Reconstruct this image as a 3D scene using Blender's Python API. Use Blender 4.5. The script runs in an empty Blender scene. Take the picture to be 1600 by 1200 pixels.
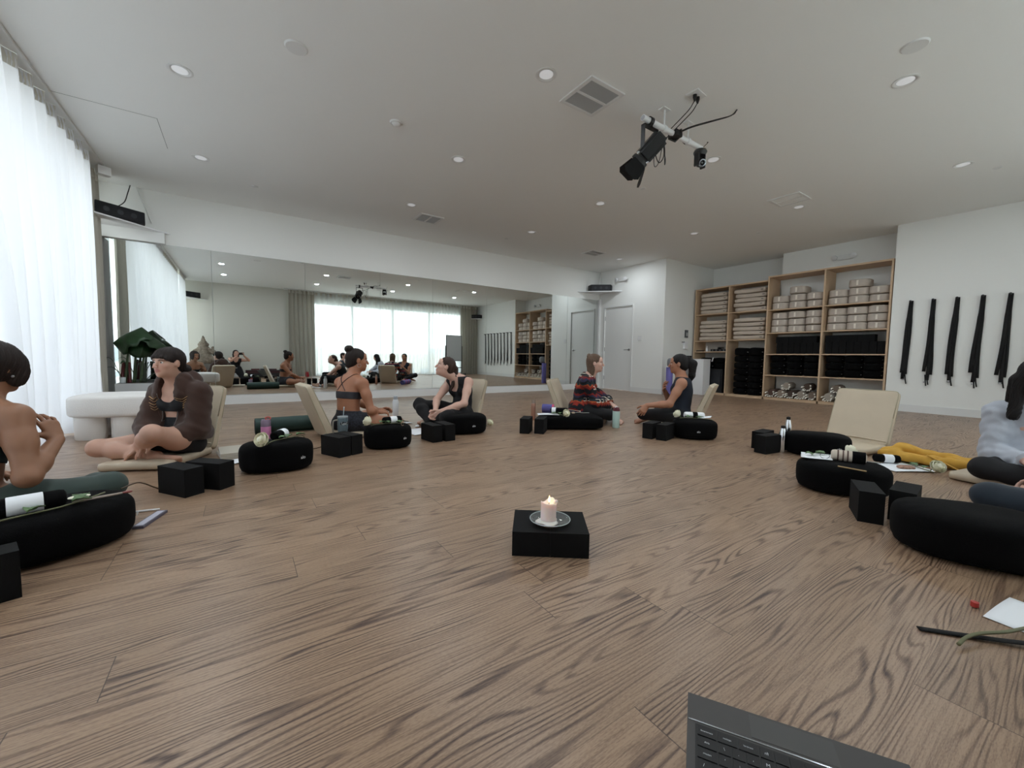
EXPO = 0.80
DLW = 6.0
import bpy, bmesh, math, random, time
import numpy as np
from mathutils import Vector, Matrix, Euler, Quaternion
T0 = time.time()
PI = math.pi
SC = bpy.context.scene
COL = SC.collection
random.seed(7)

# ------------------------------------------------------------------ materials
MATS = {}
def srgb(h):
    if isinstance(h, str):
        h = h.lstrip('#'); h = [int(h[i:i+2], 16)/255 for i in (0, 2, 4)]
    return tuple(c/12.92 if c <= .04045 else ((c+.055)/1.055)**2.4 for c in h) + (1,)
def mat(name, col, rough=.6, metal=0, bump=0, bscale=200, var=0, vscale=8, sheen=0, spec=.5, trans=0, emit=None, estr=0, coat=0, sss=0):
    if name in MATS: return MATS[name]
    m = bpy.data.materials.new(name); m.use_nodes = True
    nt = m.node_tree; b = nt.nodes['Principled BSDF']
    c = srgb(col)
    b.inputs['Base Color'].default_value = c
    b.inputs['Roughness'].default_value = rough
    b.inputs['Metallic'].default_value = metal
    b.inputs['Specular IOR Level'].default_value = spec
    if sheen: b.inputs['Sheen Weight'].default_value = sheen
    if coat: b.inputs['Coat Weight'].default_value = coat
    if trans: b.inputs['Transmission Weight'].default_value = trans
    if sss:
        b.inputs['Subsurface Weight'].default_value = sss
        b.inputs['Subsurface Radius'].default_value = (.012, .005, .003)
        b.inputs['Subsurface Scale'].default_value = 1
    if emit:
        b.inputs['Emission Color'].default_value = srgb(emit); b.inputs['Emission Strength'].default_value = estr
    tc = nt.nodes.new('ShaderNodeTexCoord')
    if var:
        n = nt.nodes.new('ShaderNodeTexNoise'); n.inputs['Scale'].default_value = vscale; n.inputs['Detail'].default_value = 4
        nt.links.new(tc.outputs['Object'], n.inputs['Vector'])
        r = nt.nodes.new('ShaderNodeValToRGB')
        r.color_ramp.elements[0].position = .3; r.color_ramp.elements[1].position = .7
        r.color_ramp.elements[0].color = tuple(x*(1-var) for x in c[:3])+(1,)
        r.color_ramp.elements[1].color = tuple(min(1, x*(1+var)) for x in c[:3])+(1,)
        nt.links.new(n.outputs['Fac'], r.inputs['Fac']); nt.links.new(r.outputs['Color'], b.inputs['Base Color'])
    if bump:
        n = nt.nodes.new('ShaderNodeTexNoise'); n.inputs['Scale'].default_value = bscale; n.inputs['Detail'].default_value = 3
        nt.links.new(tc.outputs['Object'], n.inputs['Vector'])
        bm = nt.nodes.new('ShaderNodeBump'); bm.inputs['Strength'].default_value = bump; bm.inputs['Distance'].default_value = .003
        nt.links.new(n.outputs['Fac'], bm.inputs['Height']); nt.links.new(bm.outputs['Normal'], b.inputs['Normal'])
    MATS[name] = m
    return m

wall_m = mat('wall_paint', '#ecedea', .85, bump=.05, bscale=400)
ceil_m = mat('ceiling_paint', '#eff0ee', .9, bump=.05, bscale=300)
trim_m = mat('trim_paint', '#e2e3e2', .5)
backwall_m = mat('back_wall_paint', '#cfcdc4', .85)
black_m = mat('black_foam', '#070708', .85, spec=.25, bump=.15, bscale=500)
fabric_m = mat('black_cotton', '#050506', .95, spec=.15, bump=.4, bscale=260)
plastic_m = mat('black_plastic', '#101113', .4)
vinyl_m = mat('beige_vinyl', '#bfb09a', .5, bump=.08, bscale=30, var=.04, vscale=6)
white_m = mat('white_matte', '#e9eaec', .6)
ply_m = mat('plywood', '#c5a98b', .6, var=.07, vscale=5)
metal_m = mat('brushed_metal', '#a3a3a3', .3, 1)
chrome_m = mat('chrome', '#d5d7da', .12, 1)
boucle_m = mat('white_boucle', '#e4e1dd', .95, bump=.8, bscale=160)
blanket_m = mat('oatmeal_blanket', '#bdb0a2', .95, bump=.4, bscale=180, var=.05, vscale=12)
roll_m = mat('oatmeal_roll', '#bcb1a6', .95, bump=.3, bscale=180, var=.07, vscale=14)
paper_m = mat('white_paper', '#eef1f5', .7)
rosew_m = mat('cream_petal', '#f1efd9', .6)
leaf_m = mat('rose_leaf', '#5f7a52', .55, var=.2, vscale=40)
stem_m = mat('rose_stem', '#6e6f50', .6)
darkleaf_m = mat('plant_leaf', '#1d3a1e', .38, var=.25, vscale=12)

# ------------------------------------------------------------------ objects
def link(name, me, m=None, parent=None):
    o = bpy.data.objects.new(name, me); COL.objects.link(o)
    if m is not None and me is not None:
        for x in (m if isinstance(m, (list, tuple)) else [m]): me.materials.append(x)
    if parent is not None: o.parent = parent
    return o
def obj(name, bm, m, parent=None, smooth=False, auto=None, bevel=0, loc=None, rot=None, seg=2):
    if bevel:
        bmesh.ops.bevel(bm, geom=[e for e in bm.edges if e.is_manifold and e.calc_face_angle(0) > .6], offset=bevel, segments=seg, affect='EDGES', profile=.5, clamp_overlap=True)
        smooth = True; auto = auto or 35
    me = bpy.data.meshes.new(name); bm.to_mesh(me); bm.free()
    if smooth:
        me.polygons.foreach_set('use_smooth', [True]*len(me.polygons))
        if auto: me.set_sharp_from_angle(angle=math.radians(auto))
    o = link(name, me, m, parent)
    if loc: o.location = loc
    if rot: o.rotation_euler = rot
    return o
def tag(o, label, cat, group=None, kind=None):
    o['label'] = label; o['category'] = cat
    if group: o['group'] = group
    if kind: o['kind'] = kind
    return o
def struct(o, label, cat):
    o['kind'] = 'structure'; o['label'] = label; o['category'] = cat; return o
def thing(name, label, cat, loc=(0, 0, 0), rz=0, group=None):
    o = bpy.data.objects.new(name, None); COL.objects.link(o); o.empty_display_size = .05
    o.location = loc; o.rotation_euler = (0, 0, rz)
    return tag(o, label, cat, group)
def kids(o): return [c for c in COL.objects if c.parent == o]
def copy_tree(o, parent=None, ch=None):
    c = o.copy(); COL.objects.link(c); c.parent = parent
    if parent is None: c.parent = None
    for k in (ch[o.name] if ch else kids(o)):
        copy_tree(k, c, ch)
    return c
def dup(o, loc, rz=None, label=None, group=None, rot=None):
    names = {}
    def rec(x):
        names[x.name] = kids(x)
        for k in names[x.name]: rec(k)
    rec(o)
    c = copy_tree(o, None, names); c.location = loc
    if rz is not None: c.rotation_euler = (0, 0, rz)
    if rot is not None: c.rotation_euler = rot
    if label: c['label'] = label
    if group: c['group'] = group
    return c

# ------------------------------------------------------------------ bmesh shapes
def B(): return bmesh.new()
def xf(loc=(0, 0, 0), rot=(0, 0, 0), sc=(1, 1, 1)):
    return Matrix.Translation(loc) @ Euler(rot).to_matrix().to_4x4() @ Matrix.Diagonal((*sc, 1))
def box(bm, x0, x1, y0, y1, z0, z1, M=None):
    vs = [bm.verts.new((x, y, z)) for x in (x0, x1) for y in (y0, y1) for z in (z0, z1)]
    for f in ((0, 1, 3, 2), (4, 6, 7, 5), (0, 4, 5, 1), (2, 3, 7, 6), (0, 2, 6, 4), (1, 5, 7, 3)):
        bm.faces.new([vs[i] for i in f])
    if M is not None: bmesh.ops.transform(bm, matrix=M, verts=vs)
    return bm
def cbox(bm, c, s, M=None):
    return box(bm, c[0]-s[0]/2, c[0]+s[0]/2, c[1]-s[1]/2, c[1]+s[1]/2, c[2]-s[2]/2, c[2]+s[2]/2, M)
def lathe(bm, prof, n=24, M=None, cap=True):
    rings = []
    allv = []
    for r, z in prof:
        if r < 1e-6:
            v = bm.verts.new((0, 0, z)); rings.append([v]); allv.append(v)
        else:
            ring = [bm.verts.new((r*math.cos(2*PI*i/n), r*math.sin(2*PI*i/n), z)) for i in range(n)]
            rings.append(ring); allv += ring
    for a, b in zip(rings, rings[1:]):
        if len(a) == 1 and len(b) == 1: continue
        for i in range(n):
            j = (i+1) % n
            if len(a) == 1: bm.faces.new((a[0], b[j], b[i]))
            elif len(b) == 1: bm.faces.new((a[i], a[j], b[0]))
            else: bm.faces.new((a[i], a[j], b[j], b[i]))
    if cap:
        if len(rings[0]) > 1: bm.faces.new(rings[0][::-1])
        if len(rings[-1]) > 1: bm.faces.new(rings[-1])
    bmesh.ops.recalc_face_normals(bm, faces=bm.faces[:])
    if M is not None: bmesh.ops.transform(bm, matrix=M, verts=allv)
    return bm
def frames(pts):
    pts = [Vector(p) for p in pts]; out = []
    t0 = (pts[1]-pts[0]).normalized()
    up = Vector((0, 0, 1)) if abs(t0.z) < .9 else Vector((1, 0, 0))
    n = t0.cross(up).normalized()
    for i, p in enumerate(pts):
        t = (pts[min(i+1, len(pts)-1)]-pts[max(i-1, 0)]).normalized()
        n = (n - t*n.dot(t)).normalized(); out.append((p, t, n, t.cross(n)))
    return out
def tube(bm, pts, r, n=8, flat=1.0, cap=True):
    rs = r if isinstance(r, (list, tuple)) else [r]*len(pts)
    rings = []
    for (p, t, a, b), rr in zip(frames(pts), rs):
        rings.append([bm.verts.new(p + a*math.cos(2*PI*i/n)*rr + b*math.sin(2*PI*i/n)*rr*flat) for i in range(n)])
    for A_, B_ in zip(rings, rings[1:]):
        for i in range(n):
            j = (i+1) % n; bm.faces.new((A_[i], A_[j], B_[j], B_[i]))
    if cap: bm.faces.new(rings[0][::-1]); bm.faces.new(rings[-1])
    return bm
def smooth_pts(pts, n=8):
    P = [Vector(p) for p in pts]; out = []
    P = [2*P[0]-P[1]] + P + [2*P[-1]-P[-2]]
    for i in range(1, len(P)-2):
        for k in range(n):
            t = k/n; a, b, c, d = P[i-1:i+3]
            out.append(.5*((2*b)+(-a+c)*t+(2*a-5*b+4*c-d)*t*t+(-a+3*b-3*c+d)*t*t*t))
    out.append(P[-2]); return out
def sqc(t, e):
    c = math.cos(t); return math.copysign(abs(c)**e, c)
def sqs(t, e):
    c = math.sin(t); return math.copysign(abs(c)**e, c)
def superell(bm, a, b, c, e1=.5, e2=.8, nu=40, nv=20, M=None, fn=None):
    rows = []
    allv = []
    for j in range(nv+1):
        v = -PI/2+PI*j/nv
        if j in (0, nv):
            w = bm.verts.new((0, 0, math.copysign(c, v))); rows.append([w]); allv.append(w); continue
        row = []
        for i in range(nu):
            u = 2*PI*i/nu
            co = Vector((a*sqc(v, e1)*sqc(u, e2), b*sqc(v, e1)*sqs(u, e2), c*sqs(v, e1)))
            if fn: co = fn(co, u, v)
            row.append(bm.verts.new(co))
        rows.append(row); allv += row
    for A_, B_ in zip(rows, rows[1:]):
        for i in range(nu):
            k = (i+1) % nu
            if len(A_) == 1: bm.faces.new((A_[0], B_[k], B_[i]))
            elif len(B_) == 1: bm.faces.new((A_[i], A_[k], B_[0]))
            else: bm.faces.new((A_[i], A_[k], B_[k], B_[i]))
    bmesh.ops.recalc_face_normals(bm, faces=bm.faces[:])
    if M is not None: bmesh.ops.transform(bm, matrix=M, verts=allv)
    return bm
def grid_sheet(bm, fn, nu, nv, thick=0):
    vs = [[bm.verts.new(fn(i/nu, j/nv)) for j in range(nv+1)] for i in range(nu+1)]
    fs = []
    for i in range(nu):
        for j in range(nv):
            fs.append(bm.faces.new((vs[i][j], vs[i+1][j], vs[i+1][j+1], vs[i][j+1])))
    if thick:
        bmesh.ops.recalc_face_normals(bm, faces=fs)
        bmesh.ops.solidify(bm, geom=fs, thickness=thick)
    return bm
def text_mesh(name, s, size, m, parent, loc, rot, ext=.0006, align='CENTER', bold=0):
    cu = bpy.data.curves.new(name, 'FONT'); cu.body = s; cu.size = size; cu.extrude = ext; cu.align_x = align; cu.align_y = 'CENTER'; cu.offset = bold
    to = bpy.data.objects.new(name, cu); COL.objects.link(to)
    dg = bpy.context.evaluated_depsgraph_get()
    me = bpy.data.meshes.new_from_object(to.evaluated_get(dg)); bpy.data.objects.remove(to); bpy.data.curves.remove(cu)
    me.materials.clear()
    o = link(name, me, m, parent); o.location = loc; o.rotation_euler = rot
    return o
def noise3(p, s=1., seed=0):
    x, y, z = p[0]*s+seed, p[1]*s+seed*1.7, p[2]*s-seed*.6
    return (math.sin(1.7*x+1.3*math.sin(y*1.9+z))+math.sin(2.3*y-z*1.1+math.sin(x*2.7))+math.sin(2.9*z+1.7*x+math.sin(y*3.1)))/3
# ------------------------------------------------------------------ camera
H = .80
R3 = ((.829, .025, -.559), (-.559, .063, -.827), (.015, .998, .066))
a_ = Vector((-424, 48, -627)).normalized(); b_ = Vector((931, 28, -627)); b_ = (b_-a_*a_.dot(b_)).normalized(); c_ = b_.cross(a_)
if c_[1] < 0: c_ = -c_
cam = bpy.data.objects.new('camera', bpy.data.cameras.new('camera')); COL.objects.link(cam)
cam.matrix_world = Matrix.Translation((0, 0, H)) @ Matrix((b_, a_, c_)).to_4x4()
cam.data.sensor_width = 36; cam.data.lens = 36*627/1600; cam.data.clip_start = .01; cam.data.clip_end = 200
SC.camera = cam

# ------------------------------------------------------------------ room shell
ZC = 3.08; YM = 7.70; XL = -1.62; XR = 9.10; YB = -1.0
def floor_material():
    m = bpy.data.materials.new('oak_plank_floor'); m.use_nodes = True; nt = m.node_tree; N = nt.nodes; L = nt.links
    b = N['Principled BSDF']
    tc = N.new('ShaderNodeTexCoord'); sx = N.new('ShaderNodeSeparateXYZ'); L.new(tc.outputs['Object'], sx.inputs[0])
    def M_(op, a, b2=None, c=None):
        n = N.new('ShaderNodeMath'); n.operation = op
        for i, v in enumerate((a, b2, c)):
            if v is None: continue
            if isinstance(v, (int, float)): n.inputs[i].default_value = v
            else: L.new(v, n.inputs[i])
        return n.outputs[0]
    W = .17; Ln = 1.30
    yr = M_('DIVIDE', M_('ADD', sx.outputs[1], 20.01), W); row = M_('FLOOR', yr)
    wn = N.new('ShaderNodeTexWhiteNoise'); wn.noise_dimensions = '1D'; L.new(row, wn.inputs['W'])
    off = M_('MULTIPLY', wn.outputs['Value'], Ln)
    xr = M_('DIVIDE', M_('ADD', M_('ADD', sx.outputs[0], 30), off), Ln); ci = M_('FLOOR', xr)
    cb = N.new('ShaderNodeCombineXYZ'); L.new(row, cb.inputs[0]); L.new(ci, cb.inputs[1])
    wn2 = N.new('ShaderNodeTexWhiteNoise'); wn2.noise_dimensions = '3D'; L.new(cb.outputs[0], wn2.inputs['Vector'])
    rnd = wn2.outputs['Value']
    # plank local coordinates, decorrelated per plank
    px = M_('ADD', sx.outputs[0], M_('MULTIPLY', rnd, 37.)); py = M_('ADD', sx.outputs[1], M_('MULTIPLY', rnd, 11.))
    g1 = N.new('ShaderNodeCombineXYZ'); L.new(M_('MULTIPLY', px, .75), g1.inputs[0]); L.new(M_('MULTIPLY', py, 8.5), g1.inputs[1]); L.new(M_('MULTIPLY', rnd, 9.), g1.inputs[2])
    n1 = N.new('ShaderNodeTexNoise'); n1.inputs['Scale'].default_value = 1.; n1.inputs['Detail'].default_value = 2.; n1.inputs['Roughness'].default_value = .35; n1.inputs['Distortion'].default_value = .15; L.new(g1.outputs[0], n1.inputs['Vector'])
    # cathedral rings = contour lines of the stretched noise, plus fine straight grain
    ring = M_('SINE', M_('ADD', M_('MULTIPLY', n1.outputs['Fac'], 125.), M_('MULTIPLY', py, 300.)))
    ringp = M_('POWER', M_('MULTIPLY_ADD', ring, .5, .5), 3.6)
    g2 = N.new('ShaderNodeCombineXYZ'); L.new(M_('MULTIPLY', px, 7.), g2.inputs[0]); L.new(M_('MULTIPLY', py, 210.), g2.inputs[1])
    n2 = N.new('ShaderNodeTexNoise'); n2.inputs['Scale'].default_value = 1.; n2.inputs['Detail'].default_value = 2; L.new(g2.outputs[0], n2.inputs['Vector'])
    g4 = N.new('ShaderNodeCombineXYZ'); L.new(M_('MULTIPLY', px, 90.), g4.inputs[0]); L.new(M_('MULTIPLY', py, 420.), g4.inputs[1])
    n4 = N.new('ShaderNodeTexNoise'); n4.inputs['Scale'].default_value = 1.; n4.inputs['Detail'].default_value = 1; L.new(g4.outputs[0], n4.inputs['Vector'])
    g3 = N.new('ShaderNodeCombineXYZ'); L.new(M_('MULTIPLY', px, 2.), g3.inputs[0]); L.new(M_('MULTIPLY', py, 7.), g3.inputs[1])
    n3 = N.new('ShaderNodeTexNoise'); n3.inputs['Scale'].default_value = 1.; n3.inputs['Detail'].default_value = 2; L.new(g3.outputs[0], n3.inputs['Vector'])
    strength = M_('MULTIPLY', M_('SMOOTH_MIN', M_('MAXIMUM', M_('MULTIPLY_ADD', n3.outputs['Fac'], 3.2, -1.1), .12), 1., .2), .85)
    dark = M_('ADD', M_('MULTIPLY', M_('MULTIPLY', ringp, strength), M_('MULTIPLY_ADD', n2.outputs['Fac'], .9, .5)), M_('ADD', M_('MULTIPLY', M_('SUBTRACT', n2.outputs['Fac'], .42), .8), M_('MULTIPLY', M_('SUBTRACT', n4.outputs['Fac'], .45), .55)))
    dark = M_('MINIMUM', M_('MAXIMUM', dark, 0.), 1.)
    ramp = N.new('ShaderNodeValToRGB'); e = ramp.color_ramp.elements
    e[0].position = 0; e[0].color = srgb('#a0866f'); e[1].position = 1.; e[1].color = srgb('#433128')
    mid = ramp.color_ramp.elements.new(.35); mid.color = srgb('#7c6452')
    L.new(dark, ramp.inputs['Fac'])
    hsv = N.new('ShaderNodeHueSaturation'); L.new(ramp.outputs['Color'], hsv.inputs['Color']); L.new(M_('MULTIPLY_ADD', rnd, .16, .92), hsv.inputs['Value']); hsv.inputs['Saturation'].default_value = 1.04
    # seams
    fy = M_('FRACT', yr); fx = M_('FRACT', xr)
    sy = M_('LESS_THAN', M_('MINIMUM', fy, M_('SUBTRACT', 1., fy)), .007); sxm = M_('LESS_THAN', M_('MINIMUM', fx, M_('SUBTRACT', 1., fx)), .0010)
    seam = M_('MAXIMUM', M_('MULTIPLY', sy, .35), M_('MULTIPLY', sxm, .8))
    mx = N.new('ShaderNodeMix'); mx.data_type = 'RGBA'; L.new(seam, mx.inputs['Factor']); L.new(hsv.outputs['Color'], mx.inputs['A']); mx.inputs['B'].default_value = srgb('#3c2d24')
    L.new(mx.outputs['Result'], b.inputs['Base Color'])
    L.new(M_('MULTIPLY_ADD', dark, .12, .33), b.inputs['Roughness'])
    bp = N.new('ShaderNodeBump'); bp.inputs['Strength'].default_value = .12; bp.inputs['Distance'].default_value = .002
    L.new(M_('SUBTRACT', 1., M_('MAXIMUM', dark, seam)), bp.inputs['Height']); L.new(bp.outputs['Normal'], b.inputs['Normal'])
    b.inputs['Specular IOR Level'].default_value = .5
    return m
o = obj('floor', cbox(B(), (4., 3.3, -.05), (14.5, 12., .1)), floor_material()); struct(o, 'brown oak plank floor of the studio', 'floor')
o = obj('ceiling', cbox(B(), (4., 3.3, ZC+.05), (14.5, 12., .1)), ceil_m); struct(o, 'flat pale painted ceiling with recessed lights', 'ceiling')
# front wall behind the mirror
o = obj('wall_front', box(B(), XL-.2, XR+1., YM+.02, YM+.22, 0, ZC), wall_m); struct(o, 'white wall above and behind the long mirror', 'wall')
# curb under mirror
bm = B(); box(bm, XL, 8., YM-.07, YM+.02, 0, .14); o = obj('trim_1', bm, trim_m, bevel=.004); struct(o, 'white ledge along the foot of the mirror', 'ledge')
bm = B(); box(bm, 7.93, 8., YM-.05, YM+.02, .14, 2.36); o = obj('trim_2', bm, trim_m, bevel=.004); struct(o, 'white corner trim between mirror and door wall', 'trim')
bm = B(); box(bm, XL, -.86, YM-.06, YM+.02, 2.345, 2.5); o = obj('trim_3', bm, trim_m, bevel=.004); struct(o, 'painted board on the wall under the corner speaker shelf', 'trim')
bm = B(); box(bm, XL, -1.50, YM-.25, YM+.02, 0, 2.345); o = obj('trim_4', bm, mat('grey_jamb','#a9aaa8',.8), bevel=.004); struct(o, 'grey jamb between the sheer curtain and mirror', 'trim')
# door wall (x = 8) with door 1
DY0, DY1, DZ = 6.60, 7.50, 2.12
bm = B(); box(bm, 8., 8.15, 5.70, DY0, 0, ZC); box(bm, 8., 8.15, DY1, YM+.1, 0, ZC); box(bm, 8., 8.15, DY0, DY1, DZ, ZC)
o = obj('wall_door_side', bm, wall_m); struct(o, 'white wall with the plain door beside the mirror', 'wall')
o = obj('door_1', box(B(), 8.02, 8.06, DY0+.004, DY1-.004, .008, DZ-.006), mat('door_paint', '#ebecea', .55), bevel=.002); struct(o, 'plain white flush door with lever handle', 'door'); door = o
bm = B(); lathe(bm, [(0, 0), (.03, 0), (.03, .008), (.012, .012), (.012, .045), (0, .045)], 16, xf((8.02, DY0+.09, 1.03), (0, -PI/2, 0)))
tube(bm, [(7.98, DY0+.09, 1.03), (7.975, DY0+.12, 1.03), (7.975, DY0+.21, 1.03)], .009)
obj('door_handle', bm, metal_m, door, smooth=True, auto=40)
for z in (.3, 1.05, 1.85):
    obj('hinge', cbox(B(), (8.015, DY1-.004, z), (.012, .012, .1)), metal_m, door)
bm = B(); box(bm, 7.985, 8., DY0-.03, DY0, 0, DZ+.03); box(bm, 7.985, 8., DY1, DY1+.03, 0, DZ+.03); box(bm, 7.985, 8., DY0, DY1, DZ, DZ+.03)
struct(obj('trim_5', bm, trim_m, bevel=.002), 'thin white frame around the plain door', 'trim')
# return wall facing the room (y=5.70)
bm = B(); box(bm, 8.15, XR+1., 5.70, 5.85, 0, ZC); o = obj('wall_return', bm, wall_m); struct(o, 'white return wall left of the shelves', 'wall')
# niche back walls
bm = B(); box(bm, 9.95, 10.1, 4.0, 5.72, 0, ZC); box(bm, 9.62, 10.1, 2.1, 4.0, 0, ZC)
struct(obj('wall_niche', bm, wall_m), 'white wall stepping behind the open shelves', 'wall')
# strap wall
bm = B(); box(bm, XR, 10.1, YB-.2, 2.09, 0, ZC); struct(obj('wall_right', bm, wall_m), 'white right wall where black straps hang', 'wall')
def bb(n, label, *a):
    bm = B(); box(bm, *a); struct(obj(n, bm, trim_m, bevel=.004), label, 'baseboard')
bb('baseboard_right', 'white baseboard under the hanging straps', XR-.014, XR, YB, 2.09, 0, .12)
bb('baseboard_door_side', 'white baseboard right of the plain door', 7.986, 8., 5.69, DY0-.03, 0, .12)
bb('baseboard_return', 'white baseboard on the return wall', 8., 9.10, 5.686, 5.70, 0, .12)
# back wall with window opening
WX0, WX1, WZ = 2.05, 8.35, 2.72
bm = B(); box(bm, XL-.2, WX0, YB-.2, YB, 0, ZC); box(bm, WX1, XR+.2, YB-.2, YB, 0, ZC); box(bm, WX0, WX1, YB-.2, YB, WZ, ZC)
struct(obj('wall_back', bm, backwall_m), 'beige wall behind the photographer, seen in the mirror', 'wall')
bb('baseboard_back', 'baseboard of the beige back wall', XL, WX0, YB, YB+.014, 0, .12)
frame_m = mat('window_frame', '#b9bec0', .4, .3)
def window(name, label, axis, c, lo, hi, zt, cols, th=.05):
    # a storefront window: outer frame with mullions, glass panes as child
    bm = B(); w = .06
    def bar(u0, u1, z0, z1):
        if axis == 'x': box(bm, u0, u1, c-th, c+th, z0, z1)
        else: box(bm, c-th, c+th, u0, u1, z0, z1)
    bar(lo, hi, 0, .08); bar(lo, hi, zt-w, zt)
    for k in range(cols+1):
        u = lo+(hi-lo)*k/cols; bar(max(lo, u-w/2), min(hi, u+w/2), .08, zt-w)
    o = struct(obj(name, bm, frame_m), label, 'window')
    g = B()
    for k in range(cols):
        u0 = lo+(hi-lo)*k/cols+.03; u1 = lo+(hi-lo)*(k+1)/cols-.03
        if axis == 'x': box(g, u0, u1, c-.004, c+.004, .08, zt-w)
        else: box(g, c-.004, c+.004, u0, u1, .08, zt-w)
    m = bpy.data.materials.get('window_glass') or bpy.data.materials.new('window_glass')
    if not m.use_nodes:
        m.use_nodes = True; nt = m.node_tree; nt.nodes.clear()
        out = nt.nodes.new('ShaderNodeOutputMaterial'); tr = nt.nodes.new('ShaderNodeBsdfTransparent'); gl = nt.nodes.new('ShaderNodeBsdfGlossy'); mx = nt.nodes.new('ShaderNodeMixShader')
        tr.inputs[0].default_value = (.93, .96, .95, 1); gl.inputs['Roughness'].default_value = .02; mx.inputs[0].default_value = .05
        nt.links.new(tr.outputs[0], mx.inputs[1]); nt.links.new(gl.outputs[0], mx.inputs[2]); nt.links.new(mx.outputs[0], out.inputs[0])
    obj('glass_pane', g, m, o)
    return o
window('window_1', 'wide back window behind the sheer curtain', 'x', YB-.1, WX0, WX1, WZ, 4)
# left wall: glazing almost the full length
LY0, LY1 = -.80, 7.42
bm = B(); box(bm, XL-.3, XL-.08, YB-.2, LY0, 0, ZC); box(bm, XL-.3, XL-.08, LY1, YM+.1, 0, ZC); box(bm, XL-.3, XL-.08, LY0, LY1, 2.86, ZC)
struct(obj('wall_left', bm, backwall_m), 'left wall above and beside the tall windows', 'wall')
window('window_2', 'tall left window behind the sheer curtain', 'y', XL-.19, LY0, LY1, 2.86, 6)
# ceiling access panel outline
bm = B(); y0, y1, x0, x1 = 5.35, 6.05, -1.35, -.62
box(bm, x1-.004, x1, y0, y1, ZC-.0015, ZC+.01); box(bm, x0, x1, y0, y0+.004, ZC-.0015, ZC+.01)
struct(obj('trim_6', bm, mat('panel_gap', '#8b8c8a', .9)), 'fine outline of an access panel in the ceiling', 'panel')

# ------------------------------------------------------------------ mirror panels
mir_m = bpy.data.materials.new('mirror_silver'); mir_m.use_nodes = True
b = mir_m.node_tree.nodes['Principled BSDF']; b.inputs['Base Color'].default_value = (.80, .835, .82, 1); b.inputs['Metallic'].default_value = 1; b.inputs['Roughness'].default_value = 0.0
xs = [-1.50, -.335, .935, 2.195, 3.24, 4.50, 5.62, 6.86, 7.93]
lab = ['leftmost mirror panel behind the potted plant', 'second mirror panel from the left, above the green mat', 'third mirror panel from the left, left of the bun-haired woman',
       'fourth mirror panel, behind the woman looking up', 'fifth mirror panel, reflecting the whiteboard', 'sixth mirror panel, reflecting the hanging straps', 'seventh mirror panel, reflecting the shelves', 'rightmost mirror panel, reflecting the plain door']
edge_m = mat('mirror_edge', '#b7beb9', .3, .2)
for i in range(8):
    x0, x1 = xs[i]+.0025, xs[i+1]-.0025
    t = thing('mirror_panel', lab[i], 'mirror', ((x0+x1)/2, YM, .145), 0, 'frameless mirror panels on the front wall')
    w = (x1-x0)/2
    obj('glass', box(B(), -w, w, 0, .006, 0, 2.2), mir_m, t)
    obj('backing', box(B(), -w-.002, w+.002, .0065, .018, 0, 2.2), edge_m, t)

# ------------------------------------------------------------------ sheer curtains and drapes
def cloth_mat(name, col, transp, transl, rough=.9):
    m = bpy.data.materials.new(name); m.use_nodes = True; nt = m.node_tree; N = nt.nodes; L = nt.links; N.clear()
    out = N.new('ShaderNodeOutputMaterial'); tr = N.new('ShaderNodeBsdfTransparent'); tl = N.new('ShaderNodeBsdfTranslucent'); df = N.new('ShaderNodeBsdfDiffuse')
    m1 = N.new('ShaderNodeMixShader'); m2 = N.new('ShaderNodeMixShader')
    c = srgb(col); tl.inputs[0].default_value = c; df.inputs[0].default_value = c
    m1.inputs[0].default_value = transl; m2.inputs[0].default_value = transp
    L.new(df.outputs[0], m1.inputs[1]); L.new(tl.outputs[0], m1.inputs[2]); L.new(m1.outputs[0], m2.inputs[1]); L.new(tr.outputs[0], m2.inputs[2])
    if transp:
        # the weave closes up where the cloth turns edge-on
        lw = N.new('ShaderNodeLayerWeight'); lw.inputs['Blend'].default_value = .35
        mr = N.new('ShaderNodeMapRange'); mr.inputs['From Min'].default_value = 0; mr.inputs['From Max'].default_value = .8; mr.inputs['To Min'].default_value = transp; mr.inputs['To Max'].default_value = transp*.08
        L.new(lw.outputs['Facing'], mr.inputs['Value']); L.new(mr.outputs[0], m2.inputs[0])
    L.new(m2.outputs[0], out.inputs[0]); return m
sheer_m = cloth_mat('sheer_linen', '#eef0f4', .04, .30)
sheer2_m = cloth_mat('sheer_linen_back', '#e9edec', .24, .50)
drape_m = cloth_mat('grey_drape', '#a8a49a', 0, .10)
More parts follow.
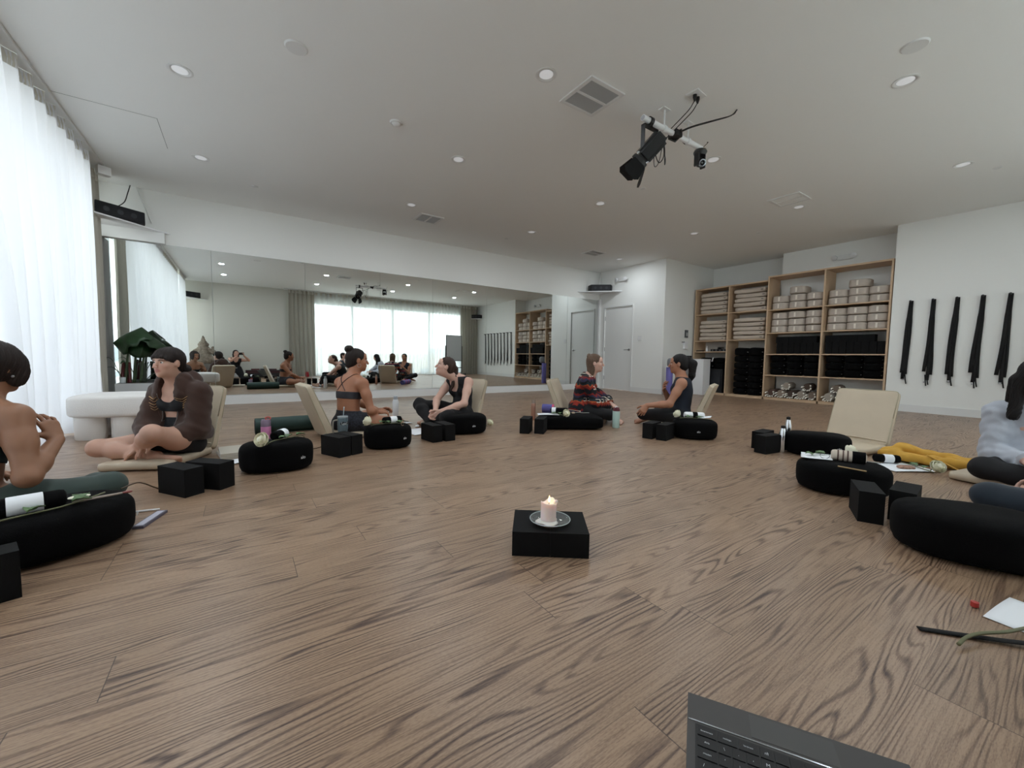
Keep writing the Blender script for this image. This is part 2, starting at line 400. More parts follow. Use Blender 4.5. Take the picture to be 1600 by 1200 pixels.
def curtain(name, label, axis, c, lo, hi, pleat, amp, m, z0=.015, z1=ZC-.03, group=None, seed=0, wander=.5, fullness=1.):
    rnd = random.Random(seed)
    n = int((hi-lo)/pleat*14); ph = [rnd.uniform(0, 6.28) for _ in range(8)]
    def fn(i, j):
        u = lo+(hi-lo)*i; z = z1+(z0-z1)*j
        k = 2*PI/pleat
        drift = .22*pleat*math.sin(u*2.3/pleat*.21+ph[0]+j*2.1)+.3*pleat*math.sin(u*1.1+ph[1]+j*3.)*wander
        d = amp*(.55+.45*j)*math.sin(k*(u+drift)) + amp*.35*math.sin(k*.43*(u)+ph[2]+j*1.5)*j*wander + amp*.18*math.sin(k*2.1*u+ph[3]+j*4)*j
        uu = u + .18*amp*math.sin(k*2*(u+drift)+1)
        if axis == 'x': return Vector((uu, c+d, z))
        return Vector((c+d, uu, z))
    bm = grid_sheet(B(), fn, n, 26)
    o = obj(name, bm, m, smooth=True)
    tag(o, label, 'curtain', group)
    # header tape and hem as parts
    hb = B()
    grid_sheet(hb, lambda i, j: fn(i, j*.035), n, 2)
    hd = obj('pleat_header', hb, mat('curtain_header', '#cbc8bd', .9), o, smooth=True)
    return o
curtain('sheer_curtain', 'white sheer curtain over the left window, its right edge near the sofa', 'y', -1.40, 1.1, 6.72, .25, .072, sheer_m, seed=3, wander=1.1)
curtain('sheer_curtain', 'white sheer curtain on the left window beside the statue, seen in the mirror', 'y', -1.36, -.45, 1.02, .19, .05, sheer_m, seed=5)
curtain('drape', 'narrow grey drape bunched between left window and corner, seen in the mirror', 'y', -1.46, 6.70, 7.32, .13, .03, drape_m, seed=8, wander=.3)
curtain('sheer_curtain', 'wide sheer curtain across the back window, seen in the mirror', 'x', YB+.13, 2.22, 8.18, .16, .04, sheer2_m, seed=11)
curtain('drape', 'grey drape left of the back window, seen in the mirror', 'x', YB+.22, 1.42, 2.26, .13, .045, drape_m, seed=13, group=None, wander=.3)
curtain('drape', 'grey drape right of the back window, seen in the mirror behind the whiteboard', 'x', YB+.22, 8.14, 8.98, .13, .045, drape_m, seed=17, wander=.3)
for lb, p0, p1 in (('white curtain track along the left side of the ceiling', (-1.47, -.6, ZC-.028), (-1.33, 7.2, ZC-.001)), ('white curtain track in front of the back window', (1.3, YB+.09, ZC-.028), (9.05, YB+.26, ZC-.001))):
    tag(obj('curtain_track', box(B(), p0[0], p1[0], p0[1], p1[1], p0[2], p1[2]), trim_m), lb, 'curtain track')

# ------------------------------------------------------------------ outside
tag(obj('pavement', cbox(B(), (3, 0, -3.1), (120, 120, .1)), mat('pale_pavement', '#e3e1db', .9)), 'pale paving outside far below the windows', 'pavement')['kind'] = 'structure'
def building(x, y, w, d, h, c, label):
    bm = B(); box(bm, x-w/2, x+w/2, y-d/2, y+d/2, -3.05, h)
    o = obj('building', bm, mat('stucco_'+c[1:], c, .9)); tag(o, label, 'building', 'hazy low buildings beyond the back window')
    for k in range(int(w/1.6)):
        for zz in (-1.6, .1):
            if zz+1 < h: obj('window_pane', box(B(), x-w/2+.4+k*1.6, x-w/2+1.3+k*1.6, y+d/2-.01, y+d/2+.03, zz, zz+1), mat('far_glass', '#7f8d96', .3), o)
building(-1, -26, 14, 6, 1.4, '#c9c5bc', 'pale low building beyond the back window, leftmost of the row in the mirror')
building(14, -30, 12, 6, 1.0, '#bfb6aa', 'tan low building beyond the back window, middle of the row in the mirror')
building(29, -34, 14, 8, 1.9, '#c3c6c8', 'grey low building beyond the back window, farthest right of the row')

w = bpy.data.worlds.new('daylight'); SC.world = w; w.use_nodes = True
nt = w.node_tree; bg = nt.nodes['Background']
tc = nt.nodes.new('ShaderNodeTexCoord'); sp = nt.nodes.new('ShaderNodeSeparateXYZ'); nt.links.new(tc.outputs['Generated'], sp.inputs[0])
rp = nt.nodes.new('ShaderNodeValToRGB'); nt.links.new(sp.outputs[2], rp.inputs['Fac'])
rp.color_ramp.elements[0].position = 0.; rp.color_ramp.elements[0].color = (.93, .94, .97, 1)
rp.color_ramp.elements[1].position = .6; rp.color_ramp.elements[1].color = (.82, .89, 1., 1)
nt.links.new(rp.outputs['Color'], bg.inputs['Color']); bg.inputs['Strength'].default_value = SKY = 3.0
sun = bpy.data.lights.new('sun', 'SUN'); sun.energy = 3.0; sun.angle = .02; so = bpy.data.objects.new('sun', sun); COL.objects.link(so); so.rotation_euler = (math.radians(-12), math.radians(6), 0)
def portal(loc, rot, sx_, sy_):
    l = bpy.data.lights.new('window_portal', 'AREA'); l.shape = 'RECTANGLE'; l.size = sx_; l.size_y = sy_
    l.cycles.is_portal = True
    o = bpy.data.objects.new('window_portal', l); COL.objects.link(o); o.location = loc; o.rotation_euler = rot
portal(((WX0+WX1)/2, YB-.25, WZ/2), (PI/2, 0, 0), WX1-WX0, WZ)      # faces +y
portal((XL-.32, (LY0+LY1)/2, 1.43), (PI/2, 0, -PI/2), LY1-LY0, 2.86)  # faces +x

# ------------------------------------------------------------------ ceiling fixtures
lamp_glass = mat('downlight_glass', '#eceff2', .4, emit='#f4f6fa', estr=.15)  # slight glow put in so unlit diffusers read brighter than the ceiling
def downlight_proto():
    t = thing('ceiling_downlight', '', 'ceiling light')
    obj('trim_ring', lathe(B(), [(.062, 0), (.085, 0), (.086, -.004), (.080, -.006), (.066, -.005), (.060, .0), (.057, .0)], 28, cap=False), trim_m, t, smooth=True, auto=50)
    obj('diffuser', lathe(B(), [(0, -.0015), (.056, -.0015), (.056, .0015), (0, .0015)], 28), lamp_glass, t)
    return t
DL = [(-.35, 4.35, 'nearest the left curtain, above the left side of the ceiling'), (-.33, 6.10, 'the one near the corner speaker'), (2.10, 2.68, 'the one just left of the big ceiling vent'),
      (2.15, 4.36, 'the one in the middle of the ceiling, left of centre'), (2.20, 6.05, 'the one left of the small vent near the mirror wall'), (4.45, 6.02, 'the one right of the small vent near the mirror wall'),
      (4.45, 4.33, 'the one in the middle of the ceiling, right of centre'), (4.52, 2.66, 'the one beside the small black camera'), (4.52, 1.06, 'the one at the upper right of the photo'),
      (6.92, 1.07, 'the one at the far right edge of the ceiling'), (6.90, 2.70, 'the one touching the square plaster vent'), (6.85, 4.33, 'the one above the empty floor before the shelves'),
      (7.25, 6.40, 'the one nearest the white door corner'), (2.10, .9, 'the one above the photographer, seen in the mirror'), (-.35, 2.6, 'the one above the left woman, seen in the mirror'), (-.35, .9, 'the one nearest the statue, seen in the mirror')]
dl0 = downlight_proto(); first = True
for x, y, s in DL:
    if first: o = dl0; o.location = (x, y, ZC); first = False
    else: o = dup(dl0, (x, y, ZC))
    o['label'] = 'round white recessed ceiling light, '+s; o['group'] = 'round recessed ceiling lights'
for x, y, *_ in (DL if DLW else []):  # fill lights added at the unlit downlights to brighten the room
    l = bpy.data.lights.new('downlight_fill', 'AREA'); l.shape = 'DISK'; l.size = .11; l.energy = DLW if 'DLW' in globals() else 3.; l.color = (.88, .95, 1)
    o = bpy.data.objects.new('downlight_fill', l); COL.objects.link(o); o.location = (x, y, ZC-.012)
def sprinkler_proto():
    t = thing('ceiling_sprinkler', '', 'sprinkler')
    obj('cover_plate', lathe(B(), [(0, -.006), (.034, -.006), (.038, -.001), (.038, 0), (0, 0)], 20), trim_m, t, smooth=True, auto=40)
    return t
SP = [(.22, 6.68, 'near the corner speaker above the mirror wall'), (4.30, 6.63, 'above the middle of the mirror wall'), (4.52, 3.63, 'behind the black spotlight rig'), (7.70, 3.62, 'in front of the shelves'),
      (7.35, .86, 'at the far right edge of the ceiling'), (4.08, .92, 'at the upper right, above the other round light'), (.40, 3.53, 'at the top left of the ceiling, small and flat')]
sp0 = sprinkler_proto()
for i, (x, y, s) in enumerate(SP):
    o = sp0 if i == 0 else dup(sp0, (x, y, ZC)); o.location = (x, y, ZC); o['label'] = 'small flat white ceiling cap '+s; o['group'] = 'small flat ceiling sprinkler caps'
    if i >= 5:
        o.scale = (2.1, 2.1, 1.5)
t = thing('smoke_detector', 'small round white smoke detector on the ceiling left of the big vent', 'smoke detector', (1.32, 4.05, ZC))
obj('base', lathe(B(), [(0, -.012), (.055, -.012), (.06, -.004), (.06, 0), (0, 0)], 24), trim_m, t, smooth=True, auto=40)
obj('sensor_head', lathe(B(), [(0, -.035), (.018, -.035), (.03, -.026), (.04, -.0125), (0, -.0125)], 24), trim_m, t, smooth=True, auto=40)

vent_dark = mat('vent_dark', '#3b3d3e', .8)
def vent(x0, x1, y0, y1, label, dark=True, mid='y', slats=18):
    cx, cy = (x0+x1)/2, (y0+y1)/2; t = thing('ceiling_vent', label, 'air vent', (cx, cy, ZC), 0, None)
    hx, hy = (x1-x0)/2, (y1-y0)/2; f = .035
    bm = B()
    for a in ((-hx, hx, -hy, -hy+f), (-hx, hx, hy-f, hy), (-hx, -hx+f, -hy+f, hy-f), (hx-f, hx, -hy+f, hy-f)): box(bm, *a, -.012, 0)
    if dark: box(bm, -hx+f, hx-f, -.012, .012, -.012, 0) if mid == 'y' else box(bm, -.012, .012, -hy+f, hy-f, -.012, 0)
    obj('frame', bm, trim_m, t, bevel=.002)
    if dark:
        obj('duct_shade_plate', box(B(), -hx+f, hx-f, -hy+f, hy-f, -.002, -.0005), vent_dark, t)  # dark plate stands for the shade inside the duct, there is no hole
        bm = B(); halves = ((-hy+f, -.012), (.012, hy-f)) if mid == 'y' else None
        spans = [(-hx+f, hx-f, a, b) for a, b in halves] if mid == 'y' else [(-hx+f, -.012, -hy+f, hy-f), (.012, hx-f, -hy+f, hy-f)]
        for (a0, a1, b0, b1) in spans:
            for k in range(slats):
                u = a0+(a1-a0)*(k+.5)/slats
                M = Matrix.Translation((u, (b0+b1)/2, -.007)) @ Euler((0, .6, 0)).to_matrix().to_4x4()
                cbox(bm, (0, 0, 0), (.009, b1-b0, .0012), M)
        obj('louvers', bm, mat('vent_metal', '#b4b6b6', .5), t)
    else:
        bm = B(); box(bm, -hx+f, -.008, -hy+f, hy-f, -.007, 0); box(bm, .008, hx-f, -hy+f, hy-f, -.007, 0)
        obj('cover_panel', bm, ceil_m, t, bevel=.002)
    return t
vent(2.40, 2.80, 2.47, 2.87, 'large square ceiling vent with dark louvers left of the spotlight rig', True, 'y', 26)
vent(2.44, 2.84, 6.27, 6.66, 'small dark ceiling vent near the mirror wall, left of centre', True, 'x', 14)
vent(6.19, 6.60, 6.20, 6.54, 'small dark ceiling vent nearest the white door', True, 'y', 14)
vent(6.27, 6.67, 2.46, 2.86, 'pale closed square vent on the ceiling right of the rig', False)

# lighting rig: pipe with clamps, stage spotlight, small camera
RZ = ZC-.17; RY = 2.41
pipe_m = mat('white_pipe', '#e2e3e4', .35)
t = thing('lighting_pipe', 'white horizontal pipe hung under the ceiling for the black spotlight', 'pipe', (3.42, RY, ZC))
bm = B(); lathe(bm, [(.021, -.45), (.025, -.45), (.025, .45), (.021, .45), (.021, -.45)], 20, xf((0, 0, -.17), (0, PI/2, 0)), cap=False)
obj('pipe', bm, pipe_m, t, smooth=True, auto=40)
for x in (-.15, .22):
    bm = B(); box(bm, x-.05, x+.05, -.03, .03, -.006, 0); lathe(bm, [(.008, -.145), (.008, -.006)], 10, xf((x, 0, 0)))
    obj('ceiling_bracket', bm, trim_m, t)
    bm = B(); lathe(bm, [(.026, -.016), (.031, -.016), (.031, .016), (.026, .016), (.026, -.016)], 20, xf((x, 0, -.17), (0, PI/2, 0)), cap=False)
    obj('pipe_clamp', bm, pipe_m, t, smooth=True, auto=40)
bm = B(); lathe(bm, [(0, 0), (.020, 0), (.020, .004), (0, .004)], 20, xf((-.452, 0, -.17), (0, PI/2, 0))); obj('pipe_plug', bm, mat('grey_plug', '#9b9d9e', .6), t)
bm = B(); cbox(bm, (0, 0, 0), (.09, .09, .05)); M = xf((.02, 0, -.17)); bm.transform(M); tube(bm, [(-.03, .03, -.15), (.0, .05, -.19), (.05, .02, -.21), (.07, -.03, -.17), (.03, -.05, -.14)], .012)
obj('cable_bundle_tape', bm, plastic_m, t, bevel=.008)

t = thing('stage_spotlight', 'black stage spotlight with open barn doors clamped to the ceiling pipe', 'spotlight', (3.07, RY, RZ))
aim = Matrix.Translation((-.01, -.03, -.24)) @ Euler((math.radians(28), math.radians(38), math.radians(-20))).to_matrix().to_4x4()
bm = B(); cbox(bm, (0, 0, 0), (.14, .16, .24)); bmesh.ops.bevel(bm, geom=bm.edges[:], offset=.025, segments=3, affect='EDGES'); bm.transform(aim)
obj('housing', bm, plastic_m, t, smooth=True, auto=30)
bm = B()
for k in range(5): cbox(bm, (0, .083, -.08+.035*k), (.10, .008, .014))
bm.transform(aim); obj('cooling_fins', bm, plastic_m, t)
bm = B(); lathe(bm, [(.06, -.12), (.075, -.12), (.078, -.15), (.066, -.155), (.06, -.14), (.06, -.12)], 24, cap=False); bm.transform(aim); obj('front_ring', bm, plastic_m, t, smooth=True, auto=40)
bm = B(); lathe(bm, [(0, -.135), (.03, -.137), (.06, -.130), (.06, -.126), (0, -.126)], 24); bm.transform(aim); obj('lens', bm, mat('lens_glass', '#22262c', .05, coat=1), t, smooth=True)
for k, (ang, w_) in enumerate(((0, .13), (PI/2, .10), (PI, .13), (-PI/2, .10))):
    bm = B(); vs = [bm.verts.new(v) for v in ((-w_/2, 0, 0), (w_/2, 0, 0), (w_/2+.02, .13, 0), (w_/2-.01, .16, 0), (-w_/2+.01, .16, 0), (-w_/2-.02, .13, 0))]; f = bm.faces.new(vs); bmesh.ops.solidify(bm, geom=[f], thickness=.003)
    bm.transform(aim @ Euler((0, 0, ang)).to_matrix().to_4x4() @ Matrix.Translation((0, .075, -.15)) @ Euler((math.radians(-62), 0, 0)).to_matrix().to_4x4())
    obj('barn_door', bm, plastic_m, t)
bm = B(); box(bm, -.095, -.088, -.02, .02, -.26, -.05); box(bm, .088, .095, -.02, .02, -.26, -.05); box(bm, -.095, .095, -.02, .02, -.06, -.05)
obj('yoke', bm, plastic_m, t)
bm = B(); lathe(bm, [(.027, -.02), (.036, -.02), (.036, .02), (.027, .02), (.027, -.02)], 20, xf((0, 0, 0), (0, PI/2, 0)), cap=False); box(bm, -.012, .012, -.02, .02, -.06, -.03)
obj('pipe_clamp', bm, plastic_m, t)
bm = B(); tube(bm, smooth_pts([(.05, -.02, -.13), (.12, .03, -.12), (.19, .0, -.10), (.26, .02, -.05), (.33, .0, -.02)]), .004); tube(bm, smooth_pts([(.14, 0, -.10), (.13, .03, -.22), (.17, .02, -.30), (.21, .0, -.24), (.20, .0, -.12), (.18, -.03, -.2), (.2, -.02, -.32), (.25, .01, -.26), (.24, .03, -.1), (.29, .02, -.03)]), .0045)
tube(bm, smooth_pts([(.12, .01, -.12), (.11, .03, -.25), (.15, .05, -.33), (.2, .04, -.27), (.22, .02, -.08)]), .0035)
obj('power_cable', bm, plastic_m, t, smooth=True)

t = thing('tracking_camera', 'small black camera hanging from the right end of the ceiling pipe', 'camera', (3.84, RY-.01, RZ))
bm = B(); lathe(bm, [(0, -.03), (.055, -.03), (.065, -.05), (.05, -.085), (0, -.085)], 24); obj('mount_base', bm, plastic_m, t, smooth=True, auto=40)
for s in (-1, 1): obj('fork_arm', cbox(B(), (s*.052, 0, -.13), (.018, .05, .12)), plastic_m, t, bevel=.006)
bm = B(); superell(bm, .042, .05, .042, .9, .9, 24, 14); bm.transform(Matrix.Translation((0, -.005, -.15)) @ Euler((.5, 0, .3)).to_matrix().to_4x4()); obj('camera_ball', bm, plastic_m, t, smooth=True)
MM = Matrix.Translation((0, -.005, -.15)) @ Euler((math.radians(115), 0, math.radians(-35))).to_matrix().to_4x4()
bm = B(); lathe(bm, [(.020, .035), (.034, .035), (.034, .062), (.024, .064), (.020, .05), (.020, .035)], 24, MM, cap=False); obj('lens_ring', bm, mat('ring_silver', '#8f9397', .25, .8), t, smooth=True, auto=40)
bm = B(); lathe(bm, [(0, .052), (.015, .050), (.0205, .045), (0, .045)], 20, MM); obj('lens', bm, mat('lens_glass', '#111', .05), t, smooth=True)
bm = B(); tube(bm, smooth_pts([(.03, 0, -.03), (.07, .02, .02), (.09, -.02, .06)]), .003); tube(bm, smooth_pts([(-.02, .0, -.03), (-.1, .03, .0), (-.22, .03, -.02), (-.36, .02, .02)]), .004); tube(bm, smooth_pts([(.04, 0, -.05), (.1, .01, -.03), (.08, .03, -.08)]), .0025)
obj('cable', bm, plastic_m, t, smooth=True)
obj('antenna_tip', lathe(B(), [(0, -.008), (.008, 0), (0, .008)], 12, xf((.09, -.02, .065))), plastic_m, t, smooth=True)
t = thing('ceiling_outlet', 'white square electrical plate on the ceiling with two black plugs', 'outlet', (3.31, 2.13, ZC), .08)
obj('cover_plate', box(B(), -.075, .075, -.055, .055, -.008, 0), trim_m, t, bevel=.003)
for x in (-.02, .03):
    bm = B(); lathe(bm, [(.007, -.06), (.016, -.03), (.016, -.008), (0, -.008)], 12, xf((x, 0, 0))); tube(bm, smooth_pts([(x, 0, -.055), (x+.01, .05, -.10), (x+.05, .15, -.12), (x+.08, .26, -.15)]), .004)
    obj('plug_cord', bm, plastic_m, t, smooth=True, auto=50)
bm = B(); tube(bm, smooth_pts([(3.47, RY-.02, RZ+.02), (3.55, RY-.1, RZ+.06), (3.66, RY-.22, RZ+.09), (3.78, RY-.33, RZ+.13), (3.80, RY-.38, ZC-.002)]), .0055); tube(bm, smooth_pts([(3.47, RY, RZ+.03), (3.56, RY-.09, RZ+.075), (3.67, RY-.23, RZ+.10), (3.79, RY-.34, RZ+.135), (3.805, RY-.375, ZC-.002)]), .004)
tag(obj('ceiling_cable', bm, plastic_m, smooth=True), 'black cable arching from the pipe up into the ceiling', 'cable')

# ------------------------------------------------------------------ corner shelves with speakers, emergency lights, switches
def corner_speaker(cx, cy, rz, label, z=2.535, L=.66, side='l'):
    t = thing('wall_speaker', label, 'speaker', (cx, cy, z), rz, 'black wedge speakers on corner shelves')
    bm = B(); h = .17; d = .17
    pts = [(-L/2, d/2), (-L/2+.06, -d/2), (L/2-.06, -d/2), (L/2, d/2)]
    lo = [bm.verts.new((x, y, 0)) for x, y in pts]; hi = [bm.verts.new((x, y, h)) for x, y in pts]
    bm.faces.new(lo[::-1]); bm.faces.new(hi)
    for i in range(4): bm.faces.new((lo[i], lo[(i+1) % 4], hi[(i+1) % 4], hi[i]))
    bmesh.ops.recalc_face_normals(bm, faces=bm.faces[:])
    obj('cabinet', bm, mat('speaker_black', '#0c0e14', .6, bump=.2, bscale=600), t, bevel=.012)
    bm = B(); box(bm, -L/2+.085, L/2-.085, -d/2-.006, -d/2+.001, .02, h-.02); obj('grille', bm, mat('speaker_grille', '#14171d', .7, bump=.8, bscale=900), t, bevel=.004)
    for x in (-.14, 0, .14): obj('driver_rim', lathe(B(), [(.028, 0), (.034, .003), (.028, .004)], 20, xf((x, -d/2-.006, h/2), (PI/2, 0, 0))), mat('speaker_rim', '#1e222a', .5), t)
    return t
def corner_shelf(verts, label, z=2.515, th=.018):
    bm = B(); lo = [bm.verts.new((x, y, z-th)) for x, y in verts]; hi = [bm.verts.new((x, y, z)) for x, y in verts]
    bm.faces.new(lo[::-1]); bm.faces.new(hi); n = len(verts)
    for i in range(n): bm.faces.new((lo[i], lo[(i+1) % n], hi[(i+1) % n], hi[i]))
    bmesh.ops.recalc_face_normals(bm, faces=bm.faces[:])
    tag(obj('corner_shelf', bm, white_m), label, 'shelf', 'white corner speaker shelves')
corner_shelf([(XL+.06, YM+.02), (-.80, YM+.02), (XL+.06, 6.95)], 'white triangular corner shelf above the left end of the mirror')
corner_speaker(-1.30, 7.36, math.radians(35), 'black wedge speaker on the corner shelf above the left end of the mirror', z=2.516)
corner_shelf([(8., YM+.02), (7.2, YM+.02), (8., 6.95)], 'white triangular corner shelf above the mirror and door corner')
corner_speaker(7.72, 7.42, math.radians(-40), 'black wedge speaker on the corner shelf by the white door', z=2.516, L=.62)
corner_shelf([(XL+.06, YB), (-.85, YB), (XL+.06, YB+.75)], 'white corner shelf above the statue, seen in the mirror')
corner_speaker(-1.27, YB+.34, math.radians(180-35), 'black wedge speaker on the shelf above the statue, seen in the mirror', z=2.516)
corner_shelf([(XR, YB), (8.4, YB), (XR, YB+.7)], 'white corner shelf beside the straps, seen in the mirror')
corner_speaker(8.86, YB+.34, math.radians(180+40), 'black wedge speaker on the shelf beside the straps, seen in the mirror', z=2.516, L=.5)
tag(obj('speaker_cable', tube(B(), smooth_pts([(-1.30, 7.40, 2.69), (-1.24, 7.5, 2.8), (-1.22, 7.6, 2.95), (-1.2, 7.66, ZC)]), .006), plastic_m, smooth=True), 'thin dark cable rising from the left corner speaker', 'cable')
tag(obj('cable_conduit', tube(B(), [(8.-.03, YM-.02, ZC), (8.-.15, YM-.12, 2.69)], .014), trim_m, smooth=True), 'slanted white conduit above the right corner speaker', 'conduit')
tag(obj('cable_conduit', tube(B(), [(-1.14, YM, ZC), (-1.0, YM, 2.62)], .008), trim_m, smooth=True), 'thin white conduit slanting behind the left corner speaker', 'conduit')
def emergency_light(loc, rz, label):
    t = thing('emergency_light', label, 'emergency light', loc, rz, 'twin-head emergency lights')
    obj('base_plate', superell(B(), .13, .022, .05, .3, .4, 28, 12), trim_m, t, smooth=True)
    for s in (-1, 1):
        bm = B(); lathe(bm, [(0, 0), (.03, .005), (.045, .03), (.048, .06), (.044, .062), (0, .055)], 20, xf((s*.13, -.02, .01), (PI/2+.3, 0, s*.35)))
        obj('lamp_head', bm, mat('lamp_plastic', '#e6e8ea', .25, coat=.5), t, smooth=True, auto=40)
    return t
emergency_light((7.975, 6.93, 2.79), PI/2*-1, 'white twin-head emergency light on the wall above the white door')
emergency_light((9.60, 2.93, 2.80), -PI/2, 'white twin-head emergency light on the wall above the shelves')
t = thing('wall_sensor', 'small white box sensor on the ceiling line above the left corner speaker', 'sensor', (-1.36, 7.0, ZC), .5)
obj('mount', cbox(B(), (0, 0, -.02), (.05, .05, .04)), trim_m, t); obj('housing', cbox(B(), (.02, -.02, -.09), (.12, .09, .10)), trim_m, t, bevel=.01)
t = thing('light_switch', 'white light switch plate right of the white door', 'switch', (7.995, 6.35, 1.30), 0)
obj('cover_plate', box(B(), -.004, .002, -.055, .055, -.06, .06), trim_m, t, bevel=.002)
for s in (-1, 1): obj('rocker', box(B(), -.008, -.004, s*.024-.016, s*.024+.016, -.035, .035), white_m, t)
# ------------------------------------------------------------------ open shelving unit (front face at x = 9.1)
SY = [2.12, 3.06, 4.03, 4.84, 5.63]; SX0, SX1 = 9.11, 9.60
t = thing('storage_shelf', 'tall pale plywood storage shelving full of blankets and black props', 'shelving unit', (SX0, 3.87, 0))
def sh(name, x0, x1, y0, y1, z0, z1): return obj(name, box(B(), x0-SX0, x1-SX0, y0-3.87, y1-3.87, z0, z1), ply_m, t, bevel=.0015, seg=1)
TH = .028
ZT = [2.52, 2.52, 2.45, 2.45]
for i, y in enumerate(SY):
    sh('side_panel' if i in (0, 4) else 'divider', SX0, SX1, y-TH/2, y+TH/2, 0, 2.52 if i < 3 else 2.45)
sh('base_plinth', SX0+.0, SX1, SY[0], SY[4], .0, .05)
sh('top_board', SX0, SX1, SY[0]-TH/2, SY[2]+TH/2, 2.52, 2.55); sh('top_board', SX0, SX1, SY[2]+TH/2, SY[4]+TH/2, 2.45, 2.478)
ROWS = {0: [.515, .95, 1.385, 1.86], 1: [.515, .95, 1.385, 1.86], 2: [1.265, 1.875], 3: [1.005, 1.26, 1.88]}
for c, zs in ROWS.items():
    for z in zs: sh('shelf_board', SX0+.01, SX1, SY[c]+TH/2, SY[c+1]-TH/2, z-.02, z)
for c in (2, 3):   # closed back behind the two left bays
    bm = B(); box(bm, SX1-SX0-.012, SX1-SX0, SY[c]+TH/2-3.87, SY[c+1]-TH/2-3.87, .05, 2.45); obj('back_panel', bm, mat('white_back_panel', '#dcdad4', .7), t)

# folded blankets (pillow-edged slabs with a small dark tag on the front)
tag_m = mat('dark_tag', '#3a3836', .7); tagw_m = mat('pale_tag', '#e6ded2', .8)
def blanket_proto(seed):
    rnd = random.Random(seed)
    t = thing('folded_blanket', '', 'blanket')
    ph = rnd.uniform(0, 6)
    def fn(co, u, v):
        co.z += .007*math.sin(co.y*7+ph)+.003*math.sin(co.x*9+ph*2)
        co.z = max(co.z, -.0515); co.z = min(co.z, .056); return co
    bm = superell(B(), .20, .335, .052, .28, .18, 56, 14, fn=fn); bm.transform(Matrix.Translation((.20, 0, .052)))
    obj('folded_cloth', bm, blanket_m, t, smooth=True)
    obj('label_tag', cbox(B(), (-.001, -.27, .05), (.006, .045, .014)), tag_m, t)
    return t
bp = [blanket_proto(s) for s in range(3)]
used = set()
names_rows = {(2, 0): 'top shelf, second bay from left', (2, 1): 'second shelf, second bay from left', (3, 0): 'top shelf, leftmost bay', (3, 1): 'second shelf, leftmost bay'}
ordn = ['bottom', 'second from the bottom', 'middle', 'second from the top', 'top']
for (c, r), nm in names_rows.items():
    z0 = (1.88, 1.26)[r] if c == 3 else (1.875, 1.265)[r]
    for k in range(5):
        p = bp[(k+r+c) % 3]; yc = (SY[c]+SY[c+1])/2; h = .098 if r == 0 else .094
        lb = 'folded oatmeal blanket, %s in the stack, %s' % (ordn[k], nm)
        loc = (SX0+.05+.012*((k*7+c) % 3), yc+.012*((k*5+r) % 3-1), z0+.002+k*h)
        if p.name not in used: o = p; used.add(p.name); o.location = loc; o['label'] = lb
        else: o = dup(p, loc, 0, lb)
        o['group'] = 'folded oatmeal blankets on the left shelves'
        o.scale = (1, (SY[c+1]-SY[c]-.10)/.72, (h-.001)/.108)
# rolled blankets / bolsters standing as drums with a pale tag
def drum_proto(seed):
    rnd = random.Random(seed); ph = rnd.uniform(0, 6)
    t = thing('rolled_blanket', '', 'rolled blanket')
    def fn(co, u, v):
        co.z = max(-.0745, co.z+.004*math.sin(co.y*14+ph)); co.x += .006*math.sin(co.z*30+ph); return co
    bm = superell(B(), .19, .144, .075, .18, .62, 44, 14, fn=fn); bm.transform(Matrix.Translation((.19, 0, .075)))
    obj('rolled_cloth', bm, roll_m, t, smooth=True)
    obj('label_strip', cbox(B(), (-.006, 0, .075), (.008, .028, .095)), tagw_m, t, bevel=.002)
    return t
dp = [drum_proto(s+20) for s in range(3)]; used = set()
stacks = [(1, 3, [2, 3, 2], 'upper shelf, third bay'), (1, 2, [3, 3, 3], 'second shelf, third bay'), (0, 3, [2, 3, 2], 'upper shelf, rightmost bay'), (0, 2, [3, 3, 3], 'second shelf, rightmost bay')]
posn = ['left', 'middle', 'right']
hn = {2: ['bottom', 'top'], 3: ['bottom', 'middle', 'top']}
for c, r, cnt, nm in stacks:
    z0 = ROWS[c][r]; y1 = SY[c+1]-TH/2; w = (SY[c+1]-SY[c]-TH)/3
    for s, n in enumerate(cnt):
        for k in range(n):
            p = dp[(s+k+c) % 3]; h = .145 if n == 3 and r == 3 else .140
            yy = y1-w*(s+.5)+.008*((k*3+s) % 3-1); loc = (SX0+.06+.014*((k+s) % 3), yy, z0+.001+k*h)
            lb = 'rolled oatmeal blanket, %s roll of the %s stack, %s' % (hn[n][k], posn[s], nm)
            if p.name not in used: o = p; used.add(p.name); o.location = loc; o['label'] = lb
            else: o = dup(p, loc, 0, lb)
            o['group'] = 'rolled oatmeal blankets on the right shelves'; o.scale = (1, 1.06, (h-.004)/.150)
ORD = ['first', 'second', 'third', 'fourth', 'fifth', 'sixth', 'seventh', 'eighth', 'ninth']
# black foam blocks on the third shelf
def block_proto():
    return tag(obj('yoga_block', cbox(B(), (0, 0, .078), (.10, .235, .156)), black_m, bevel=.008, seg=3), '', 'yoga block')
yb = block_proto()
def block(x, y, z, rz, label, group, sc=(1, 1, 1), first=[True]):
    if first[0]: o = yb; first[0] = False; o.location = (x, y, z); o.rotation_euler = (0, 0, rz)
    else: o = dup(yb, (x, y, z), rz)
    o['label'] = label; o['group'] = group; o.scale = sc; return o
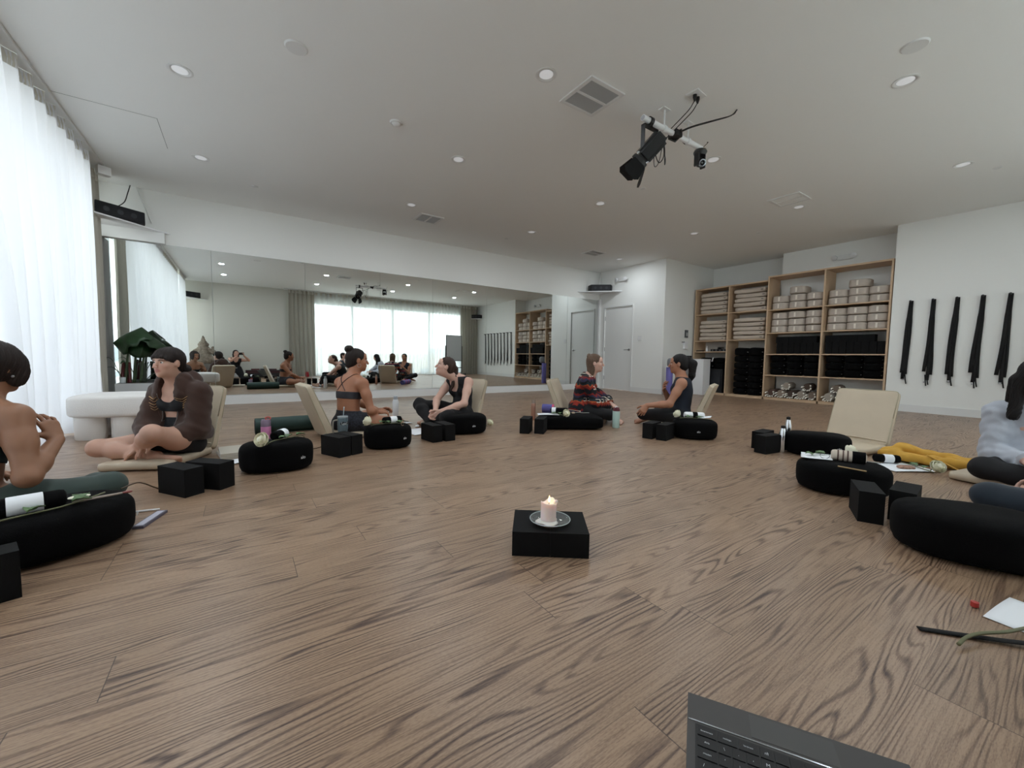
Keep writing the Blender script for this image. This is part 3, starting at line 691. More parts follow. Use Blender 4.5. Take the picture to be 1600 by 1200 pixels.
# shelf blocks: upright in a row, a second row lying above
for c, row, ys in ((1, 0, [3.14+.107*k for k in range(7)]), (0, 0, [2.20+.107*k for k in range(8)])):
    nm = 'third bay' if c == 1 else 'rightmost bay'
    for k, y in enumerate(ys):
        block(SX0+.15, y, .951, PI/2, 'black yoga block standing upright on the %s third shelf, %s from the right' % (nm, ORD[k]), 'black yoga blocks on the shelves', (1, .98, 1.42*.156/.156) if False else (1, .98, 1.4))
for c, ys in ((1, [3.27, 3.51, 3.75]), (0, [2.42, 2.66, 2.90])):
    nm = 'third bay' if c == 1 else 'rightmost bay'
    for k, y in enumerate(ys):
        block(SX0+.15, y, .951+.2186, 0, 'black yoga block lying on top of the standing row, %s, %s' % (nm, ['rightmost one', 'middle one', 'leftmost one'][k]), 'black yoga blocks on the shelves', (1.5, 1.0, .82))

# ------------------------------------------------------------------ meditation cushions
logo_m = mat('logo_white', '#d9dadb', .6)
def cushion_proto(seed, logo=True):
    rnd = random.Random(seed); ph = [rnd.uniform(0, 6) for _ in range(4)]
    t = thing('meditation_cushion', '', 'cushion')
    def fn(co, u, v):
        s = abs(math.sin(v)); r = math.cos(v)
        wr = .0035*math.sin(u*23+ph[0]+2*math.sin(u*3))*max(0, 1-abs(abs(v)-.95)/.5)
        co.x *= 1+wr*4; co.y *= 1+wr*4
        co.z += .006*math.sin(co.x*11+ph[1])*math.cos(co.y*9+ph[2])
        if co.z < 0: co.x *= 1+.02*co.z/.1; co.y *= 1+.02*co.z/.1
        return co
    bm = superell(B(), .235, .185, .106, .42, .92, 96, 32, fn=fn)
    for v_ in bm.verts:
        if v_.co.z < -.098: v_.co.z = -.098-(-.098-v_.co.z)*.1
    bm.transform(Matrix.Translation((0, 0, .100))); obj('cover', bm, fabric_m, t, smooth=True)
    bm = B()
    for zz, k in ((.178, .900), (.024, .930)):
        pts = [(.235*k*sqc(u, .92), .185*k*sqs(u, .92), zz+.004*math.sin(u*2+ph[1])) for u in [2*PI*i/48 for i in range(49)]]
        tube(bm, pts, .0035, 6)
    obj('piping', bm, fabric_m, t, smooth=True)
    bm = B(); tube(bm, smooth_pts([(-.06, .186, .12), (-.05, .205, .115), (0, .215, .11), (.05, .205, .115), (.06, .186, .12)]), .012, 8, .3)
    obj('carry_handle', bm, fabric_m, t, smooth=True)
    if logo:
        l = text_mesh('brand_mark', 'alo', .030, logo_m, t, (0, -.1905, .095), (PI/2, 0, 0), ext=.0008)
    return t
def place_logo(c, deg):
    l = [k for k in kids(c) if k.name.startswith('brand_mark')][0]; u = rad(deg)
    x, y = .2375*sqc(u, .92), .1875*sqs(u, .92); n = Vector((x/.235**2, y/.185**2, 0)).normalized()
    l.location = (x+n.x*.004, y+n.y*.004, .095); l.rotation_euler = (PI/2, 0, math.atan2(n.y, n.x)+PI/2)
rad = math.radians
cu = cushion_proto(1)
def cushion(x, y, rz, label, sc=(1, 1, 1), group='black oval cushions around the floor', first=[True], z=0):
    if first[0]: o = cu; first[0] = False; o.location = (x, y, z); o.rotation_euler = (0, 0, rz)
    else: o = dup(cu, (x, y, z), rz)
    o['label'] = label; o['group'] = group; o.scale = sc; return o
rad = math.radians
cA = cushion(-.66, 2.33, rad(28), 'black oval cushion at the far left holding a black roll and a rose stem', (1.12, 1.08, .90))
cB = cushion(.195, 3.20, rad(-4), 'black oval cushion with a white rose on top, beside the pink bottle', (.96, .90, .98))
cC = cushion(1.06, 3.51, rad(-10), 'black oval cushion with a white rose, in front of the bun-haired woman', (.86, .90, .96))
cD = cushion(1.95, 3.765, rad(-12), 'black oval cushion beside the woman in the black tank top', (.98, .95, .98))
cE = cushion(3.865, 2.345, rad(-38), 'black oval cushion with white rose beside the woman in navy', (.93, .95, .94))
cF = cushion(4.10, 1.36, rad(-62), 'black oval cushion before the empty beige chair', (1.0, .9, .94))
cG = cushion(3.10, .885, rad(-50), 'black oval cushion on the right with striped roll and papers on it', (1.02, 1.0, .90))
cH = cushion(2.53, .27, rad(-62), 'largest black oval cushion at the right edge of the photo', (1.10, 1.12, .94))
for cq_, a_g in ((cA, -22), (cB, -50), (cC, -55), (cD, -80), (cE, -95), (cF, -60), (cG, 90), (cH, 90)): place_logo(cq_, a_g)
# long flat cushion in front of the patterned cardigan
t = thing('bolster_cushion', 'long flat black bolster with paper and a white rose on it, before the patterned cardigan', 'cushion', (3.13, 3.43, 0), rad(-32))
def fnb(co, u, v):
    co.z += .010*math.sin(co.x*7+1)*math.cos(co.y*6); return co
bm = superell(B(), .365, .19, .078, .45, .35, 72, 20, fn=fnb)
for v_ in bm.verts:
    if v_.co.z < -.072: v_.co.z = -.072-(-.072-v_.co.z)*.05
bm.transform(Matrix.Translation((0, 0, .078))); obj('cover', bm, fabric_m, t, smooth=True)
obj('piping', tube(B(), [(.362*sqc(u, .35), .188*sqs(u, .35), .080+.01*math.sin(7*.362*sqc(u, .35)+1)*math.cos(6*.188*sqs(u, .35))) for u in [2*PI*i/64 for i in range(65)]], .0035, 6), fabric_m, t, smooth=True)
bolD = t
# spare cushions on shelves
for k in range(7):
    for j in range(2):
        yy = (4.28, 4.58)[j]; 
        cushion(SX0+.215, yy, rad(-90), 'spare black cushion, %s in the %s pile, second bay from left' % (['bottom', 'second', 'third', 'fourth', 'fifth', 'sixth', 'top'][k], ['right', 'left'][j]), (.63 if True else 1, 1.02, .68 if k < 6 else .85), 'spare black cushions on the shelves', z=.052+k*.143)
for k in range(2):
    for j in range(2):
        cushion(SX0+.24, (5.05, 5.39)[j], rad(-90), 'spare black cushion on the box speaker, %s layer, %s one' % (['lower', 'upper'][k], ['right', 'left'][j]), (.70, 1.0, .62), 'spare black cushions on the shelves', z=.604+k*.128)
for c, ys in ((1, (3.24, 3.54, 3.84)), (0, (2.32, 2.60, 2.88))):
    for k in range(3):
        for j in range(3):
            cushion(SX0+.215, ys[j], rad(-90), 'spare black cushion, fourth shelf of %s, %s layer, %s one' % (['rightmost bay', 'third bay'][c], ['bottom', 'middle', 'top'][k], ['right', 'centre', 'left'][j]), (.58, 1.02, .64), 'spare black cushions on the shelves', z=.517+k*.136)
t = thing('subwoofer', 'big square black box speaker at the bottom of the leftmost bay', 'speaker', (SX0+.03, 5.22, .051))
obj('cabinet', box(B(), 0, .42, -.30, .30, 0, .55), mat('box_black', '#0d0e10', .5), t, bevel=.01)
obj('grille', box(B(), -.012, .001, -.27, .27, .04, .51), mat('speaker_grille', '#14171d', .7), t, bevel=.004)
# small electronics on the little shelf
t = thing('audio_mixer', 'low black audio device on the small shelf of the leftmost bay', 'audio device', (SX0+.12, 5.10, 1.006))
obj('body', box(B(), 0, .22, -.20, .18, 0, .055), plastic_m, t, bevel=.004)
for y in (-.14, -.05, .04, .13): obj('knob', lathe(B(), [(0, 0), (.012, 0), (.010, .014), (0, .014)], 12, xf((-.001, y, .028), (0, -PI/2, 0))), metal_m, t, smooth=True, auto=40)
tag(obj('coiled_cable', tube(B(), smooth_pts([(SX0+.2+.05*math.cos(a), 5.08+.07*math.sin(a), 1.066+.007*a/3) for a in [k*.6 for k in range(30)]], 2), .005, 6), plastic_m, smooth=True), 'black cable coiled on top of the audio device', 'cable')
t = thing('spray_bottle', 'small white spray bottle on the small shelf of the leftmost bay', 'bottle', (SX0+.10, 5.36, 1.006))
obj('body', lathe(B(), [(0, 0), (.022, 0), (.023, .07), (.016, .085), (.009, .09), (.009, .10), (0, .10)], 16), white_m, t, smooth=True, auto=50)
obj('nozzle', box(B(), -.022, .012, -.008, .008, .10, .125), white_m, t, bevel=.003)
tag(obj('power_strip', box(B(), SX0+.05, SX0+.09, 5.42, 5.60, 1.006, 1.03), plastic_m, bevel=.004), 'thin black power strip at the left end of the small shelf', 'power strip')

# rolled mats with white fringe on the bottom shelf
fr_m = mat('fringe_white', '#f1ece2', .9)
mat_cols = ['#5a463d', '#8f8073', '#4a3c34', '#9b9084', '#75675c', '#a39a90', '#5f5248', '#7c6d62']
def fringe_roll(x, y, z, r, L, col, label, yaw, seed):
    rnd = random.Random(seed)
    t = thing('rolled_rug', label, 'rolled rug', (x, y, z), yaw, 'rolled rugs on the bottom shelf')
    bm = B(); prof = [(0, 0), (r*.9, .0), (r, .02), (r*1.02, L-.02), (r*.9, L), (0, L)]
    lathe(bm, prof, 24, xf((0, 0, r), (0, PI/2, 0))); obj('rolled_cloth', bm, mat('rug_'+col[1:], col, .95, bump=.5, bscale=150), t, smooth=True, auto=60)
    for k in range(7):
        a = -.2+PI*1.2*k/6+rnd.uniform(-.1, .1)+PI*.9
        p0 = Vector((.0, r*.75*math.cos(a), r+r*.75*math.sin(a))); d = Vector((-.07-.03*rnd.random(), r*.25*math.cos(a)+rnd.uniform(-.008, .008), r*.5*math.sin(a)-.02))
        pts = [p0, p0+d*.5+Vector((0, 0, .012)), p0+d]; 
        for q in pts: q.z = max(q.z, .012)
        obj('fringe_tassel', tube(B(), smooth_pts(pts, 3), [.010]*4+[.013, .014, .006], 6), fr_m, t, smooth=True)
    return t
i = 0
for c, ys in ((1, [3.18, 3.36, 3.54, 3.72, 3.90]), (0, [2.28, 2.49, 2.70, 2.91])):
    for y in ys[::-1]:
        nm = 'third bay' if c == 1 else 'rightmost bay'; n = len(ys); k = ys[::-1].index(y)
        fringe_roll(SX0+.07, y, .056, .080, .38, mat_cols[i % 8], '%s rolled rug with white fringe, bottom shelf, %s, %s' % (['brown', 'grey-brown', 'dark brown', 'grey', 'taupe', 'pale grey', 'umber', 'tan-grey'][i % 8], nm, ['first from the left', 'second from the left', 'third from the left', 'fourth from the left', 'fifth from the left'][k]), 0, i); i += 1
for y, c, col in ((3.27, 'third bay, right', 2), (3.63, 'third bay, left', 3), (2.80, 'rightmost bay', 4)):
    fringe_roll(SX0+.10, y, .056+.166, .075, .33, mat_cols[col], '%s rolled rug with fringe on top of the others, %s' % (['', '', 'dark brown', 'grey', 'taupe'][col], c), .1, i); i += 1

# ------------------------------------------------------------------ hanging yoga straps on the right wall
strap_m = mat('strap_black', '#0b0b0d', .85, bump=.3, bscale=300)
for k in range(9):
    y = 1.848-.2555*k; rnd = random.Random(k+3)
    which = ['nearest the shelves', 'second from the shelves', 'third from the shelves', 'fourth from the shelves', 'fifth from the shelves', 'sixth from the shelves', 'seventh from the shelves', 'eighth from the shelves', 'farthest from the shelves']
    t = thing('hanging_strap', 'bundle of black yoga straps hanging on a wall peg, %s' % which[k], 'yoga strap', (XR-.03, y, 1.80), 0, 'black strap bundles hanging on the right wall')
    obj('wall_peg', lathe(B(), [(0, 0), (.018, 0), (.018, .012), (.011, .014), (.011, .10), (.016, .102), (0, .108)], 14, xf((.03, 0, 0), (0, -PI/2, 0))), plastic_m, t, smooth=True, auto=40)
    for j in range(3):
        L = [1.20, 1.28, 1.16][j]+rnd.uniform(-.02, .03); s = (j-1)*.024; ph = rnd.uniform(0, 6)
        pts = []
        for q in range(15):
            u = q/14; pts.append((.004-.022*j*.5, (j-1)*.006+s*u*.95+.010*math.sin(u*5+ph)*u+.03*u*(1 if k != 1 else .3), .012-L*u))
        obj('strap', tube(B(), pts, [.018]*4+[.0215]*11, 8, .28 if j != 1 else .35), strap_m, t, smooth=True)
    for j in range(rnd.choice((1, 2, 3))):
        bm = tube(B(), smooth_pts([(-.012, .03+.02*(j-1), -1.18), (-.014, .02+.022*(j-1), -1.28), (-.012, .012+.024*(j-1), -1.34-.02*j)]), .008, 6, .4)
        obj('loose_end', bm, strap_m, t, smooth=True)
    obj('metal_buckle', cbox(B(), (-.012, .028, -1.30 if k % 2 else -1.27), (.006, .034, .022)), metal_m, t, bevel=.002)

# ------------------------------------------------------------------ wall items on the return wall, white bin, standing mat
t = thing('wall_phone', 'grey handset mounted on the return wall left of the shelves', 'intercom', (8.86, 5.70, 1.42))
obj('body', box(B(), -.05, .05, -.03, 0, -.09, .09), mat('grey_plastic', '#55585b', .5), t, bevel=.008)
obj('keypad', box(B(), -.03, .03, -.034, -.03, -.05, .03), mat('pale_keys', '#a9acae', .6), t)
t = thing('soap_dispenser', 'small white dispenser with black lever on the return wall', 'dispenser', (8.82, 5.70, 1.16))
obj('body', box(B(), -.05, .07, -.05, 0, -.10, .08), white_m, t, bevel=.012); obj('lever', box(B(), -.14, -.05, -.04, -.02, .05, .065), plastic_m, t)
t = thing('wall_controller', 'black boxy bracket on the return wall just left of the shelves', 'wall bracket', (8.93, 5.70, .83))
obj('bracket', box(B(), -.06, .06, -.10, 0, -.07, .07), plastic_m, t, bevel=.008); obj('hook', box(B(), -.10, -.06, -.09, -.07, -.02, .05), plastic_m, t)
t = thing('waste_bin', 'slim white waste bin standing left of the shelves behind the woman in navy', 'bin', (8.93, 5.35, 0))
obj('bin_body', box(B(), -.14, .14, -.17, .17, 0, .80), white_m, t, bevel=.02); obj('bin_lid', box(B(), -.145, .145, -.175, .175, .80, .825), white_m, t, bevel=.01)
obj('paper_scrap', box(B(), -.04, .0, -.06, -.055, .825, .92, xf((0, 0, 0), (.3, 0, 0))), paper_m, t)
t = thing('rolled_mat', 'purple rolled mat standing upright against the wall behind the woman in navy', 'yoga mat', (7.93, 5.46, 0))
purple_m = mat('purple_rubber', '#6c66a8', .7)
bm = B(); lathe(bm, [(0, 0), (.068, 0), (.072, .01), (.072, .62), (.068, .63), (0, .63)], 28); obj('roll', bm, purple_m, t, smooth=True, auto=50)
t = thing('drawstring_bag', 'small grey bag with dark red edge hung on top of the upright purple mat', 'bag', (7.90, 5.40, .632))
bm = superell(B(), .085, .07, .10, .6, .7, 28, 16); bm.transform(Matrix.Translation((-.01, -.0, .101))); obj('bag_body', bm, mat('bag_grey', '#7b7d82', .9, bump=.4, bscale=90), t, smooth=True)
obj('hem', tube(B(), [(-.01+.062*math.cos(a), .052*math.sin(a), .018) for a in [2*PI*k/24 for k in range(25)]], .008, 6), mat('maroon', '#5e2630', .8), t, smooth=True)
# ------------------------------------------------------------------ implicit-surface figures
def V(*a): return np.array(a if len(a) > 1 else a[0], dtype=np.float64)
def nrm(v): v = np.asarray(v, float); return v/(np.linalg.norm(v)+1e-12)
def fr_cap(a, b, ra, rb):
    a, b = V(a), V(b); d = b-a; L2 = max(d@d, 1e-12)
    def f(X, Y, Z):
        x, y, z = X-a[0], Y-a[1], Z-a[2]
        t = np.clip((x*d[0]+y*d[1]+z*d[2])/L2, 0, 1)
        return np.sqrt((x-t*d[0])**2+(y-t*d[1])**2+(z-t*d[2])**2)-(ra+(rb-ra)*t)
    R_ = max(ra, rb); return f, np.minimum(a, b)-R_, np.maximum(a, b)+R_
def fr_flatcap(a, b, ra, rb, n, sq):
    # capsule squashed by factor sq along direction n
    a, b, n = V(a), V(b), nrm(n); k = 1/sq-1
    def tr(p): return p+n*(p@n)*k
    A, Bp = tr(a), tr(b); d = Bp-A; L2 = max(d@d, 1e-12)
    def f(X, Y, Z):
        s = (X*n[0]+Y*n[1]+Z*n[2])*k
        x, y, z = X+n[0]*s-A[0], Y+n[1]*s-A[1], Z+n[2]*s-A[2]
        t = np.clip((x*d[0]+y*d[1]+z*d[2])/L2, 0, 1)
        return (np.sqrt((x-t*d[0])**2+(y-t*d[1])**2+(z-t*d[2])**2)-(ra+(rb-ra)*t))*(.5+.5*sq)
    R_ = max(ra, rb)*1.02; return f, np.minimum(a, b)-R_, np.maximum(a, b)+R_
def fr_ell(c, r, M):
    c, r = V(c), V(r); M = np.asarray(M, float)   # rows of M: local axes in world
    def f(X, Y, Z):
        x, y, z = X-c[0], Y-c[1], Z-c[2]
        u = (M[0][0]*x+M[0][1]*y+M[0][2]*z); v = (M[1][0]*x+M[1][1]*y+M[1][2]*z); w = (M[2][0]*x+M[2][1]*y+M[2][2]*z)
        k0 = np.sqrt((u/r[0])**2+(v/r[1])**2+(w/r[2])**2); k1 = np.sqrt((u/r[0]**2)**2+(v/r[1]**2)**2+(w/r[2]**2)**2)
        return k0*(k0-1)/(k1+1e-9)
    e = np.sqrt(((M.T*r)**2).sum(1)); return f, c-e, c+e
class Fig:
    def __init__(s): s.p = []
    def add(s, tags, prim, k=.02, sub=False):
        s.p.append((set(tags.split()), prim, k, sub)); return s
    def cap(s, tags, a, b, ra, rb, k=.02): return s.add(tags, fr_cap(a, b, ra, rb), k)
    def flat(s, tags, a, b, ra, rb, n, sq, k=.02): return s.add(tags, fr_flatcap(a, b, ra, rb, n, sq), k)
    def ell(s, tags, c, r, M, k=.02, sub=False): return s.add(tags, fr_ell(c, r, M), k, sub)
    def field(s, want, h, infl=0., clip=None, extra=None, pad=.03, skip=()):
        P = [p for p in s.p if (want is None or p[0] & want) and not (p[0] & set(skip))]
        if extra: P = P+[(set(), pr, k, False) for pr, k in extra]
        lo = np.min([p[1][1] for p in P if not p[3]], 0)-pad-infl; hi = np.max([p[1][2] for p in P if not p[3]], 0)+pad+infl
        lo = np.floor(lo/h)*h; n = np.ceil((hi-lo)/h).astype(int)+1
        F = np.full(n, .05, np.float32)
        ax = [(lo[i]+h*np.arange(n[i])) for i in range(3)]
        for tags, (f, a, b), k, sub in P:
            m = k+.025+infl
            i0 = np.maximum(np.floor((a-m-lo)/h).astype(int), 0); i1 = np.minimum(np.ceil((b+m-lo)/h).astype(int)+1, n)
            if (i1 <= i0).any(): continue
            sl = tuple(slice(i0[q], i1[q]) for q in range(3))
            d = f(ax[0][sl[0]][:, None, None], ax[1][sl[1]][None, :, None], ax[2][sl[2]][None, None, :]).astype(np.float32)
            cur = F[sl]
            if not sub:
                d = d-infl
                hh = np.clip(.5+.5*(cur-d)/k, 0, 1); F[sl] = cur*(1-hh)+d*hh-k*hh*(1-hh)
            else:
                d = -d; hh = np.clip(.5-.5*(cur-d)/k, 0, 1); F[sl] = cur*(1-hh)+d*hh+k*hh*(1-hh)
        if clip is not None:
            c = clip(ax[0][:, None, None], ax[1][None, :, None], ax[2][None, None, :]).astype(np.float32)
            F = np.maximum(F, c)
        return F, lo, h
def surface_nets(F, lo, h):
    S = F < 0; n = S.shape
    c = [S[i:n[0]-1+i, j:n[1]-1+j, k:n[2]-1+k] for i in (0, 1) for j in (0, 1) for k in (0, 1)]
    al = c[0].copy(); an = c[0].copy()
    for q in c[1:]: al &= q; an |= q
    act = an & ~al; idx = np.argwhere(act)
    if len(idx) == 0: return np.zeros((0, 3)), np.zeros((0, 4), int)
    vid = np.full(act.shape, -1, np.int32); vid[tuple(idx.T)] = np.arange(len(idx))
    acc = np.zeros((len(idx), 3)); cnt = np.zeros(len(idx))
    corners = [(i, j, k) for i in (0, 1) for j in (0, 1) for k in (0, 1)]
    val = {q: F[idx[:, 0]+q[0], idx[:, 1]+q[1], idx[:, 2]+q[2]] for q in corners}
    for q in corners:
        for ax in range(3):
            if q[ax]: continue
            r = list(q); r[ax] = 1; r = tuple(r); a, b = val[q], val[r]
            m = (a < 0) != (b < 0); t = np.where(m, a/(a-b+1e-12*(a == b)), 0)
            p = np.array(q, float)[None]*np.ones((len(idx), 1)); p[:, ax] += t
            acc[m] += p[m]; cnt[m] += 1
    v = lo+h*(idx+acc/cnt[:, None])
    quads = []
    for ax in range(3):
        o1, o2 = [(1, 2), (2, 0), (0, 1)][ax]
        a = S[tuple(slice(0, n[i]-1) if i == ax else slice(1, n[i]-1) for i in range(3))]
        b = S[tuple(slice(1, n[i]) if i == ax else slice(1, n[i]-1) for i in range(3))]
        e = np.argwhere(a != b)
        if not len(e): continue
        inside = a[tuple(e.T)]
        for i in range(3):
            if i != ax: e[:, i] += 1
        def cell(d1, d2):
            q = e.copy(); q[:, o1] -= d1; q[:, o2] -= d2; return vid[tuple(q.T)]
        Q = np.stack([cell(1, 1), cell(0, 1), cell(0, 0), cell(1, 0)], 1)
        Q[~inside] = Q[~inside][:, ::-1]; quads.append(Q)
    return v, np.concatenate(quads)
def mesh_np(name, v, q, m, parent=None, disp=None, attr=None, inv=None, relax=0):
    v = np.asarray(v)
    for _ in range(relax):
        acc = np.zeros_like(v); cn = np.zeros(len(v))
        for i in range(4):
            a, b = q[:, i], q[:, (i+1) % 4]
            np.add.at(acc, a, v[b]); np.add.at(cn, a, 1); np.add.at(acc, b, v[a]); np.add.at(cn, b, 1)
        v = v*.5+.5*acc/np.maximum(cn, 1)[:, None]
    if disp is not None:
        fn = np.cross(v[q[:, 2]]-v[q[:, 0]], v[q[:, 3]]-v[q[:, 1]]); vn = np.zeros_like(v)
        for i in range(4): np.add.at(vn, q[:, i], fn)
        vn /= np.linalg.norm(vn, axis=1)[:, None]+1e-9
        v = v+vn*disp(v)[:, None]
    at = attr(v) if attr is not None else None
    if inv is not None: v = (v-inv[0])@inv[1].T
    me = bpy.data.meshes.new(name); me.vertices.add(len(v)); me.vertices.foreach_set('co', v.astype(np.float32).ravel())
    me.loops.add(len(q)*4); me.loops.foreach_set('vertex_index', q.astype(np.int32).ravel())
    me.polygons.add(len(q)); me.polygons.foreach_set('loop_start', np.arange(0, len(q)*4, 4, dtype=np.int32))
    me.update(calc_edges=True); me.validate(); me.polygons.foreach_set('use_smooth', np.ones(len(me.polygons), bool))
    if at is not None:
        ca = me.color_attributes.new('tone', 'FLOAT_COLOR', 'POINT'); ca.data.foreach_set('color', at.astype(np.float32).ravel())
    return link(name, me, m, parent)

def skin_mat(name, col, lip, brow):
    if name in MATS: return MATS[name]
    m = bpy.data.materials.new(name); m.use_nodes = True; nt = m.node_tree; b = nt.nodes['Principled BSDF']; N = nt.nodes; L = nt.links
    at = N.new('ShaderNodeVertexColor'); at.layer_name = 'tone'; sp = N.new('ShaderNodeSeparateColor'); L.new(at.outputs['Color'], sp.inputs[0])
    m1 = N.new('ShaderNodeMix'); m1.data_type = 'RGBA'; m1.inputs['A'].default_value = srgb(col); m1.inputs['B'].default_value = srgb(lip); L.new(sp.outputs[0], m1.inputs['Factor'])
    m2 = N.new('ShaderNodeMix'); m2.data_type = 'RGBA'; L.new(m1.outputs['Result'], m2.inputs['A']); m2.inputs['B'].default_value = srgb(brow); L.new(sp.outputs[1], m2.inputs['Factor'])
    tc = N.new('ShaderNodeTexCoord'); nz = N.new('ShaderNodeTexNoise'); nz.inputs['Scale'].default_value = 14; L.new(tc.outputs['Object'], nz.inputs['Vector'])
    hv = N.new('ShaderNodeHueSaturation'); L.new(m2.outputs['Result'], hv.inputs['Color']); mr = N.new('ShaderNodeMapRange'); mr.inputs['To Min'].default_value = .92; mr.inputs['To Max'].default_value = 1.08; L.new(nz.outputs['Fac'], mr.inputs['Value']); L.new(mr.outputs[0], hv.inputs['Value'])
    L.new(hv.outputs['Color'], b.inputs['Base Color']); b.inputs['Roughness'].default_value = .5
    b.inputs['Subsurface Weight'].default_value = .12; b.inputs['Subsurface Radius'].default_value = (.012, .005, .003); b.inputs['Subsurface Scale'].default_value = 1
    MATS[name] = m; return m
def hair_mat(name, col, tip=None):
    if name in MATS: return MATS[name]
    m = mat(name, col, .55, spec=.25); nt = m.node_tree; b = nt.nodes['Principled BSDF']; N = nt.nodes; L = nt.links
    tc = N.new('ShaderNodeTexCoord'); mp = N.new('ShaderNodeMapping'); mp.inputs['Scale'].default_value = (260, 260, 22); L.new(tc.outputs['Object'], mp.inputs[0])
    nz = N.new('ShaderNodeTexNoise'); nz.inputs['Scale'].default_value = 1; nz.inputs['Detail'].default_value = 3; L.new(mp.outputs[0], nz.inputs['Vector'])
    c = srgb(col); r = N.new('ShaderNodeValToRGB'); r.color_ramp.elements[0].color = tuple(x*.6 for x in c[:3])+(1,); r.color_ramp.elements[1].color = tuple(min(1, x*1.7+.004) for x in c[:3])+(1,)
    L.new(nz.outputs['Fac'], r.inputs['Fac']); L.new(r.outputs['Color'], b.inputs['Base Color'])
    bp = N.new('ShaderNodeBump'); bp.inputs['Strength'].default_value = .5; bp.inputs['Distance'].default_value = .002; L.new(nz.outputs['Fac'], bp.inputs['Height']); L.new(bp.outputs['Normal'], b.inputs['Normal'])
    return m
def ik(a, t, l1, l2, pole):
    a, t, pole = V(a), V(t), V(pole); d = t-a; D = min(np.linalg.norm(d), (l1+l2)*.998); u = nrm(d); t = a+u*D
    x = (l1*l1-l2*l2+D*D)/(2*D); hgt = math.sqrt(max(l1*l1-x*x, 0)); p = pole-a; p = p-u*(p@u); p = nrm(p)
    return a+u*x+p*hgt, t
def rotz(v, a): c, s = math.cos(a), math.sin(a); return V(v[0]*c-v[1]*s, v[0]*s+v[1]*c, v[2])

def hand(F, W, d, n, side, curl=.5, spread=.12, sc=1., tagn='hand', thumb_in=.4):
    # W wrist, d pointing to fingers, n palm normal (out of the palm), side = direction of the thumb
    d, n = nrm(d), nrm(n); n = nrm(n-d*(n@d)); s = np.cross(d, n); s = s if s@V(side) > 0 else -s
    W = V(W)
    F.flat('skin '+tagn, W+d*.008*sc, W+d*.030*sc, .026*sc, .030*sc, n, .55, .012)
    F.flat('skin '+tagn, W+d*.028*sc+s*.016*sc, W+d*.082*sc+s*.022*sc, .021*sc, .018*sc, n, .62, .010)
    F.flat('skin '+tagn, W+d*.028*sc-s*.014*sc, W+d*.078*sc-s*.024*sc, .021*sc, .016*sc, n, .62, .010)
    F.flat('skin '+tagn, W+d*.030*sc, W+d*.084*sc, .024*sc, .020*sc, n, .62, .010)
    for i, (off, L, r) in enumerate(((.030, .072, .0085), (.010, .080, .0088), (-.011, .075, .0084), (-.030, .060, .0076))):
        b = W+d*(.088-.005*abs(i-1))*sc+s*off*sc; a1 = curl*(.55+.10*i); fd = nrm(d+s*spread*(1.2-i)*.8)
        def bend(v, a): return nrm(v*math.cos(a)+n*math.sin(a))
        v1 = bend(fd, a1); p1 = b+v1*L*.48*sc
        n2 = nrm(n*math.cos(a1)-fd*math.sin(a1)); v2 = nrm(v1*math.cos(a1*1.1)+n2*math.sin(a1*1.1)); p2 = p1+v2*L*.30*sc
        n3 = nrm(n2*math.cos(a1*1.1)-v1*math.sin(a1*1.1)); v3 = nrm(v2*math.cos(a1*.8)+n3*math.sin(a1*.8)); p3 = p2+v3*L*.24*sc
        F.cap('skin '+tagn, b-d*.012*sc, p1, r*1.08*sc, r*sc, .004); F.cap('skin '+tagn, p1, p2, r*1.02*sc, r*.92*sc, .003); F.cap('skin '+tagn, p2, p3, r*.92*sc, r*.78*sc, .003)
    tb = W+d*.026*sc+s*.026*sc; td = nrm(d*.62+s*.78+n*thumb_in); t1 = tb+td*.036*sc; td2 = nrm(d*.85+s*.35+n*(thumb_in+.2)); t2 = t1+td2*.030*sc; t3 = t2+nrm(td2+n*.2)*.022*sc
    F.cap('skin '+tagn, tb-td*.012*sc, t1, .0135*sc, .0110*sc, .010); F.cap('skin '+tagn, t1, t2, .0108*sc, .0098*sc, .004); F.cap('skin '+tagn, t2, t3, .0098*sc, .0080*sc, .003)

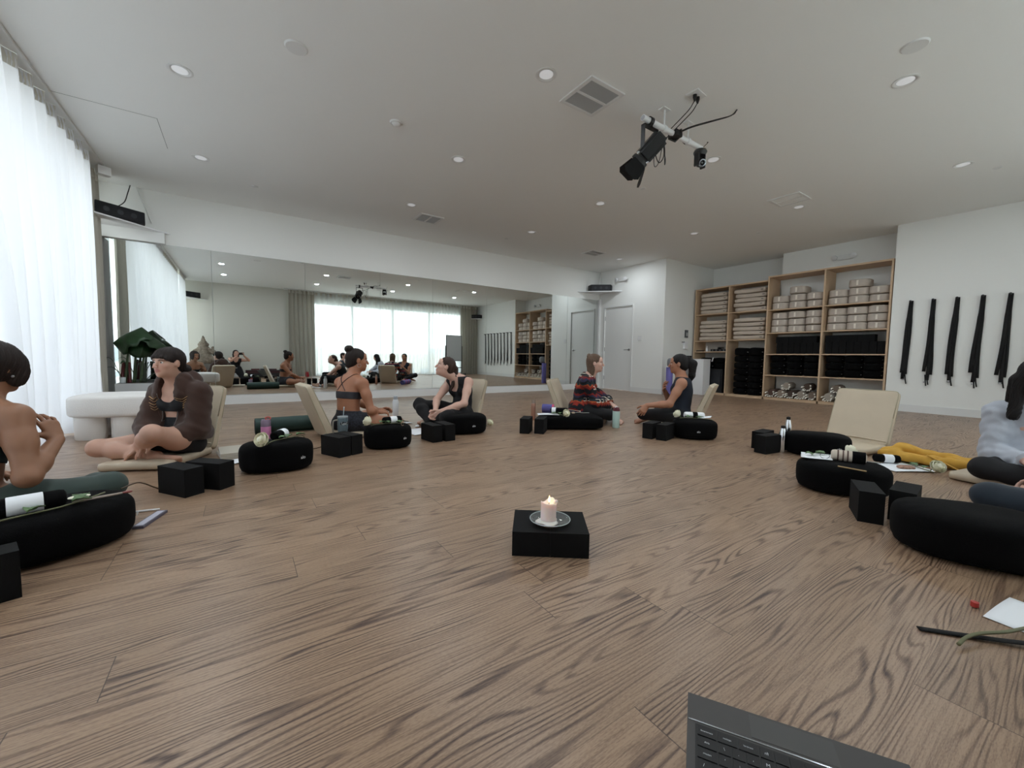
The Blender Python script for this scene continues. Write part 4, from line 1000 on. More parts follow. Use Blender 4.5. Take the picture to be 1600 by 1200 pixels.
class Person:
    def __init__(p, pelvis, neck, face, sh_yaw=None, pel_yaw=0, head_yaw=0, head_pitch=0, head_roll=0, bulge=.03, scale=1., slim=1., h=.005, head_off=None, bust=1.):
        p.F = F = Fig(); s = p.s = scale; p.h = h
        p.P = V(pelvis); p.N = V(neck); p.yaw = pel_yaw
        if sh_yaw is None: sh_yaw = pel_yaw
        f0 = V(math.cos(pel_yaw), math.sin(pel_yaw), 0); f1 = V(math.cos(sh_yaw), math.sin(sh_yaw), 0)
        p.fwd, p.sfwd = f0, f1
        def frame(up, f):
            up = nrm(up); r = nrm(np.cross(f, up)); ff = np.cross(up, r); return np.array([r, ff, up])   # right, forward, up
        ax = p.N-p.P
        def Sp(t):
            fm = nrm(f0*(1-t)+f1*t); return p.P+ax*t-fm*bulge*4*t*(1-t)
        def tang(t): return Sp(min(1, t+.05))-Sp(max(0, t-.05))
        p.Sp = Sp; p.M0 = M0 = frame(tang(.08), f0); p.M1 = M1 = frame(tang(.45), nrm(f0+f1)); p.M2 = M2 = frame(tang(.75), f1); M3 = frame(nrm(tang(.95)), f1)
        w = slim*s
        F.ell('skin torso pelvis', Sp(.04), (.160*w, .108*w, .105*s), M0, .03)
        for q in (-1, 1): F.ell('skin torso pelvis', p.P+M0[0]*q*.078*w-M0[1]*.045*s-M0[2]*.015*s, (.090*w, .095*s, .085*s), M0, .04)
        F.ell('skin torso', Sp(.30), (.126*w, .092*w, .12*s), M1, .05)
        F.ell('skin torso chest', Sp(.52), (.122*w, .088*w, .12*s), M1, .05)
        F.ell('skin torso chest', Sp(.72), (.138*w, .098*w, .14*s), M2, .05)
        F.ell('skin torso chest', Sp(.86)+M2[1]*.005, (.135*w, .080*w, .075*s), M2, .05)
        for q in (-1, 1):
            if bust: F.ell('skin torso chest bust', Sp(.68)+M2[0]*q*.062*w+M2[1]*.078*w, (.052*s*bust, .046*s*bust, .05*s*bust), M2, .035)
        # shoulders
        p.shR = Sp(.93)+M3[0]*.165*w-M3[2]*.045*s+M3[1]*.005; p.shL = Sp(.93)-M3[0]*.165*w-M3[2]*.045*s+M3[1]*.005
        for q, sh_ in ((1, p.shR), (-1, p.shL)):
            F.ell('skin shoulder', sh_-M3[0]*q*.006, (.050*s, .052*s, .055*s), M3, .035)
            F.cap('skin torso trap', Sp(.99)+M3[0]*q*.022*s-M3[2]*.005, sh_-M3[0]*q*.05*s+M3[2]*.022*s, .036*s, .030*s, .04)
            F.cap('skin torso chest', Sp(.90)+M3[0]*q*.05*s, sh_-M3[0]*q*.03*s, .05*s, .046*s, .04)
        # head
        nd = nrm(nrm(tang(.95))*.6+V(0, 0, 1)*.6+f1*.25)
        p.HC = HC = (p.N+nd*.165*s) if head_off is None else p.N+V(head_off)*s
        hy = head_yaw; fd = V(math.cos(hy)*math.cos(head_pitch), math.sin(hy)*math.cos(head_pitch), math.sin(head_pitch))
        r = nrm(np.cross(fd, V(0, 0, 1))); u = np.cross(r, fd); cr, sr = math.cos(head_roll), math.sin(head_roll); r2 = r*cr+u*sr; u2 = -r*sr+u*cr
        p.HM = HM = np.array([r2, fd, u2]); hs = p.hs = s*.96
        def hp(x, y, z): return HC+(HM[0]*x+HM[1]*y+HM[2]*z)*hs
        p.hp = hp
        F.cap('skin neck', p.N-M3[2]*.01, hp(0, -.022, -.055), .054*s, .050*s, .03)
        F.cap('skin neck', p.N+M3[1]*.03-M3[2]*.02, hp(0, .01, -.07), .034*s, .038*s, .03)
        F.ell('skin head', hp(0, -.018, .028), (.074*hs, .092*hs, .086*hs), HM, .02)
        F.ell('skin head', hp(0, .022, -.018), (.062*hs, .066*hs, .088*hs), HM, .035)
        F.ell('skin head', hp(0, .045, -.062), (.042*hs, .042*hs, .042*hs), HM, .03)
        F.ell('skin head', hp(0, .070, -.094), (.019*hs, .017*hs, .016*hs), HM, .018)
        F.ell('skin head', hp(0, .070, .045), (.050*hs, .018*hs, .035*hs), HM, .025)
        for q in (-1, 1):
            F.ell('skin head', hp(q*.030, .082, .022), (.022*hs, .008*hs, .007*hs), HM, .010)
            F.ell('skin head', hp(q*.040, .062, -.022), (.020*hs, .018*hs, .018*hs), HM, .02)
            F.ell('skin head', hp(q*.030, .094, .004), (.0165*hs, .014*hs, .011*hs), HM, .010, sub=True)
            F.ell('skin head ear', hp(q*.077, -.006, -.004), (.009*hs, .018*hs, .030*hs), HM, .006)
            F.ell('skin head ear', hp(q*.071, .006, -.006), (.010*hs, .010*hs, .020*hs), HM, .006)
            F.ell('skin head', hp(q*.0165, .104, -.033), (.008*hs, .009*hs, .007*hs), HM, .006)
        F.cap('skin head', hp(0, .086, .012), hp(0, .107, -.022), .0075*hs, .0100*hs, .010)
        F.ell('skin head', hp(0, .110, -.029), (.0105*hs, .010*hs, .0085*hs), HM, .006)
        F.ell('skin head', hp(0, .084, -.054), (.024*hs, .014*hs, .0065*hs), HM, .008)
        F.ell('skin head', hp(0, .083, -.066), (.021*hs, .013*hs, .0070*hs), HM, .006)
        F.ell('skin head', hp(0, .102, -.0602), (.020*hs, .008*hs, .0016*hs), HM, .003, sub=True)
        p.cuts = []
    def arm(p, side, wrist, pole, l1=.275, l2=.245, hand_d=None, palm=None, curl=.5, thumb=None, spread=.12, thick=1., thumb_in=.4, hs=1.):
        F, s = p.F, p.s; S = p.shR if side == 'R' else p.shL; q = 1 if side == 'R' else -1
        E, W = ik(S, wrist, l1*s, l2*s, pole); t = thick*s
        tg = 'skin arm arm'+side
        F.cap(tg+' upper'+side, S, S+(E-S)*.45, .047*t, .043*t, .03); F.cap(tg+' upper'+side, S+(E-S)*.4, E, .043*t, .036*t, .03)
        F.cap(tg+' upper'+side+' fore'+side, E, E+nrm(W-E)*.001, .037*t, .037*t, .02)
        F.cap(tg+' fore'+side, E, E+(W-E)*.35, .037*t, .038*t, .02); F.cap(tg+' fore'+side, E+(W-E)*.3, W, .038*t, .0245*t, .02)
        d = nrm(W-E) if hand_d is None else nrm(hand_d)
        hand(F, W, d, palm if palm is not None else V(0, 0, -1), thumb if thumb is not None else V(0, 0, 1), curl, spread, s*hs, 'hand'+side, thumb_in)
        p.__dict__['E'+side] = E; p.__dict__['W'+side] = W; return p
    def leg(p, side, ankle, pole, l1=.40, l2=.385, toe=None, sole=None, thick=1.):
        F, s = p.F, p.s; q = 1 if side == 'R' else -1
        Hh = p.P+p.M0[0]*q*.085*s+V(0, 0, -.005); K, A = ik(Hh, ankle, l1*s, l2*s, pole); t = thick*s
        tg = 'skin leg leg'+side
        F.cap(tg+' thigh', Hh, Hh+(K-Hh)*.35, .082*t, .080*t, .04); F.cap(tg+' thigh', Hh+(K-Hh)*.3, K, .080*t, .053*t, .04)
        F.cap(tg+' thigh shin', K, K+nrm(A-K)*.002, .055*t, .055*t, .03)
        mid = K+(A-K)*.32; F.cap(tg+' shin', K, mid, .050*t, .054*t, .03); F.cap(tg+' shin', mid, A, .054*t, .032*t, .03)
        td = nrm(toe) if toe is not None else nrm(A-K); so = nrm(sole) if sole is not None else V(0, 0, -1); so = nrm(so-td*(so@td))
        hl = A-td*.035*s+so*.022*s
        F.cap(tg+' foot', A, hl, .032*s, .028*s, .02); ball = A+td*.125*s+so*.035*s
        F.flat(tg+' foot', A+td*.01*s+so*.01*s, ball, .036*s, .040*s, so, .62, .02)
        sd = np.cross(td, so)
        if sd@(p.M0[0]*q) > 0: sd = -sd      # big toe on the inner side
        for i, (o, L) in enumerate(((.026, .050), (.009, .046), (-.006, .040), (-.019, .034), (-.031, .027))):
            b = ball+sd*o*s-td*.008*s+so*.004*s; F.cap(tg+' foot', b, b+td*L*s, (.013 if i == 0 else .0095)*s, (.011 if i == 0 else .008)*s, .005)
        p.__dict__['K'+side] = K; p.__dict__['A'+side] = A; return p
    def tone(p, v):
        q = (v-p.HC)@p.HM.T/p.hs; x, y, z = q.T; at = np.zeros((len(v), 4)); at[:, 3] = 1
        lip = np.clip(1.3-np.sqrt((x/.025)**2+((z+.060)/.0125)**2)*1.0, 0, 1)*(y > .072); lip = np.clip(lip*2.2, 0, 1)
        ax = np.abs(x); bz = .0235-.25*np.abs(ax-.034); brow = np.clip(1.4-np.sqrt(((ax-.032)/.019)**2+((z-bz)/.0042)**2), 0, 1)*(y > .055); brow = np.clip(brow*2, 0, 1)
        blush = np.exp(-(((ax-.042)/.02)**2+((z+.025)/.02)**2))*(y > .03)*.22
        at[:, 0] = np.clip(lip*.85+blush, 0, 1); at[:, 1] = brow*.8; return at
    def build(p, label, skin, group=None, cut=None):
        F, lo, h = p.F.field(None, p.h, clip=cut, skip=('nobody',))
        v, q = surface_nets(F, lo, h)
        org = V(p.P[0], p.P[1], 0); p.org = org
        o = mesh_np('person', v, q, skin, None, attr=p.tone, inv=(org, np.eye(3)), relax=1)
        o.location = org; tag(o, label, 'person', group); p.o = o
        for s_ in (-1, 1):     # eyes
            c = p.hp(s_*.0305, .0725, .0035)-org; r = .0128*p.hs
            bm = B(); superell(bm, r, r, r, 1, 1, 20, 12)
            M = Matrix(((*p.HM[0], 0), (*p.HM[1], 0), (*p.HM[2], 0), (0, 0, 0, 1))).transposed(); bm.transform(Matrix.Translation(Vector(c)) @ M)
            e = obj('eye', bm, [mat('eye_white', '#d8d2cc', .2)], o, smooth=True)
            bm = B(); lathe(bm, [(0, .0004), (.0056*p.hs, 0), (.0060*p.hs, -.0014), (0, -.0014)], 16, Matrix.Translation((0, r*1.005, 0)) @ Euler((-PI/2, 0, 0)).to_matrix().to_4x4()); bm.transform(Matrix.Translation(Vector(c)) @ M)
            obj('iris', bm, mat('iris_brown', '#2a1a12', .15), e, smooth=True)
        return o
    def wear(p, name, tags, m, infl=.006, clip=None, extra=None, folds=None, h=None, skip=(), label=None, relax=1):
        F, lo, hh = p.F.field(set(tags.split()), h or p.h, infl, clip, extra, skip=skip)
        v, q = surface_nets(F, lo, hh)
        if not len(q): print('EMPTY', name); return None
        o = mesh_np(name, v, q, m, p.o, disp=folds, inv=(p.org, np.eye(3)), relax=relax)
        if label: o['label'] = label
        return o
    def hair(p, m, extra, face=(.066, .085, .105), fc=(0, .105, -.045), infl=.010, name='hair', hairline=None, ear=True, low=-.05, strand=.0016, back=True, hl=(-.030, 1.15)):
        G = Fig(); HM, hs, hp = p.HM, p.hs, p.hp
        G.ell('h', hp(0, -.020, .030), ((.074+infl)*hs, (.092+infl)*hs, (.086+infl)*hs), HM, .02)
        if back: G.ell('h', hp(0, -.055, -.030), (.060*hs, .055*hs, .055*hs), HM, .03)
        for pr, k in extra: G.add('h', pr, k)
        def clip(X, Y, Z):
            x = X-p.HC[0]; y = Y-p.HC[1]; z = Z-p.HC[2]
            u = (HM[0][0]*x+HM[0][1]*y+HM[0][2]*z)/hs; w = (HM[1][0]*x+HM[1][1]*y+HM[1][2]*z)/hs; t = (HM[2][0]*x+HM[2][1]*y+HM[2][2]*z)/hs
            d = (1-np.sqrt(((u-fc[0])/face[0])**2+((w-fc[1])/face[1])**2+((t-fc[2])/face[2])**2))*min(face)*hs
            if ear: 
                e = (1-np.sqrt(((np.abs(u)-.080)/.024)**2+((w+.002)/.022)**2+((t+.008)/.034)**2))*.022*hs
                d = np.maximum(d, e)
                # in front of the ears below the temple: skin
                d = np.maximum(d, np.minimum((w-.006), (hl[0]+np.maximum(w, 0)*hl[1]-t))*hs)
            return d
        F, lo, h = G.field(None, p.h*.8 if p.h > .0045 else p.h, clip=clip)
        v, q = surface_nets(F, lo, h)
        def disp(v_):
            r = (v_-p.HC)@HM.T; a = np.arctan2(r[:, 0], r[:, 1]+.02); return strand*np.sin(a*55+6*np.sin(r[:, 2]*30))+strand*.6*np.sin(a*23+2+r[:, 2]*40)
        return mesh_np(name, v, q, m, p.o, disp=disp, inv=(p.org, np.eye(3)), relax=1)
def folds_fn(amp, sc=1., seed=0):
    def f(v):
        x, y, z = (v*sc*9).T; x = x+seed
        return amp*(np.sin(2.1*x+1.7*np.sin(1.3*y+z)+z*1.1)+.6*np.sin(3.3*y-2.2*z+1.5*np.sin(x*1.7))+.5*np.sin(5.1*z+2.9*x+np.sin(y*2)))
    return f
def halfspace(p0, n):
    p0, n = V(p0), nrm(n)
    return lambda X, Y, Z: (X-p0[0])*n[0]+(Y-p0[1])*n[1]+(Z-p0[2])*n[2]     # keeps the side opposite to n
def both(*fs):
    def f(X, Y, Z):
        d = fs[0](X, Y, Z)
        for g in fs[1:]: d = np.maximum(d, g(X, Y, Z))
        return d
    return f
def either(*fs):
    def f(X, Y, Z):
        d = fs[0](X, Y, Z)
        for g in fs[1:]: d = np.minimum(d, g(X, Y, Z))
        return d
    return f
# ------------------------------------------------------------------ floor chairs
def chair_proto():
    t = thing('floor_chair', '', 'floor chair')
    def pad(co, u, v): 
        co.z += .006*math.sin(co.x*9)*math.sin(co.y*8+1); return co
    bm = superell(B(), .265, .222, .030, .28, .16, 64, 10, fn=pad); bm.transform(Matrix.Translation((.245, 0, .031))); obj('seat_pad', bm, vinyl_m, t, smooth=True)
    tilt = Matrix.Translation((-.005, 0, .035)) @ Euler((0, -rad(22), 0)).to_matrix().to_4x4()
    bm = superell(B(), .030, .226, .262, .12, .16, 64, 22)
    bm2 = bm
    for v_ in bm2.verts:
        s = v_.co.z/.275; v_.co.x *= (1.1-.25*s); v_.co.x += .006*math.sin(v_.co.z*14)*math.cos(v_.co.y*6)
    bm.transform(tilt @ Matrix.Translation((0, 0, .262))); b = obj('backrest', bm, vinyl_m, t, smooth=True)
    bm = B()
    for xx in (-.024, .024): tube(bm, [Vector((xx*(1.1-.25*s)/1., y, .262+z)) for y, z, s in [(.224*sqc(a, .12), .259*sqs(a, .12), sqs(a, .18)) for a in [2*PI*k/60 for k in range(61)]]], .0045, 6)
    bm.transform(tilt); obj('piping', bm, mat('vinyl_piping', '#a99f88', .5), b, smooth=True)
    bm = B()
    for k in range(3): tube(bm, smooth_pts([(-.01+.012*k, -.215, .060+.012*k), (.0+.01*k, 0, .066+.014*k), (-.01+.012*k, .215, .060+.012*k)]), .007, 6)
    obj('hinge_fold', bm, vinyl_m, t, smooth=True)
    return t
ch0 = chair_proto()
def chair(x, y, yaw, label, first=[True], sc=(1, 1, 1)):
    if first[0]: o = ch0; first[0] = False; o.location = (x, y, 0); o.rotation_euler = (0, 0, rad(yaw))
    else: o = dup(ch0, (x, y, 0), rad(yaw))
    o['label'] = label; o['group'] = 'beige vinyl floor chairs'; o.scale = sc; return o
chair(-.40, 4.05, -116, 'beige floor chair under the woman in the brown hoodie')
chair(.665, 4.18, 6, 'beige floor chair behind the bun-haired woman in a grey bra top')
chair(2.22, 4.36, 205, 'beige floor chair behind the woman in the black tank top')
chair(3.50, 3.90, -55, 'beige floor chair behind the woman in the patterned cardigan')
chair(4.40, 2.68, 113, 'beige floor chair behind the woman in the navy tank top')
chair(4.85, 1.30, 176, 'empty beige floor chair on the right', sc=(1.02, 1.04, 1.02))
chair(4.50, .24, 165, 'beige floor chair under the woman in the grey sweater at the right edge')

# ------------------------------------------------------------------ people
def out_ell(c, r, M):
    f = fr_ell(c, r, M)[0]
    return lambda X, Y, Z: -f(X, Y, Z)
def in_ell(c, r, M):
    f = fr_ell(c, r, M)[0]
    return lambda X, Y, Z: f(X, Y, Z)
def above(p, t): return halfspace(p.Sp(t), -p.M1[2])   # keep what lies above spine station t
def below(p, t): return halfspace(p.Sp(t), p.M1[2])
def slab(c, n, w):
    c, n = V(c), nrm(n); return lambda X, Y, Z: np.abs((X-c[0])*n[0]+(Y-c[1])*n[1]+(Z-c[2])*n[2])-w
D_ = lambda a: V(math.cos(rad(a)), math.sin(rad(a)), 0)
skinA = skin_mat('skin_tan_shaded', '#93694f', '#8b4a42', '#2e1f1a'); skinB = skin_mat('skin_light', '#c49a86', '#a85f58', '#3a2a22'); skinC = skin_mat('skin_bronze', '#a06c50', '#84443a', '#1c120e')  # skinA: tan with the shade of a backlit back put into the colour
skinD = skin_mat('skin_fair', '#cda594', '#b4655f', '#4a3528'); skinE = skin_mat('skin_brown', '#a8765c', '#8a4a40', '#1a110e')
hairD = hair_mat('hair_dark_brown', '#1f1613'); hairB = hair_mat('hair_black', '#0f0b0b'); hairL = hair_mat('hair_light_brown', '#5a4638'); hairM = hair_mat('hair_brown', '#33241d')
knitblack = mat('black_knit', '#0c0c10', .85, bump=.2, bscale=300); 
def head_ell(p, x, y, z, rx, ry, rz, k=.02): return (fr_ell(p.hp(x, y, z), (rx*p.hs, ry*p.hs, rz*p.hs), p.HM), k)
def head_cap(p, a, b, ra, rb, k=.02): return (fr_cap(p.hp(*a), p.hp(*b), ra*p.hs, rb*p.hs), k)
def ring_part(name, p, c, n, R_, r, m, label=None):
    n = nrm(n); a = nrm(np.cross(n, V(.3, .2, .9))); b = np.cross(n, a); c = V(c)-p.org
    o = obj(name, tube(B(), [Vector(c+a*R_*math.cos(t)+b*R_*math.sin(t)) for t in [2*PI*k/24 for k in range(25)]], r, 6, cap=False), m, p.o, smooth=True)
    if label: o['label'] = label
    return o
def blob_part(name, p, c, r, m):
    return obj(name, superell(B(), r, r, r, 1, 1, 12, 8, M=Matrix.Translation(Vector(V(c)-p.org))), m, p.o, smooth=True)

# 1 -- far left, seen from behind
p = Person((-1.00, 2.68, .115), (-.965, 2.80, .565), None, sh_yaw=rad(60), pel_yaw=rad(60), head_yaw=rad(57), head_pitch=-.12, bulge=.02, scale=1., h=.0045)
p.arm('R', (-.742, 2.80, .372), (-.80, 2.40, .1), hand_d=(-.30, .10, .95), palm=(-.75, .55, -.1), curl=.55, thumb=(-.7, -.2, .5), spread=.22, thick=1.10)
p.arm('L', (-1.04, 3.02, .20), (-1.25, 2.75, .2), hand_d=(.5, .8, -.3), palm=(0, 0, -1), curl=.4, thumb=(.8, -.3, 0))
p.leg('R', (-.80, 3.12, .07), (-.30, 2.75, .14), toe=(-.8, .45, -.1), sole=(.3, .2, -.9))
p.leg('L', (-.86, 3.02, .06), (-1.30, 3.2, .14), toe=(.9, .2, -.1), sole=(0, .3, -.9))
p.build('woman at the far left seen from behind, bare shoulders, green leggings, short dark hair', skinA)
p.wear('leggings', 'leg pelvis', mat('green_leggings', '#33423d', .75, bump=.1, bscale=250, sheen=.1), .005, None, skip=('foot',), folds=folds_fn(.0012))
p.wear('sports_top', 'torso', mat('dark_teal_knit', '#14262a', .8), .005, both(above(p, .42), below(p, .66)), skip=('trap', 'shoulder', 'arm', 'neck'))
p.hair(hairD, [head_ell(p, 0, -.045, -.035, .070, .062, .075), head_ell(p, 0, -.01, .035, .088, .098, .088), head_ell(p, .066, .034, -.012, .022, .050, .078), head_ell(p, -.066, .034, -.012, .022, .050, .078)], face=(.060, .070, .098), infl=.014, ear=False)
blob_part('earring', p, p.hp(.083, .002, -.040), .006, metal_m); blob_part('earring', p, p.hp(.080, .010, -.030), .004, metal_m)
P1 = p

# 2 -- brown hoodie
p = Person((-.405, 3.87, .145), (-.40, 3.88, .572), None, sh_yaw=rad(-131), pel_yaw=rad(-135), head_yaw=rad(-133), head_pitch=.02, bulge=.045, scale=.97, h=.0045)
p.arm('R', (-.555, 3.69, .165), (-.80, 4.05, -.10), hand_d=(-.75, .15, -.45), palm=(-.1, .2, -.9), curl=.35, thumb=(.6, -.7, 0), spread=.16)
p.arm('L', (-.475, 3.62, .195), (-.05, 3.80, -.1), hand_d=(-.80, .10, -.50), palm=(-.2, -.1, -.9), curl=.5, thumb=(-.3, -.8, .2))
p.leg('R', (-.50, 3.665, .075), (-1.2, 3.90, .16), toe=(.85, -.35, .05), sole=(.1, -.6, -.7), l1=.39, l2=.40)
p.leg('L', (-.63, 3.80, .105), (-.15, 3.30, .40), toe=(-.8, .5, -.1), sole=(-.3, -.4, -.8), l1=.39, l2=.385)
p.build('woman in a brown zip hoodie and black crop top sitting cross-legged', skinB)
hood_m = mat('brown_fleece', '#3c271f', .95, bump=.3, bscale=220, var=.12, vscale=9, sheen=.15)
blk = mat('black_crop_top', '#0d0e14', .8, bump=.1, bscale=250)
p.wear('crop_top', 'torso', blk, .006, both(above(p, .50), below(p, .90), out_ell(p.Sp(.98)+p.M2[1]*.09, (.085, .10, .115), p.M2)), skip=('trap',))
p.wear('shorts', 'torso pelvis thigh', blk, .006, both(below(p, .40), either(halfspace(p.P, p.fwd*-1+V(0, 0, .0)) if False else in_ell(p.P+V(0, 0, .02), (.205, .205, .19), np.eye(3)), in_ell(p.Sp(.25), (.17, .17, .14), p.M1))), skip=('shin',))
M2 = p.M2
def wedge(p, w0, w1, t0=.1, t1=1.0):
    # opening down the front of a jacket: removes a strip in front of the chest, width w0 (bottom) .. w1 (top)
    a, b = p.Sp(t0), p.Sp(t1); L = np.linalg.norm(b-a); r, f, u = p.M2[0], p.M2[1], nrm(b-a)
    def g(X, Y, Z):
        x, y, z = X-a[0], Y-a[1], Z-a[2]
        s = np.clip((x*u[0]+y*u[1]+z*u[2])/L, 0, 1.1); side = np.abs(x*r[0]+y*r[1]+z*r[2]); fr = x*f[0]+y*f[1]+z*f[2]
        return np.minimum(np.minimum((w0+(w1-w0)*s)-side, fr-.0), .175-fr)
    return g
hood_ex = [(fr_cap(p.Sp(.93)+M2[0]*.06-M2[1]*.03, p.Sp(.99)+M2[0]*.085+M2[1]*.04, .040, .030), .03), (fr_cap(p.Sp(.93)-M2[0]*.06-M2[1]*.03, p.Sp(.99)-M2[0]*.085+M2[1]*.04, .040, .030), .03),
           (fr_ell(p.Sp(1.0)-M2[1]*.080, (.105, .055, .070), M2), .03), (fr_cap(p.Sp(.84)+M2[0]*.085+M2[1]*.085, p.Sp(1.06)+M2[0]*.078+M2[1]*.01, .022, .030), .02), (fr_cap(p.Sp(.84)-M2[0]*.085+M2[1]*.085, p.Sp(1.06)-M2[0]*.078+M2[1]*.01, .022, .030), .02), (fr_cap(p.Sp(1.06)+M2[0]*.078+M2[1]*.01, p.Sp(1.07)-M2[1]*.07, .030, .034), .02), (fr_cap(p.Sp(1.06)-M2[0]*.078+M2[1]*.01, p.Sp(1.07)-M2[1]*.07, .030, .034), .02),
           (fr_ell(p.Sp(.12)-M2[0]*.10, (.10, .13, .10), M2), .05), (fr_ell(p.Sp(.12)+M2[0]*.10, (.10, .13, .10), M2), .05)]
for s_ in ('R', 'L'):
    E_, W_ = p.__dict__['E'+s_], p.__dict__['W'+s_]
    hood_ex.append((fr_cap(p.__dict__['sh'+s_], E_, .058, .054), .04)); hood_ex.append((fr_cap(E_+(W_-E_)*.1, E_+(W_-E_)*.90, .048, .036), .03))
hands_off = [halfspace(p.WR+nrm(p.ER-p.WR)*.015, nrm(p.WR-p.ER)), halfspace(p.WL+nrm(p.EL-p.WL)*.015, nrm(p.WL-p.EL))]
near = lambda c, r: in_ell(c, (r, r, r), np.eye(3))
def cuff(p, s_): 
    E_, W_ = p.__dict__['E'+s_], p.__dict__['W'+s_]
    hs_ = halfspace(W_+nrm(E_-W_)*.012, nrm(W_-E_)); nr = in_ell(W_+nrm(W_-E_)*.06, (.085,)*3, np.eye(3))
    return lambda X, Y, Z: np.minimum(hs_(X, Y, Z), -nr(X, Y, Z))
p.wear('hoodie', 'chest torso shoulder trap upperR foreR upperL foreL', hood_m, .016, both(wedge(p, .050, .060), above(p, .02), cuff(p, 'R'), cuff(p, 'L'), out_ell(p.Sp(1.06)+M2[1]*.045, (.062, .085, .11), M2), halfspace(p.Sp(1.22), p.M2[2])), extra=hood_ex, folds=folds_fn(.0024, 2.4, 3), skip=('hand', 'head', 'neck', 'bust'))
def on_chest(p, side, w, t):
    return p.Sp(t)+p.M2[0]*side*w+p.M2[1]*.125
gold = mat('gold_print', '#c9a676', .5)
for q in (-1, 1):
    bm = B()
    for k in range(5):
        L_ = .062-.006*k; c = on_chest(p, q, .115, .80-.035*k)-p.org; a = Vector(c-p.M2[0]*L_*.5+p.M2[1]*(.0-.012)); b2 = Vector(c+p.M2[0]*L_*.5-p.M2[1]*.012); m_ = Vector(c+p.M2[1]*.006)
    # print bars are laid on the fleece by projecting small strips
        pass
    bm.free()
def project_strip(name, target, pts, w, th, m, parent, dirv):
    dg = bpy.context.evaluated_depsgraph_get(); ev = target
    from mathutils.bvhtree import BVHTree
    bv = target.get('_b'); me = target.data
    tree = PROJ.get(target.name)
    if tree is None:
        tree = BVHTree.FromPolygons([v_.co for v_ in me.vertices], [tuple(f.vertices) for f in me.polygons]); PROJ[target.name] = tree
    outp = []
    for q in pts:
        hit, nn, _, _ = tree.ray_cast(Vector(q), Vector(dirv)); 
        if hit is not None: outp.append(hit+nn*.0015)
    if len(outp) < 2: return None
    return obj(name, tube(B(), outp, w, 6, .3), m, parent, smooth=True)
PROJ = {}
hoodie = [c for c in kids(p.o) if c.name.startswith('hoodie')][0]
for q in (-1, 1):
    for k in range(5):
        L_ = .075-.010*k; c = p.Sp(.80-.045*k)+p.M2[0]*q*(.112-.004*k)+p.M2[1]*.19-p.org
        pts = [c+p.M2[0]*L_*(u-.5)-p.M2[2]*.02*(abs(u-.5)*2-.5)*-1 for u in np.linspace(0, 1, 7)]
        project_strip('chest_print', hoodie, pts, .0045, .001, gold, hoodie, tuple(-p.M2[1]))
    pts = [p.Sp(.88-.60*u)+p.M2[0]*q*(.068-.010*u)+p.M2[1]*.19-p.org for u in np.linspace(0, 1, 16)]
    project_strip('zipper_edge', hoodie, pts, .003, .001, metal_m, hoodie, tuple(-p.M2[1]))
    pts = [p.Sp(.84-.36*u)+p.M2[0]*q*(.084+.010*math.sin(u*4))+p.M2[1]*.19-p.org for u in np.linspace(0, 1, 12)]
    project_strip('drawstring', hoodie, pts, .0035, .001, mat('brown_cord', '#5d4234', .8), hoodie, tuple(-p.M2[1]))
p.hair(hairD, [head_ell(p, 0, .012, .062, .078, .080, .052), head_ell(p, 0, .082, .044, .056, .022, .022, .012), head_ell(p, .062, .045, .030, .020, .034, .030, .012), head_ell(p, -.062, .045, .030, .020, .034, .030, .012), head_ell(p, -.02, -.125, -.052, .038, .036, .042, .012)], face=(.064, .085, .080), fc=(0, .115, -.050), infl=.011, hl=(-.012, .5))
ring_part('bracelet', p, p.WL+nrm(p.EL-p.WL)*.002+V(0, 0, 0), p.WL-p.EL, .030, .004, mat('brown_cord', '#5d4234', .8))
P2 = p

# 3 -- bun, grey bra top, seen from behind
p = Person((.885, 4.185, .145), (.925, 4.215, .592), None, sh_yaw=rad(28), pel_yaw=rad(15), head_yaw=rad(-2), head_pitch=-.05, bulge=.03, scale=1.0, h=.005)
p.arm('R', (1.16, 4.18, .215), (.98, 3.70, .05), hand_d=(.85, .25, .0), palm=(.1, .4, -.9), curl=.7, thumb=(.1, .2, .9))
p.arm('L', (1.20, 4.30, .215), (1.0, 4.7, .1), hand_d=(.8, -.35, .25), palm=(.1, -.4, -.8), curl=.8, thumb=(.2, 0, .9))
p.leg('R', (1.18, 4.34, .075), (1.30, 3.55, .20), toe=(.3, .9, -.1), sole=(.3, -.1, -.9))
p.leg('L', (1.22, 4.20, .065), (1.30, 4.85, .14), toe=(.5, -.85, -.1), sole=(.3, .1, -.9))
p.build('woman with a dark high bun and grey strappy bra top, back half turned', skinC)
bra = mat('charcoal_bra', '#2c2b31', .8, bump=.1, bscale=250)
p.wear('bra_top', 'torso', bra, .005, both(above(p, .50), below(p, .655)), skip=('trap',))
for a, b in (((.62, -.085), (.93, .055)), ((.62, .055), (.93, -.075))):
    pass
def strap_path(p, pts, m, r=.0045, name='shoulder_strap', flat=.4):
    tr = []
    from mathutils.bvhtree import BVHTree
    me = p.o.data; key = p.o.name
    if key not in PROJ: PROJ[key] = BVHTree.FromPolygons([v_.co for v_ in me.vertices], [tuple(f.vertices) for f in me.polygons])
    for (t, x, f) in pts:
        q = Vector(p.Sp(t)+p.M2[0]*x+p.M2[1]*f-p.org); hit, nn, _, _ = PROJ[key].find_nearest(q)
        tr.append(hit+nn*.003)
    return obj(name, tube(B(), smooth_pts(tr, 3), r, 6, .5), m, p.o, smooth=True)
strap_path(p, [(.64, -.06, -.12), (.74, -.02, -.13), (.84, .02, -.13), (.94, .055, -.10), (1.0, .075, -.02), (.96, .085, .06), (.86, .075, .12), (.74, .065, .14)], bra)
